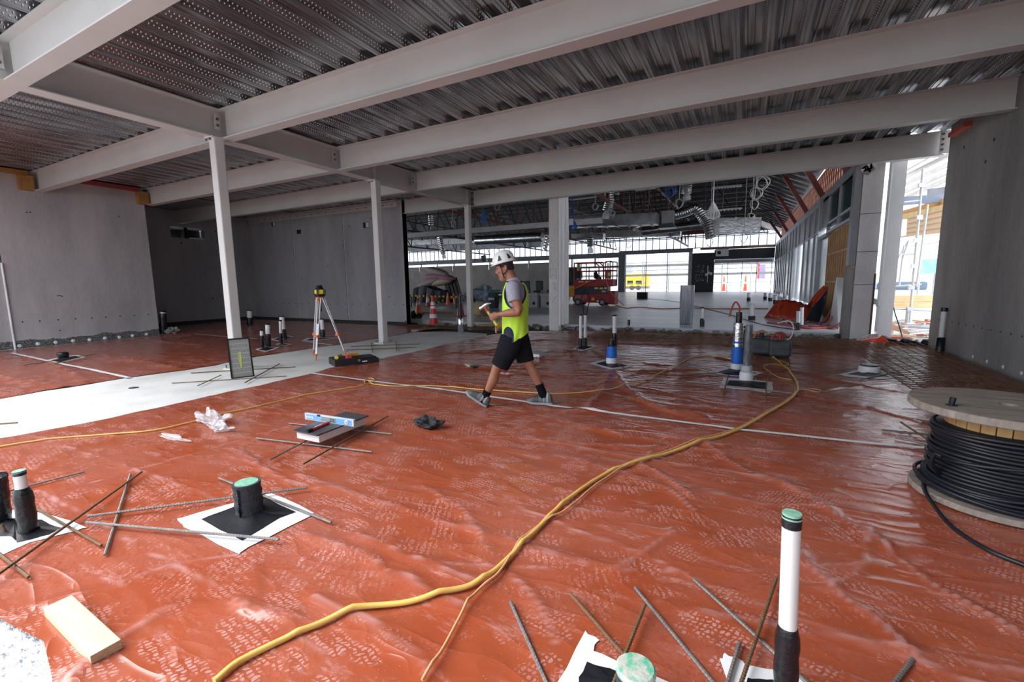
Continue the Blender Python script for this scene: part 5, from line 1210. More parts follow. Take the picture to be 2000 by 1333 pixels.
# head: tilted forward
hc = V(.0, 0, 1.635); ta = math.radians(14); fa = V(math.cos(ta), 0, -math.sin(ta)); ua = V(math.sin(ta), 0, math.cos(ta))
def H(a, b, c): return tuple(hc+fa*a+V(0, b, 0)+ua*c)
def hsec(c, z, ru, rf, ax=None): return (H(c, 0, z), ax or tuple(ua), ru, rf)
loft(B, [hsec(.045, -.155, .022, .028), hsec(.040, -.14, .042, .050), hsec(.022, -.11, .056, .072), hsec(.012, -.07, .064, .084), hsec(.006, -.03, .070, .094), hsec(.0, .02, .074, .098), hsec(-.003, .07, .073, .097), hsec(-.006, .11, .06, .082), hsec(-.006, .14, .03, .045)], 28)
def hball(a, b, c, ra, rb, rc): B.ball(W3(*H(a, b, c)), (ra, rb, rc), n=14, R=MR @ Matrix.Rotation(ta, 3, 'Y'))
# nose, brow, lips, chin, cheeks, ears
loft(B, [(H(.094, 0, .002), tuple(-ua), .009, .008), (H(.104, 0, -.025), tuple(-ua), .012, .012), (H(.113, 0, -.045), tuple(-ua), .017, .016), (H(.100, 0, -.060), tuple(-ua), .016, .010)], 12)
hball(.088, 0, .018, .016, .052, .012); hball(.089, 0, -.078, .014, .026, .008); hball(.087, 0, -.092, .014, .024, .008); hball(.080, 0, -.125, .022, .028, .022)
for s in (-1, 1):
    hball(.062, s*.040, -.04, .026, .024, .024)
    loft(B, [(H(-.018, s*.070, -.045), (0, s, 0), .014, .010, tuple(ua)), (H(-.022, s*.080, -.02), (0, s, 0), .030, .018, tuple(ua)), (H(-.026, s*.086, -.012), (0, s, 0), .028, .016, tuple(ua))], 12)
# arms
limb(B, [(-.12, .15, 1.40, .07), (-.13, .20, 1.375, .068), (-.155, .235, 1.30, .06), (-.185, .25, 1.22, .054), (-.205, .26, 1.16, .045), (-.200, .262, 1.135, .046), (-.15, .262, 1.13, .050), (-.09, .255, 1.125, .046), (-.03, .245, 1.115, .036), (.015, .235, 1.108, .028, .026), (.045, .23, 1.10, .030, .022)])
limb(B, [(-.12, -.15, 1.40, .07), (-.13, -.20, 1.37, .066), (-.17, -.235, 1.25, .055), (-.19, -.24, 1.12, .044), (-.16, -.22, 1.09, .046), (-.08, -.16, 1.04, .042), (-.0, -.09, 1.0, .03), (.035, -.05, .985, .03, .022)])
# left hand: palm + curled fingers round the hammer handle
loft(B, [((.02, .232, 1.104), (1, 0, -.2), .028, .024, (0, 0, 1)), ((.05, .236, 1.096), (1, 0, -.25), .038, .020, (0, 0, 1)), ((.085, .240, 1.085), (1, 0, -.3), .041, .017, (0, 0, 1)), ((.112, .240, 1.076), (1, 0, -.3), .038, .014, (0, 0, 1))], 14)
def finger(mb, pts, r): mb.tube([W3(*p) for p in spline(pts, 3)], [r*(1-.25*i/(len(spline(pts, 3))-1)) for i in range(len(spline(pts, 3)))], 8)
for i, (z, L_) in enumerate(((1.112, 1.), (1.09, 1.05), (1.068, 1.), (1.048, .85))):
    x0 = .108-.006*i
    finger(B, [(x0, .244, z), (x0+.026*L_, .232, z-.006), (x0+.030*L_, .207, z-.012), (x0+.008*L_, .196, z-.015), (x0-.010, .203, z-.016)], .0098)
finger(B, [(.045, .218, 1.115), (.07, .205, 1.125), (.095, .204, 1.122), (.112, .207, 1.112)], .0115)
# right hand hanging forward below, loosely curled
loft(B, [((.03, -.052, .986), (1, .3, -.3), .030, .022, (0, .2, 1)), ((.06, -.035, .975), (1, .4, -.3), .038, .018, (0, .2, 1)), ((.09, -.018, .962), (1, .4, -.4), .036, .014, (0, .2, 1))], 12)
for i in range(4):
    z = .985-.018*i; finger(B, [(.088, -.02+.002*i, z-.012), (.113, .0, z-.024), (.116, .02, z-.045), (.098, .03, z-.055)], .0092)
finger(B, [(.045, -.03, .995), (.07, -.008, .995), (.09, .008, .985)], .011)
# legs
limb(B, [(-.11, .07, .86, .055), (-.05, .092, .72, .07, .08), (.04, .10, .56, .064, .068), (.085, .10, .49, .056, .060), (.102, .10, .45, .052, .056), (.120, .10, .40, .050, .054), (.135, .10, .34, .052, .062), (.168, .10, .27, .047, .053), (.215, .10, .18, .036, .038), (.250, .10, .11, .034, .040)])
limb(B, [(-.11, -.07, .86, .055), (-.15, -.09, .72, .07, .08), (-.225, -.10, .56, .064, .068), (-.258, -.10, .50, .056, .060), (-.280, -.10, .45, .052, .054), (-.315, -.10, .39, .052, .062), (-.35, -.10, .31, .047, .054), (-.39, -.10, .22, .037, .040), (-.415, -.10, .14, .034, .04)])
body = sub(B, 'body', m_skin, worker)
body.data.polygons.foreach_set('use_smooth', [True]*len(body.data.polygons))
rm = body.modifiers.new('skin', 'REMESH'); rm.mode = 'VOXEL'; rm.voxel_size = .0055; rm.use_smooth_shade = True
sm = body.modifiers.new('relax', 'SMOOTH'); sm.factor = .5; sm.iterations = 4
def cloth(mb, name, m, vox=.009, it=4, par=None):
    o = sub(mb, name, m, par or worker)
    r = o.modifiers.new('weave', 'REMESH'); r.mode = 'VOXEL'; r.voxel_size = vox; r.use_smooth_shade = True
    s = o.modifiers.new('relax', 'SMOOTH'); s.factor = .5; s.iterations = it; return o
# tee shirt
m_tee = mat('grey_tee', (.30, .30, .37), .85, var=.12, vs=60, bump=.15, bs=14)
T = MB()
loft(T, [((-.11, 0, .90), up, .17, .125), ((-.12, 0, 1.05), up, .16, .12), ((-.125, 0, 1.2), up, .172, .125), ((-.13, 0, 1.32), up, .18, .13), ((-.125, 0, 1.40), up, .175, .115), ((-.11, 0, 1.45), up, .13, .092), ((-.092, 0, 1.485), (.2, 0, 1), .078, .078), ((-.085, 0, 1.502), (.25, 0, 1), .072, .072)], 28)
for s in (1, -1): limb(T, [(-.12, s*.12, 1.41, .08), (-.128, s*.185, 1.395, .086), (-.14, s*.225, 1.34, .080), (-.15, s*.245, 1.285, .074), (-.157, s*.252, 1.25, .072)])
cloth(T, 'tee_shirt', m_tee, .008)
# vest
m_vest = mat('lime_vest', (.52, .86, .05), .6, var=.06, vs=8, bump=.25, bs=9, emis=0); m_navy = mat('navy_panel', (.01, .014, .04), .8)
NT, NZ = 260, 150; vs = []; keep = []
def vring(z):
    k = [(.78, -.10, .185, .150), (.88, -.115, .180, .150), (1.0, -.11, .176, .148), (1.12, -.115, .184, .150), (1.25, -.12, .196, .150), (1.34, -.12, .196, .146), (1.41, -.12, .178, .126), (1.455, -.115, .135, .102), (1.485, -.10, .095, .09), (1.50, -.095, .085, .083)]
    for a, b in zip(k[:-1], k[1:]):
        if z <= b[0]:
            t_ = max(0, (z-a[0])/(b[0]-a[0])); return [a[i]+(b[i]-a[i])*t_ for i in range(4)]
    return k[-1]
for i in range(NZ+1):
    for j in range(NT):
        a = 2*math.pi*j/NT; ca, sa = math.cos(a), math.sin(a)
        fx = -.1+.15*ca; zh = .785+(.10*max(0, (-fx-.12)/.13) if fx < -.12 else 0)
        z = zh+(1.5-zh)*i/NZ; _, fc_, rl_, rf_ = vring(z)
        fold = 1+.022*math.sin(a*5+z*9)*max(0, (1.25-z)/.45)+.014*math.sin(a*11-z*14)*max(0, (1.3-z)/.5)
        pf, pl = fc_+rf_*fold*ca, rl_*fold*sa
        if z < .92 and fx < -.18: pf -= .02*(.92-z)/.13
        vs.append(W3(pf, pl, z)); keep.append((pf, pl, z))
fs = []; ms = []
for i in range(NZ):
    for j in range(NT):
        q_ = [i*NT+j, i*NT+(j+1) % NT, (i+1)*NT+(j+1) % NT, (i+1)*NT+j]; c = [sum(keep[k][d] for k in q_)/4 for d in range(3)]
        e1 = ((c[0]+.135)/.112)**2+((c[2]-1.335)/.155)**2
        if e1 < 1 and abs(c[1]) > .06: continue
        if c[2] > 1.47 : continue
        mi = 0
        if e1 < 1.22 and abs(c[1]) > .06: mi = 1
        if c[2] > 1.455: mi = 1
        e2 = ((c[0]+.062)/.068)
        if abs(c[1]) > .05 and abs(e2) < 1 and c[2] < .86+.105*math.sqrt(max(0, 1-e2*e2)): mi = 1
        fs.append(tuple(q_)); ms.append(mi)
vb = MB(); vb.v = [tuple(v) for v in vs]; vb.f = fs; vb.m = ms
o = sub(vb, 'safety_vest', [m_vest, m_navy], worker); o.data.polygons.foreach_set('use_smooth', [True]*len(fs))
sd_ = o.modifiers.new('thickness', 'SOLIDIFY'); sd_.thickness = .004
sub(MB().box(W3(.037, .10, 1.32), (.05, .004, .012), 0, MR @ Matrix.Rotation(-.6, 3, 'Z')), 'chest_logo', mat('logo_grey', (.12, .16, .1), .6), o)
sub(MB().box(W3(.022, .112, .82), (.016, .004, .012), 0, MR @ Matrix.Rotation(-.5, 3, 'Z')), 'hem_logo', m_navy, o)
# shorts
m_short = mat('black_shorts', (.009, .010, .014), .9, spec=.15, var=.3, bump=.5, bs=10)
T = MB()
loft(T, [((-.11, 0, .95), up, .165, .13), ((-.11, 0, .85), up, .175, .142), ((-.105, 0, .78), up, .165, .135), ((-.10, 0, .73), up, .12, .11)], 24)
limb(T, [(-.085, .085, .84, .10, .13), (-.06, .095, .74, .105, .135), (-.01, .105, .63, .10, .122), (.03, .108, .55, .095, .112), (.055, .11, .50, .094, .108)])
limb(T, [(-.12, -.085, .84, .10, .13), (-.145, -.095, .74, .105, .13), (-.18, -.105, .63, .10, .115), (-.205, -.108, .56, .092, .106), (-.212, -.108, .525, .092, .106)])
cloth(T, 'shorts', m_short, .009)
m_sock = mat('black_sock', (.006, .006, .009), .95, spec=.1)
for s, P_ in ((1, [(.203, .10, .205, .046, .050), (.225, .10, .165, .045, .048), (.252, .10, .115, .044, .05), (.275, .10, .07, .042, .055)]), (-1, [(-.372, -.10, .258, .047, .052), (-.39, -.10, .21, .045, .049), (-.413, -.10, .15, .044, .05), (-.43, -.10, .10, .042, .055)])):
    T = MB(); limb(T, P_, 18); sub(T, 'sock', m_sock, worker, smooth=True)
m_shoe = mat('grey_mesh_shoe', (.16, .19, .2), .75, col2=(.08, .09, .1), vs=20, bump=.3, bs=50); m_sole = mat('dusty_sole', (.27, .29, .3), .8, bump=.3, bs=40)
m_toe = mat('dark_shoe_patch', (.07, .08, .085), .8, bump=.3, bs=60); m_pale = mat('pale_shoe_stripe', (.36, .38, .38), .7)
def shoe(heel, pitch, side):
    ca, sa = math.cos(pitch), math.sin(pitch); hx, hl, hz = heel
    def L_(u, l, w): return (hx+u*ca-w*sa, hl+l, hz+u*sa+w*ca)
    secs = [(0, .022, .030, .065), (.015, .034, .055, .085), (.05, .040, .066, .10), (.10, .042, .066, .092), (.14, .043, .054, .075), (.18, .047, .042, .058), (.23, .049, .033, .046), (.27, .044, .026, .036), (.295, .030, .019, .03), (.305, .014, .010, .028)]
    mb = MB(); loft(mb, [(L_(u, side*(.006*math.sin(u*9)), w0+.012), (ca, 0, sa), wy, w0) for u, wy, w0, _ in secs], 22)
    sh = sub(mb, 'shoe', m_shoe, worker, smooth=True)
    for (a_, b_, nm, m_, g) in ((4.6, 6.2, 'toe_cap', m_toe, .0025), (0, 1.3, 'heel_patch', m_toe, .0025), (2.0, 2.35, 'side_stripe', m_pale, .003), (2.9, 3.15, 'side_stripe', m_pale, .003)):
        ss = []
        for q in np.linspace(a_, b_, 6):
            k = min(int(q), len(secs)-2); f = q-k; u, wy, w0 = [secs[k][i]+(secs[k+1][i]-secs[k][i])*f for i in range(3)]
            ss.append((L_(u, side*(.006*math.sin(u*9)), w0+.012), (ca, 0, sa), wy+g, w0+g))
        mb = MB(); loft(mb, ss, 22); sub(mb, nm, m_, sh, smooth=True)
    mb = MB(); vs = []; n = len(secs)
    for u, wy, w0, _ in secs:
        for l, w in ((-wy-.004, 0), (wy+.004, 0), (wy+.006, .028), (-wy-.006, .028)): vs.append(W3(*L_(u-.004+.004*(u > .2), l, w+(.012*(u-.22)/.08 if u > .22 else 0))))
    mb.add(vs, [(i*4+j, i*4+(j+1) % 4, (i+1)*4+(j+1) % 4, (i+1)*4+j) for i in range(n-1) for j in range(4)]+[(3, 2, 1, 0), tuple(range((n-1)*4, n*4))])
    sub(mb, 'sole', m_sole, sh, bevel=.006)
    mb = MB()
    for k in range(5): u = .105+.022*k; z_ = .138-.011*k-.02*(k > 3)*0; mb.tube([W3(*L_(u, -.032, z_-.022)), W3(*L_(u+.004, -.012, z_-.002)), W3(*L_(u+.004, .012, z_-.002)), W3(*L_(u, .032, z_-.022))], .004, 5)
    sub(mb, 'laces', m_black, sh)
shoe((.225, .10, .004), math.radians(33), 1); shoe((-.53, -.10, .012), math.radians(1), -1)
# hard hat, strap, hair
m_hat = mat('white_helmet', (.74, .75, .73), .35, var=.03)
hz0 = .055
def hs(z, ru, rf, c=0): return (H(c, 0, z), tuple(ua), ru, rf)
T = MB(); loft(T, [hs(.038, .118, .150, .004), hs(.046, .120, .152, .004), hs(.052, .108, .132, .0), hs(.085, .107, .130, -.002), hs(.12, .100, .120, -.006), hs(.15, .084, .102, -.01), hs(.175, .055, .07, -.012), hs(.187, .02, .03, -.012)], 40)
hat = sub(T, 'hard_hat', m_hat, worker, smooth=True)
def hp(ang, z):   # point on the helmet side
    for (a, b) in zip([(.052, .108, .132, 0), (.085, .107, .130, -.002), (.12, .100, .120, -.006), (.15, .084, .102, -.01), (.175, .055, .07, -.012)], [(.085, .107, .130, -.002), (.12, .100, .120, -.006), (.15, .084, .102, -.01), (.175, .055, .07, -.012), (.187, .02, .03, -.012)]):
        if z <= b[0]:
            k = (z-a[0])/(b[0]-a[0]); r = [a[i]+(b[i]-a[i])*k for i in range(4)]; break
    return W3(*H(r[3]+(r[2]+.002)*math.cos(ang), (r[1]+.002)*math.sin(ang), z))
for sgn in (1, -1):
    for pts in (((1.25, .066), (1.62, .070), (1.52, .112), (1.36, .135)), ((2.2, .066), (2.52, .075), (2.35, .118), (2.12, .135))):
        P_ = [hp(sgn*a, z) for a, z in pts]; P2 = [P_[0].lerp(P_[1], .5)] ; mb = MB()
        n = 6; vs = []
        for i in range(n+1):
            for j in range(n+1):
                u, v = i/n, j/n; a = (pts[0][0]*(1-u)+pts[1][0]*u)*(1-v)+(pts[3][0]*(1-u)+pts[2][0]*u)*v; z = (pts[0][1]*(1-u)+pts[1][1]*u)*(1-v)+(pts[3][1]*(1-u)+pts[2][1]*u)*v; vs.append(hp(sgn*a, z))
        mb.add(vs, [(i*(n+1)+j, (i+1)*(n+1)+j, (i+1)*(n+1)+j+1, i*(n+1)+j+1) for i in range(n) for j in range(n)])
        sub(mb, 'vent', mat('vent_dark', (.03, .032, .045), .5), hat, smooth=True)
sub(MB().tube([hp(a, .16+.02*math.sin(a)*0) for a in (0, 3.1415)], .003, 6), 'ridge', m_hat, hat)
m_hair = mat('black_hair', (.012, .010, .010), .7, bump=.5, bs=60)
T = MB(); loft(T, [hs(-.055, .050, .055, -.045), hs(-.03, .066, .072, -.030), hs(.0, .078, .092, -.014), hs(.03, .080, .100, -.004), hs(.055, .078, .098, -.002)], 28)
hr = sub(T, 'hair', m_hair, worker, smooth=True)
mb = MB()
for s in (1, -1):
    mb.tube([W3(*p) for p in spline([H(.055, s*.085, .05), H(.03, s*.082, -.01), H(.03, s*.072, -.07), H(.03, s*.052, -.12), H(.045, 0, -.148)], 5)], .005, 6)
    mb.tube([W3(*p) for p in spline([H(-.06, s*.075, .045), H(-.045, s*.078, -.02), H(-.01, s*.072, -.065), H(.03, s*.066, -.09)], 5)], .005, 6)
sub(mb, 'chin_strap', m_black, hat)
for s in (1, -1):
    sub(MB().ball(W3(*H(.080, s*.034, -.006)), (.010, .013, .007), n=10, R=MR), 'eye', mat('eye_dark', (.03, .02, .018), .2), worker)
    sub(MB().tube([W3(*p) for p in (H(.096, s*.016, .024), H(.096, s*.034, .028), H(.084, s*.052, .022))], [.004, .005, .003], 6), 'eyebrow', m_hair, worker)
# hammer held in the left hand
ha, hb = V(.052, .222, .985), V(.186, .222, 1.185); t = thing('hammer', 'hammer with lime green grip and silver claw head held by the worker', 'hammer', tuple(W3(*ha)))
sub(MB().tube([W3(*ha), W3(*ha.lerp(hb, .3)), W3(*ha.lerp(hb, .72)), W3(*hb)], [.017, .014, .015, .012], 10), 'grip', mat('lime_grip', (.42, .55, .06), .45), t, smooth=True)
dh = (hb-ha).normalized(); ph = V(-dh.z, 0, dh.x)
sub(MB().tube([W3(*hb.lerp(ha, .22)), W3(*hb.lerp(ha, .02))], [.017, .016], 8), 'red_collar', mat('hammer_red', (.45, .03, .04), .4), t)
hh_ = hb+dh*.018
sub(MB().tube([W3(*(hh_-ph*.055)), W3(*(hh_-ph*.03)), W3(*(hh_-ph*.028)), W3(*(hh_+ph*.02)), W3(*(hh_+ph*.05+dh*-.0)), W3(*(hh_+ph*.085-dh*.02))], [.023, .023, .018, .022, .016, .006], 10), 'steel_head', m_galv, t, smooth=True)
# ---------------------------------------------------------------- scissor lift
m_lift = mat('lift_red', (.42, .015, .02), .45, col2=(.25, .01, .012), vs=5); m_nav = mat('lift_navy', (.012, .02, .035), .4); m_tyre = mat('tyre', (.05, .05, .05), .8); m_rim = mat('rim_grey', (.4, .4, .4), .5)
A0 = gp(1119, 597, .11); A1 = gp(1199, 598, .11); lu = (A1-A0); LL = lu.length; lu.normalize(); lw = V(-lu.y, lu.x, 0)
if lw.y < 0: lw = -lw
LR = Matrix((lu, lw, V(0, 0, 1))).transposed()
def lp(s, w_, z): return A0+lu*s+lw*w_+V(0, 0, z)
t = thing('scissor_lift', 'red scissor lift with guard rails parked on the interior slab right of the white pillar', 'scissor lift', tuple(A0))
def lbox(s, w_, z, a, b, c): return MB().box(lp(s, w_, z), (a, b, c), 0, LR)
ch = sub(lbox(LL*.46, .45, .42, LL*.88, .9, .5), 'chassis', m_lift, t, bevel=.03)
sub(lbox(LL*.93, .45, .45, LL*.16, .8, .75), 'ladder_box', m_lift, t, bevel=.03)
sub(lbox(LL*.2, -.005, .42, LL*.3, .02, .36), 'dust_patch', mat('red_dusty', (.45, .25, .26), .8, col2=(.3, .03, .03), vs=3, thr=(.35, .7)), ch)
for s in (.13, .72):
    w_ = sub(MB().cyl(lp(LL*s, -.04, .2), lp(LL*s, .12, .2), .2, n=20), 'wheel', m_tyre, t, smooth=True); sub(MB().cyl(lp(LL*s, -.05, .2), lp(LL*s, -.03, .2), .11, n=16), 'hub', m_rim, w_)
    sub(MB().cyl(lp(LL*s, .8, .2), lp(LL*s, .96, .2), .2, n=20), 'wheel', m_tyre, t, smooth=True)
sub(lbox(LL*.42, .45, .88, LL*.82, .6, .42), 'scissor_stack', m_nav, t)
for k, (s, z, w_, m) in enumerate(((.56, .98, .22, m_yel), (.68, .97, .2, m_yel), (.78, .98, .12, m_white), (.74, .80, .22, mat('pale_pink', (.7, .45, .5), .5)))): sub(lbox(LL*s, .14, z, w_, .02, .09), 'decal', m, t)
sub(lbox(LL*.5, -.01, .38, .17, .02, .16), 'warning_sticker', m_yel, t)
sub(lbox(LL*.62, -.01, .26, .12, .02, .1), 'white_sticker', m_white, t)
pf = sub(lbox(LL*.48, .45, 1.28, LL*.94, .9, .40), 'platform', m_lift, t, bevel=.02)
for s, w_ in ((.2, .3), (.36, .28)): sub(lbox(LL*s, -.01, 1.36, w_, .02, .09), 'lettering_strip', mat('faded_white', (.6, .4, .42), .5), pf)
zt_ = 2.42
for w_ in (0, .9):
    for a, b in (((.03, w_, zt_), (.72, w_, zt_)), ((.03, w_, 1.95), (.97, w_, 1.95)), ((.03, w_, zt_), (.03, w_, 1.45)), ((.2, w_, zt_), (.2, w_, 1.45)), ((.74, w_, zt_), (.74, w_, 1.45)), ((.54, w_, zt_), (.64, w_, 2.2)), ((.64, w_, 2.2), (.64, w_, 1.5)), ((.79, w_, zt_+.03), (.94, w_, zt_+.03)), ((.79, w_, zt_+.03), (.79, w_, 1.3)), ((.96, w_, zt_), (.96, w_, 1.1))):
        sub(MB().tube([lp(LL*a[0], a[1], a[2]), lp(LL*b[0], b[1], b[2])], .03, 8), 'guard_rail', m_lift, t)
for s in (.03, .96): sub(MB().tube([lp(LL*s, 0, zt_), lp(LL*s, .9, zt_)], .03, 8).tube([lp(LL*s, 0, 1.95), lp(LL*s, .9, 1.95)], .03, 8), 'guard_rail', m_lift, t)
sub(lbox(LL*.12, .1, 2.2, .14, .05, .35), 'yellow_tag', mat('dull_tag', (.5, .45, .12), .6), t); sub(lbox(LL*.86, .05, 1.75, .3, .06, .5), 'control_panel', mat('panel_orange', (.45, .12, .02), .5), t); sub(lbox(LL*.88, .0, 1.75, .12, .04, .16), 'label', m_white, t)
sub(lbox(LL*.12, .3, 1.75, .28, .2, .4), 'bag', m_black, t)
sub(MB().tube([lp(LL*.48, .5, 1.9), lp(LL*.5, .5, 1.65), lp(LL*.62, .45, 1.5)], [.10, .16, .1], 8), 'tool_heap', m_black, t)
sub(MB().tube(spline([lp(LL*.82, -.06, 1.4), lp(LL*.93, -.1, .8), lp(LL*1.1, -.1, .35), lp(LL*1.25, -.15, .04)], 5), .022, 6), 'orange_lead', m_ocord, t); sub(MB().tube(spline([lp(LL*.65, -.05, 1.5), lp(LL*.4, -.1, 1.35), lp(LL*.15, -.1, 1.05), lp(-.2, -.1, .9)], 5), .03, 6), 'orange_lead', m_ocord, t)
# yellow machine left of it
b = gp(1112, 592, .11); t = thing('forklift', 'yellow machine partly hidden between the white pillar and the scissor lift', 'forklift', tuple(b))
sub(MB().box(b+V(0, .6, .75), (1.5, 1.2, .75)), 'yellow_body', mat('machine_yellow', (.72, .32, .02), .45), t, bevel=.05); sub(MB().box(b+V(-.1, .8, 1.7), (.9, .8, 1.2)), 'seat_frame', m_black, t)
for s in (-.5, .5): sub(MB().cyl(b+V(s, -.02, .28), b+V(s, .2, .28), .28, n=16), 'wheel', m_tyre, t)
# wheelie bin, boxes
b = gp(965, 602, .11); h = yp(965, 566, b.y).z; t = thing('wheelie_bin', 'dark green wheelie bin with blue lid behind the worker', 'bin', tuple(b))
sub(MB().lathe(b, [(.25, 0), (.34, (h-.11)*.86)], 4, R=Matrix.Rotation(.78, 3, 'Z')), 'bin_body', mat('bin_green', (.01, .03, .03), .4), t); sub(MB().box(b+V(0, 0, h-.16), (.62, .6, .09)), 'lid', mat('lid_blue', (.02, .16, .26), .4), t, bevel=.03)
mb = MB()
for k, w_ in enumerate((.05, .07, .05, .06, .05)): mb.box(b+V(-.14+.075*k, -.31, .5+.02*(k % 2)), (w_, .012, .12))
sub(mb, 'white_scrawl', m_white, t)
m_box = mat('pale_crate', (.42, .42, .43), .6)
for x0, x1, yt_, lab in ((1024, 1051, 573, 'pale lidded crate on the interior slab right behind the worker, left of two'), (1054, 1077, 574, 'pale crate beside the white pillar with a round hole')):
    a = gp(x0, 601, .11); w_ = (gp(x1, 601, .11)-a).length; h = yp(x0, yt_, a.y).z-.11; t = thing('storage_crate', lab, 'crate', tuple(a)); c = a+V(w_/2, .4, 0)
    sub(MB().box(c+V(0, 0, h*.4), (w_*.9, .7, h*.8)), 'crate_body', m_box, t, bevel=.02); sub(MB().box(c+V(0, 0, h*.9), (w_, .8, h*.2)), 'lid', m_box, t, bevel=.02)
    sub(MB().cyl(c+V(w_*.22, -.352, h*.3), c+V(w_*.22, -.358, h*.3), .09, n=14), 'hole', m_black, t)
a = gp(1000, 600, .11); t = thing('storage_crate', 'pale crate left of the vest of the worker', 'crate', tuple(a)); sub(MB().box(a+V(0, .4, .4), (1.1, .7, .8)), 'crate_body', m_box, t, bevel=.02)
a = gp(1055, 580, .11)
for k in range(4):
    t = thing('covered_chair', 'black covered chair standing against the far panels behind the pale crates, one of a row', 'chair', (a.x-2+1.4*k, a.y+1, .11), 'black chairs behind the crates')
    sub(MB().box(a+V(-2+1.4*k, 1.2, .85), (.8, .2, 1.3), 0, Matrix.Rotation(.08*(k-1), 3, 'Y')), 'backrest', m_black, t, bevel=.08)
    sub(MB().box(a+V(-2+1.4*k, .95, .5), (.8, .7, .16)), 'seat', m_black, t, bevel=.05)
    for dx in (-.35, .35):
        for dy in (-.3, .3): sub(MB().box(a+V(-2+1.4*k+dx, .95+dy, .25), (.05, .05, .5)), 'leg', m_bolt, t)
# tarp covered pile with pink bags, sheets, boards
a, b = gp(806, 591, .11), gp(880, 591, .11); h = yp(840, 558, a.y).z
t = thing('tarp_pile', 'low pile under a black tarpaulin with bags on top, left far side', 'tarpaulin', tuple(a)); u = (b-a)
mb = MB(); n = 14; vs = []
for i in range(n+1):
    f = i/n; p = a+u*f; hh_ = (h-.11)*(.85+.15*math.sin(f*7))*(1 if f < .8 else (1-f)*4+.2)
    vs += [p+V(0, -.1-.08*math.sin(i*2.), 0), p+V(0, .15, hh_*.96), p+V(0, 1.2, hh_), p+V(0, 1.5, 0)]
mb.add(vs, [(i*4+k, (i+1)*4+k, (i+1)*4+k+1, i*4+k+1) for i in range(n) for k in range(3)]+[(0, 1, 2, 3), tuple(n*4+k for k in (3, 2, 1, 0))])
sub(mb, 'tarpaulin', mat('black_tarp', (.015, .018, .026), .35, bump=.6, bs=3), t)
mpk = mat('pink_bag', (.38, .17, .22), .6, bump=.5, bs=5); mgb = mat('grey_bag', (.35, .3, .31), .6)
for k, (f, z, m, lab) in enumerate(((.35, .0, mgb, 'grey insulation bag at the bottom of the bag heap, left'), (.62, .0, mat('cream_bag', (.5, .4, .3), .6), 'cream bag at the bottom of the bag heap, right'), (.5, .42, mpk, 'dark pink bag in the middle of the heap'), (.72, .35, mpk, 'pink bag on the right side of the heap'), (.55, .8, mgb, 'pale bag on top of the heap'))):
    p = a+u*f+V(0, .6, h-.11+z+.22)
    tag(MB().ball(p, (1.05, .5, .26), n=16, R=Matrix.Rotation(.12*(k-2), 3, 'Y')).build('insulation_bag', m, smooth=True, loc=tuple(p)), lab, 'bag')
for k in range(4):
    p = a+u*(.98+.09*k)+V(0, .2, 0)
    tag(MB().bar(p, p+V(-.9, .5, 1.75), .35, .04, up=(0, -1, 0)).build('leaning_board', mat('dark_board', (.05, .045, .045), .7)), 'dark board leaning against the tarp pile, one of a fanned row', 'board', 'dark boards leaning on the tarp pile')
a, b = gp(812, 587, .11), gp(1000, 587, .11)
for k in range(3):
    z = .05+.17*k; tag(MB().bar(a+V(1.5+.8*k, 3.0, z+.11), b+V(-.6*k, 2.6, z+.11), 1.0, .1).build('sheet_stack', mat('blue_grey_sheet', (.10, .15, .19), .5)), 'blue-grey stack of long sheets on the floor before the far panels, %s' % ['lowest layer', 'middle layer', 'top layer'][k], 'sheets')
lump('heap of white and blue plastic wrapping behind the thin column', 'plastic_heap', 'plastic heap', (940, 589), (1.1, .5, .9), mat('heap_white', (.45, .48, .55), .4, col2=(.1, .15, .25), vs=3), sd=21, amp=.7, zz=.11)
a = gp(1243, 584, .11); b = gp(1263, 584, .11); t = thing('toolbox', 'black ribbed box standing on the interior slab behind a cable', 'box', tuple(a)); w_ = (b-a).length
sub(MB().box((a+b)/2+V(0, .3, .26), (w_, .5, .5)), 'box_body', m_black, t, bevel=.03)
for k in range(5): sub(MB().box((a+b)/2+V(-w_*.35+w_*.17*k, .04, .28), (.05, .02, .3)), 'rib', m_foam, t)
# outside items beyond the far glazing
GY = 72.
def opx(x, y, Y=GY): return yp(x, y, Y)
a, b = opx(1217, 560), opx(1266, 534); t = thing('generator', 'yellow generator trailer seen through the far window wall', 'generator', (a.x, GY, .06))
sub(MB().b2((a.x, GY, a.z), (b.x, GY+2, b.z)), 'housing', mat('generator_yellow', (.85, .5, .03), .5), t, bevel=.06)
for f in (.28, .62): c = opx(1217+49*f, 552); sub(MB().box(c+V(0, -.03, 0), (.9, .05, .55)), 'vent_grille', m_black, t)
sub(MB().b2((a.x, GY+.2, .3), (b.x, GY+1.8, a.z)), 'undercarriage', m_frame, t)
for f in (.35, .6): c = opx(1217+49*f, 568); sub(MB().cyl((c.x, GY-.1, .42), (c.x, GY+.2, .42), .36, n=16), 'wheel', m_tyre, t)
for x, lab in ((1413, 'orange cone outside between scaffold posts, left of two'), (1455, 'orange cone outside near the side facade, right of two')):
    p = opx(x, 569, 64); cone(lab, (p.x, 64, .06), 2.0, ((.45, .6),), g='cones outside the far opening')
p0, p1 = opx(1478, 545), opx(1488, 514); t = thing('banner', 'tall red and purple banner outside the far opening', 'banner', (p0.x, GY, .06))
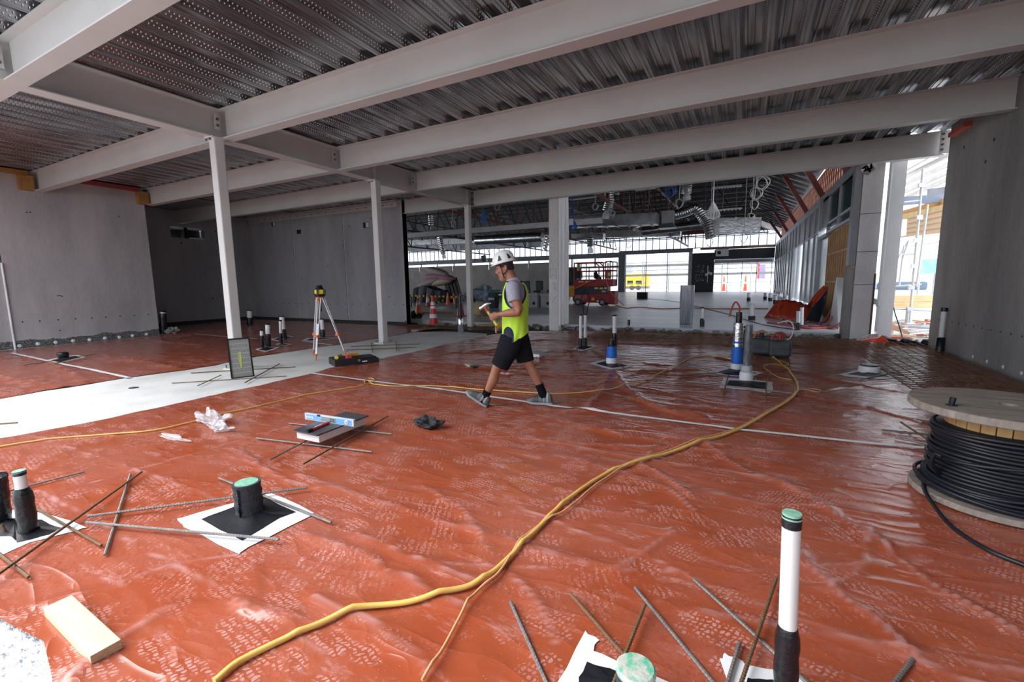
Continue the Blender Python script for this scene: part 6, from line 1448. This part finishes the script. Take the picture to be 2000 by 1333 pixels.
sub(MB().b2((p0.x, GY, p0.z), (p0.x+.55*(p1.x-p0.x), GY+.05, p1.z)), 'red_field', mat('banner_red', (.8, .03, .02), .5), t); sub(MB().b2((p0.x+.55*(p1.x-p0.x), GY, p0.z), (p1.x+.5, GY+.05, p1.z-.2)), 'purple_field', mat('banner_purple', (.25, .2, .4), .5), t)
sub(MB().cyl((p0.x, GY, .06), (p0.x, GY, p1.z), .05), 'pole', m_galv, t)
m_sca = mat('scaffold_tube', (.45, .48, .5), .4, .5)
t = thing('scaffold', 'scaffold with long walkways standing outside the far window wall', 'scaffold', (-6, 62, .06))
for x in np.arange(-22, 4, 3.2):
    for y in (61, 62.3): sub(MB().cyl((x, y, .06), (x, y, 6.2), .05, n=6), 'upright', m_sca, t)
for y in (61, 62.3):
    for z in (1.2, 2.9, 3.9): sub(MB().cyl((-23, y, z), (4, y, z), .045, n=6), 'ledger_tube', m_sca, t)
for z in (2.1, 3.35): sub(MB().b2((-23, 61, z), (4, 62.3, z+.28)), 'deck_boards', mat('scaffold_boards', (.3, .29, .27), .7), t)
for x in (-20, -10, 0.): sub(MB().cyl((x, 61, .2), (x+3.2, 61, 2.1), .04, n=6), 'brace', m_sca, t)
tag(MB().b2((-60, 80, .06), (-20, 90, 6.)).b2((-18, 84, .06), (-4, 90, 4.4)).build('building', mat('pale_building', (.55, .6, .62), .8, var=.1, vs=.3)), 'pale building blocks far outside behind the window wall', 'building')
# ---------------------------------------------------------------- services under the far roof
m_dg = mat('duct_galvanised', (.30, .32, .35), .3, .9, var=.3, vs=3)
def duct(label, a, b, w_, h, m=m_dg, seams=8, name='air_duct', round_=False):
    a = V(*a); b = V(*b); t = thing(name, label, 'duct', tuple(a))
    if round_: sub(MB().tube([a, b], w_/2, 18), 'duct_body', m, t, smooth=True)
    else: sub(MB().bar(a, b, w_, h), 'duct_body', m, t, bevel=.02)
    for i in range(seams):
        p = a.lerp(b, (i+.5)/seams); d = (b-a).normalized()*.03
        if round_: sub(MB().tube([p-d, p+d], w_/2+.015, 18), 'seam_flange', m, t)
        else: sub(MB().bar(p-d, p+d, w_+.06, h+.06), 'seam_flange', m, t)
    for f in (.1, .5, .9): p = a.lerp(b, f); sub(MB().cyl(p, (p.x, p.y, 7.395), .015, n=6), 'hanger', m_bolt, t)
    return t
a = yp(1112, 435, 21); b = yp(1285, 428, 21); duct('galvanised rectangular air duct crossing right of the white pillar', a, b, .7, .5)
m_ins = mat('foil_insulation', (.6, .61, .63), .28, 1., bump=1.0, bs=7, var=.2)
a = yp(1388, 442, 24); b = yp(1486, 441, 24); duct('fat crinkled foil insulated duct near the side facade', a, b, .7, .72, m_ins, 3)
a = yp(800, 475, 34); b = yp(1180, 462, 34); duct('long silver duct low over the far windows, left part', a, b, .7, .5, m_ins, 10)
a = yp(1185, 458, 34); b = yp(1330, 455, 34); duct('long silver duct low over the far windows, right part', a, b, .7, .5, m_ins, 5)
a = yp(800, 487, 40); b = yp(1060, 477, 40); duct('second silver duct farther back over the left windows', a, b, .9, .55, m_dg, 8)
a = yp(1255, 452, 28); b = yp(1390, 437, 28); duct('round silver duct between the trusses', a, b, .5, .5, m_dg, 5, round_=True)
a = yp(930, 470, 27); b = yp(1060, 463, 27); duct('dark round duct behind the light beam left of the white pillar', a, b, .6, .5, m_ins, 5, round_=True)
def flex(label, px, r, Y, tail=None):
    pts = [yp(x, y, Y) for x, y in px]; P_ = spline(pts, 10); rs = [r*(1+.1*(i % 2)) for i in range(len(P_))]
    t = thing('flexible_duct', label, 'duct', tuple(pts[0])); sub(MB().tube(P_, rs, 14), 'foil_hose', m_foil, t)
    if tail: 
        q_ = yp(*tail, Y); sub(MB().tube([P_[-1], P_[-1].lerp(q_, .5), q_], [r*.4, r*.9, r*.75], 10), 'plastic_bag', mat('hanging_bag', (.6, .62, .66), .3, alpha=.7), t)
    sub(MB().cyl(P_[0], (P_[0].x, P_[0].y, 7.395), .012, n=5), 'wire', m_bolt, t); return t
flex('foil hose with bagged end hanging near the red truss, beside the white pillar', [(1188, 372), (1190, 392), (1185, 412)], .17, 18, (1183, 427))
flex('foil hose with bagged end hanging right of the blue cable coil', [(1342, 350), (1341, 368), (1340, 378)], .17, 18, (1342, 392))
flex('long foil hose snaking from the grey box to the hanging cable bundle', [(1318, 420), (1340, 414), (1358, 408), (1372, 425), (1382, 440), (1388, 466)], .2, 22)
flex('thin foil hose hanging at the left under the far roof', [(858, 462), (862, 480), (866, 496)], .2, 30, (868, 505))
flex('foil hose with blue bagged end behind the worker helmet side', [(944, 500), (947, 512)], .2, 30)
flex('foil sleeve hanging left of the far column', [(841, 420), (842, 440)], .1, 16, (845, 447))
flex('foil hose with bag above the scissor lift', [(1152, 464), (1153, 482)], .18, 26, (1154, 495))
flex('foil hose hanging from long duct above the black door', [(1240, 432), (1243, 445)], .2, 24, (1241, 452))
flex('small foil hose left of the white pillar', [(1070, 462), (1064, 490)], .12, 24)
a = yp(1305, 425, 20); t = thing('ceiling_unit', 'grey boxed ventilation unit hanging in the middle of the far roof', 'ventilation unit', tuple(a)); sub(MB().box(a, (.45, .45, .5)), 'box', m_alud, t); sub(MB().lathe(a-V(0, 0, .45), [(.5, 0), (.3, .2)], 4, R=Matrix.Rotation(.78, 3, 'Z')), 'hood', m_galv, t); sub(MB().cyl(a, (a.x, a.y, 7.395), .015, n=5), 'hanger', m_bolt, t)
def coil(label, x, y, r, Y, m, rings=4, col='cable_coil', el=1.25, top=None):
    c = yp(x, y, Y); t = thing(col, label, 'cable coil', tuple(c)); mb = MB()
    for k in range(rings):
        ph = .25*k; mb.tube([c+V(r*(1-.13*k)*math.cos(a)+.02*math.sin(k*2.1)+.015*math.sin(2*a+k), .05*math.sin(a+k)+.02*k, r*el*(1-.09*k)*math.sin(a)+.012*math.cos(3*a+k)) for a in np.linspace(0, 2*math.pi, 24, endpoint=False)], .010, 6, close=True)
    sub(mb, 'loops', m, t, smooth=True); sub(MB().tube([c+V(0, 0, r*el), c+V(.02, 0, r*el+.5), V(c.x, c.y, 7.395)], .012, 5), 'hanging_cable', m, t); return t
m_wc = mat('white_cable', (.55, .54, .52), .5); m_bc = mat('blue_cable', (.01, .12, .45), .5)
coil('blue cable coil under the beam in the middle of the far roof', 1308, 373, .17, 15, m_bc, 5)
coil('thin beige cable ring left of the foil hose', 1326, 398, .12, 16, m_wc, 2)
coil('beige cable ring near the red truss beside the white pillar', 1162, 404, .1, 16, m_wc, 2)
coil('small cable ring right of the foil hose by white pillar', 1196, 417, .08, 17, m_wc, 2)
coil('big white cable coil high at the right under the beam', 1488, 357, .2, 15, m_wc, 4, el=1.)
coil('second white cable ring hanging under the big coil', 1477, 378, .16, 15, m_wc, 3, el=1.1)
coil('third cable ring in the chain near the facade', 1473, 400, .1, 15, m_wc, 2, el=1.4)
coil('lowest small cable ring in the chain near the facade', 1467, 423, .08, 15, m_wc, 2, el=1.2)
coil('beige cable loop hanging left of the far column', 884, 437, .07, 15, m_wc, 2, el=2)
coil('white cable loops high between thin column and white pillar', 971, 405, .10, 15, m_wc, 2, el=1.2)
coil('cable ring hanging above the far cones', 1228, 480, .12, 24, m_wc, 2, el=1.2)
coil('cable ring over the far opening near the facade', 1452, 465, .13, 20, m_wc, 2, el=1.6)
coil('cable ring below the foil hose over the far opening', 1385, 473, .14, 20, m_wc, 2, el=1.3)
def bundle(label, x, y0, y1, Y, m, r=.12):
    a = yp(x, y0, Y); b = yp(x, y1, Y); t = thing('cable_bundle', label, 'cable bundle', tuple(b)); mb = MB()
    for k in range(9):
        o_ = (k-4)*r*.25; mb.tube(spline([a, a.lerp(b, .45)+V(o_*.9, .03*math.sin(k), 0), a.lerp(b, .8)+V(o_*1.3, .03*math.cos(k), 0), b+V(o_*.6, 0, .03*abs(k-4)*.4)], 4), .014, 5)
    sub(mb, 'strands', m, t, smooth=True); sub(MB().cyl(a, (a.x, a.y, 7.395), .016, n=6), 'hanging_cable', m, t); return t
bundle('large white cable bundle tied and hanging in front of the far roof', 1393, 394, 430, 14, mat('bright_cable', (.75, .75, .76), .5), .13)
bundle('blue cable bundle with foil top hanging right of the thin far column', 944, 414, 437, 14.5, m_bc, .10)
bundle('blue bundle hanging from a blue line right of the white pillar', 1119, 428, 450, 15, m_bc, .11)
t = thing('junction_box', 'white junction box on the blue cable right of the white pillar', 'junction box', tuple(yp(1115, 433, 14.9))); sub(MB().box(yp(1115, 434, 14.9), (.16, .08, .2)), 'box', m_white, t); q_ = yp(1115, 434, 14.9); sub(MB().cyl(q_, (q_.x, q_.y, 7.395), .01, n=5), 'cable', m_bc, t)
for x0, y0, x1, y1, lab in ((1240, 371, 1280, 366, 'short perforated cable tray high in the middle'), (1390, 367, 1449, 362, 'perforated cable tray high at the right'), (1375, 413, 1449, 407, 'perforated cable tray lower at the right'), (1113, 390, 1165, 384, 'thin perforated tray right of the white pillar top')):
    a = yp(x0, y0, 19); b = yp(x1, y1, 19); t = thing('cable_tray', lab, 'cable tray', tuple(a)); sub(MB().bar(a, b, .25, .03), 'tray', m_sca, t)
    for k in range(10): p = a.lerp(b, (k+.5)/10); sub(MB().bar(p-V(.03, 0, .0)+V(0, 0, -.03), p+V(.03, 0, 0)+V(0, 0, -.03), .26, .02), 'rung', m_white, t)
    p = a.lerp(b, .5); sub(MB().cyl(p, (p.x, p.y, 7.395), .012, n=5), 'rod', m_bolt, t)
t = thing('bolt_cluster', 'ragged clamp hanging under the edge beam near the white column', 'clamp', (2.2, 12.45, 3.85))
for k in range(6): sub(MB().box((2.12+.035*k, 12.5, 3.87-.03*((k*7) % 5)), (.1, .08, .12), 0, Matrix.Rotation(k, 3, 'Y')), 'clamp_piece', [m_wall2, m_white][k % 2], t)
t = thing('bolt_cluster', 'small clamp hanging under the edge beam above the scissor lift', 'clamp', (-3.3, 12.5, 3.85))
for k in range(3): sub(MB().box((-3.33+.04*k, 12.5, 3.88-.02*k), (.07, .06, .08), 0, Matrix.Rotation(k, 3, 'Y')), 'clamp_piece', m_wall2, t)
# ---------------------------------------------------------------- red sheeting, board, hoses, danger tape
m_rsh = mat('red_tarp', (.42, .045, .016), .35, bump=.4, bs=3)
mb = MB(); base = [gp(x, y, .115) for x, y in ((1492, 621), (1530, 624), (1570, 628), (1600, 630))]; ridge = [yp(1523, 582, 18.), yp(1533, 579, 18.2), yp(1560, 584, 18.), yp(1580, 594, 17.6)]
vs = []; n = 16
for j in range(7):
    v = j/6
    for i in range(n+1):
        u = i/n*3; k = min(2, int(u)); f = u-k; bt = base[k].lerp(base[k+1], f); rg_ = ridge[k].lerp(ridge[k+1], f); p = bt.lerp(rg_, math.sin(v*math.pi/2)) if j < 5 else rg_.lerp(bt+V(.3, 2.2, 0), (j-4)/2)
        vs.append(p+V(0, .09*math.sin(i*1.7+v*3)*(1-v), .03*math.sin(i*2.3)*v))
mb.add(vs, [(j*(n+1)+i, j*(n+1)+i+1, (j+1)*(n+1)+i+1, (j+1)*(n+1)+i) for j in range(6) for i in range(n)])
o = tag(mb.build('red_sheeting', m_rsh, smooth=True, loc=tuple(base[0])), 'heap of orange-red plastic sheeting on the interior slab by the side facade', 'plastic sheet')
o.modifiers.new('th', 'SOLIDIFY').thickness = .01
a, b = yp(1578, 596, 16.6), yp(1611, 560, 16.8); c, d = gp(1570, 622, .115), gp(1600, 622, .115)
tag(MB().tube([gp(1572, 612, .15), yp(1590, 585, 16.7), b], [.09, .075, .05], 10).tube([gp(1578, 616, .15), yp(1595, 588, 16.6), b+V(.06, 0, -.04)], [.07, .06, .04], 10).build('rolled_sheeting', m_rsh, smooth=True), 'rolled red sheeting slanting up against the timber framing', 'plastic sheet')
P_ = [gp(1572, 627, .12), gp(1600, 630, .12), yp(1613, 592, 16.4), yp(1617, 566, 16.6), yp(1607, 578, 16.5), yp(1585, 602, 16.3)]
tag(MB().poly(P_, .03, n=(0, -1, 0)).build('dark_sheeting', mat('blue_black_sheet', (.02, .03, .05), .3, bump=.6, bs=6)), 'blue-black plastic sheet draped beside the red roll', 'plastic sheet')
P_ = [gp(1619, 636, .12), gp(1637, 644, .12), yp(1658, 543, 15.5), yp(1634, 542, 15.8)]
P_[2] = V(P_[2].x, P_[2].y, P_[2].z)
tag(MB().poly(P_, .025, n=(0, 1, 0)).build('white_board', mat('white_board', (.62, .65, .66), .4, var=.05)), 'tall white board leaning against the timber framed wall', 'board')
m_hose = mat('red_hose', (.40, .09, .10), .5); m_hosep = mat('pink_hose', (.55, .3, .33), .5)
for k, (m, lab) in enumerate(((m_hose, 'dark red hose coiled on the slab before the white board, outer loop'), (m_hosep, 'pinkish hose coiled before the white board, inner loop'), (m_hose, 'red hose loop rising against the white board'))):
    px = [(1530, 628-k*2), (1560, 634+k), (1590, 638-k), (1612, 636-k*2), (1624, 622-k*3), (1626, 608-k*2), (1620, 612), (1612, 626-k), (1600, 634), (1620, 641-k), (1640, 632), (1650, 612)]
    zs_ = [.13, .13, .13, .15, .35, .5, .45, .25, .15, .14, .3, .6]
    tag(MB().tube(spline([gp(x, y, z) for (x, y), z in zip(px, zs_)], 6), .022, 7).build('hose', m, smooth=True), lab, 'hose')
tag(MB().tube(spline([gp(x, y, .13) for x, y in ((1500, 631), (1540, 636), (1580, 642), (1625, 640))], 6), .035, 7).build('hose', m_hose, smooth=True), 'thick dark red hose lying along the slab edge', 'hose')
rnd = random.Random(11); mb = MB()
for k in range(14):
    pts = []; x, y = rnd.uniform(1522, 1560), rnd.uniform(622, 631)
    for i in range(5): pts.append(gp(x, y, .125+rnd.uniform(0, .07))); x += rnd.uniform(-4, 12); y += rnd.uniform(-3, 3)
    S_ = spline(pts, 4)
    for i in range(len(S_)-1): mb.bar(S_[i], S_[i+1], .06, .004, m=(i//2) % 2)
tag(mb.build('barrier_tape', [m_cw, mat('tape_red', (.5, .02, .03), .5)]), 'tangle of red and white barrier tape at foot of the red sheeting', 'barrier tape')
# danger tape flap with lettering at the pillar foot
nn_ = 18; mb = MB(); vs = []
topl = [(1670, 665), (1683, 658), (1697, 654), (1712, 652), (1722, 657), (1731, 668)]; botl = [(1676, 668), (1690, 666), (1704, 662), (1716, 662), (1722, 668), (1726, 672)]
A_ = spline([yp(x, y, 12.45) for x, y in topl], 4); B_ = spline([yp(x, y, 12.40) for x, y in botl], 4)
for p, q_ in zip(A_, B_): vs += [p, q_]
n = len(A_); mb.add(vs, [(2*i, 2*i+1, 2*i+3, 2*i+2) for i in range(n-1)])
t = thing('danger_tape', 'white danger tape with red letters draped over red sheet at the pillar foot', 'danger tape', tuple(yp(1690, 664, 12.4)))
sub(mb, 'tape_band', m_cw, t)
fc = bpy.data.curves.new('tape_letters', 'FONT'); fc.body = 'DANGER KEEP'; fc.size = .125; fc.extrude = .001
fo = bpy.data.objects.new('tape_letters', fc); C.objects.link(fo); bpy.context.view_layer.update()
me = bpy.data.meshes.new_from_object(fo.evaluated_get(bpy.context.evaluated_depsgraph_get())); C.objects.unlink(fo); bpy.data.objects.remove(fo)
# upside-down as on the photograph: letters follow the band from right to left
tot = max(v.co.x for v in me.vertices)
for v in me.vertices:
    s_ = (1-v.co.x/tot)*.62+.05; i = s_*(n-1); k = min(n-2, int(i)); f = i-k; tp = A_[k].lerp(A_[k+1], f); bt = B_[k].lerp(B_[k+1], f); v.co = tp.lerp(bt, .1+v.co.y/.125*.95)+V(0, -.012, 0)
lo = bpy.data.objects.new('lettering', me); C.objects.link(lo); me.materials.clear(); me.materials.append(mat('letter_red', (.5, .01, .05), .5)); lo.parent = t; lo.location = -t.location
P_ = [yp(x, y, 12.3) for x, y in ((1676, 668), (1704, 662), (1716, 661), (1724, 655), (1731, 668), (1736, 675), (1700, 676))]
tag(MB().poly([p if i < 5 else V(p.x, 12.2, .06) for i, p in enumerate(P_)], .02, n=(0, 1, 0)).build('red_sheet_flap', mat('bright_red_flap', (.75, .06, .02), .4)), 'bright red plastic flap under the danger tape at the pillar foot', 'plastic sheet')
# ---------------------------------------------------------------- outside on the right
OY = 18.
def sc(x, y, Y=OY): return yp(x, y, Y)
t = thing('scaffold', 'galvanised scaffold standing outside the doorway beside the right wall', 'scaffold', tuple(sc(1778, 640)))
for (x0, y0, x1, y1, Y, r) in ((1775, 642, 1803, 330, 17, .032), (1790, 560, 1812, 400, 19, .03), (1756, 560, 1766, 480, 20, .03), (1770, 642, 1774, 600, 17, .05)):
    sub(MB().cyl(sc(x0, y0, Y), sc(x1, y1, Y), r, n=10), 'upright', m_sca, t)
for (x0, y0, x1, y1, Y) in ((1740, 398, 1800, 392, 17), (1740, 603, 1830, 608, 17), (1735, 498, 1790, 496, 19), (1785, 480, 1850, 470, 19), (1762, 510, 1775, 470, 19), (1785, 462, 1850, 458, 20), (1735, 560, 1800, 556, 20), (1745, 520, 1775, 470, 20)):
    sub(MB().cyl(sc(x0, y0, Y), sc(x1, y1, Y), .028, n=8), 'cross_tube', m_sca, t)
for x, y in ((1800, 362), (1796, 425), (1790, 470), (1785, 520), (1780, 562), (1777, 604)): sub(MB().box(sc(x, y, 16.9), (.13, .1, .12)), 'coupler', m_galv, t)
t = thing('roof_beam', 'blue-grey steel beam crossing the outdoor canopy', 'steel beam', tuple(sc(1750, 395, 21))); sub(MB().bar(sc(1740, 395, 21), sc(1856, 386, 21), .12, .28), 'beam', mat('blue_grey_steel', (.16, .2, .27), .5), t)
t = thing('roof_beam', 'dark steel beam behind the outdoor scaffold, upper one', 'steel beam', tuple(sc(1815, 375, 23))); sub(MB().bar(sc(1812, 377, 23), sc(1862, 371, 23), .12, .28), 'beam', m_frame, t)
for k, (x0, y0, x1, y1) in enumerate(((1755, 352, 1860, 300), (1758, 365, 1860, 318), (1755, 380, 1860, 332), (1752, 340, 1840, 290), (1760, 392, 1860, 345))):
    tag(MB().bar(sc(x0, y0, 26), sc(x1, y1, 22), .1, .16).build('canopy_purlin', mat('white_purlin', (.5, .51, .5), .5)), 'white sloping canopy purlin outside above the doorway, one of a parallel set', 'purlin', 'canopy purlins outside')
for k in range(5):
    a = sc(1748+2*k, 428+8*k, 24); b = sc(1850, 404+11*k, 20)
    tag(MB().bar(a, b, .08, .2).build('roof_joist', m_timber if k else mat('raw_joist', (.5, .38, .18), .7)), 'timber roof joist of the outdoor shelter, one of a parallel set', 'joist', 'timber joists outside')
tag(MB().poly([sc(1742, 418, 24.5), sc(1852, 385, 20.5), sc(1852, 455, 20.5), sc(1742, 455, 24.5)], .05, n=(0, 1, 0)).build('shelter_roof', mat('orange_ply', (.45, .24, .09), .7)), 'orange plywood underside of the outdoor shelter', 'shelter roof')
tag(MB().poly([sc(1738, 432, 20), sc(1772, 428, 20), sc(1770, 460, 20), sc(1736, 466, 20)], .15, n=(0, 1, 0)).build('concrete_lintel', m_pil), 'weathered concrete block end under the shelter roof', 'concrete block')
for k in range(4):
    tag(MB().bar(sc(1742, 581+6*k, 19.5), sc(1840, 579+7*k, 19.5), .12, .1).build('stacked_plank', mat('new_pine', (.7, .5, .26), .6)), 'pale pine plank in the stack outside the doorway', 'plank', 'pine planks stacked outside')
t = thing('poster_board', 'teal picture board standing outside beyond the scaffold', 'board', tuple(sc(1810, 500, 30))); sub(MB().poly([sc(1797, 537, 30), sc(1829, 534, 30), sc(1832, 505, 30), sc(1800, 507, 30)], .05, n=(0, 1, 0)), 'panel', mat('teal_picture', (.02, .35, .35), .5, col2=(.5, .7, .7), vs=.6), t)
tag(MB().b2((7., 40, -.3), (22, 46, 5.5)).build('building', mat('pale_building2', (.6, .65, .7), .8)), 'pale building far outside behind the scaffold on the right', 'building')
for x in (1798, 1828): q_ = sc(x, 520, 30.1); sub(MB().cyl((q_.x, q_.y, -.04), (q_.x, q_.y, q_.z), .05, n=8), 'post', m_galv, t)
t = thing('parked_car', 'silver car far outside behind the scaffold', 'car', tuple(sc(1765, 560, 32)))
c = sc(1765, 566, 32); [sub(MB().cyl((c.x+dx, 32.1, .0), (c.x+dx, 32.3, .0), .3, n=14), 'wheel', m_tyre, t) for dx in (-1.3, 1.3)]; sub(MB().box((c.x, 33, .45), (4, 1.7, .7)), 'car_body', mat('car_silver', (.5, .55, .6), .3), t, bevel=.2); sub(MB().box((c.x, 33, 1.0), (2.2, 1.5, .5)), 'cabin', mat('car_glass', (.1, .14, .18), .15), t, bevel=.15)
rnd = random.Random(31); pts = []
mats_ = [m_timber, m_conc_l, mat('brick_red', (.45, .12, .07), .8), m_white, m_wall2]
mb = MB()
for k in range(150):
    Y = rnd.uniform(13., 18.5); x0, x1 = yp(1738, 660, Y).x, yp(1838, 660, Y).x; x = rnd.uniform(x0, x1); s_ = rnd.uniform(.5, 1)
    mb.box((x, Y, rnd.uniform(-.02, .09)), (rnd.uniform(.1, .9)*s_, rnd.uniform(.05, .2), rnd.uniform(.03, .1)), rnd.randrange(5), Matrix.Rotation(rnd.uniform(-.8, .8), 3, 'Z') @ Matrix.Rotation(rnd.uniform(-.25, .25), 3, 'Y'))
tag(mb.build('rubble', mats_), 'litter of timber scraps, bricks and rubble on the ground outside the doorway', 'rubble', kind='stuff')
c = sc(1752, 655, 14.2); tag(MB().box((c.x, 14.2, .16), (.42, .3, .14), 0, Matrix.Rotation(.5, 3, 'Y')).build('timber_box', mat('raw_wood', (.5, .27, .17), .7)), 'tilted raw timber piece beside the white column foot outside', 'timber')
tag(MB().tube(spline([sc(1737, 540, 13.2), sc(1745, 600, 13.2), sc(1757, 640, 13.1), sc(1766, 675, 12.9)], 5), .012, 6).build('cable', m_black, smooth=True), 'thin grey cable hanging from the white column to the ground', 'cable')
tag(MB().tube([V(-.0+2.75+.05*i, 12.55-.02*i, .05+.03*math.sin(i)) for i in range(16)], [.08+.03*math.sin(i*2) for i in range(16)], 8).build('black_sheeting', m_bsheet, smooth=True), 'roll of black plastic along the doorway threshold', 'plastic sheet')

q_ = gp(261, 758, .006); tag(MB().lathe(q_, [(.06, 0), (.06, .003)], 18, sx=1.2).build('cover_disc', m_foam, loc=tuple(q_)), 'small dark oval disc on the pale concrete strip at left', 'disc')
rod((-10, 829), (34, 826), 'short brown stick at the left edge on the concrete strip', .008, m_rust, .016)
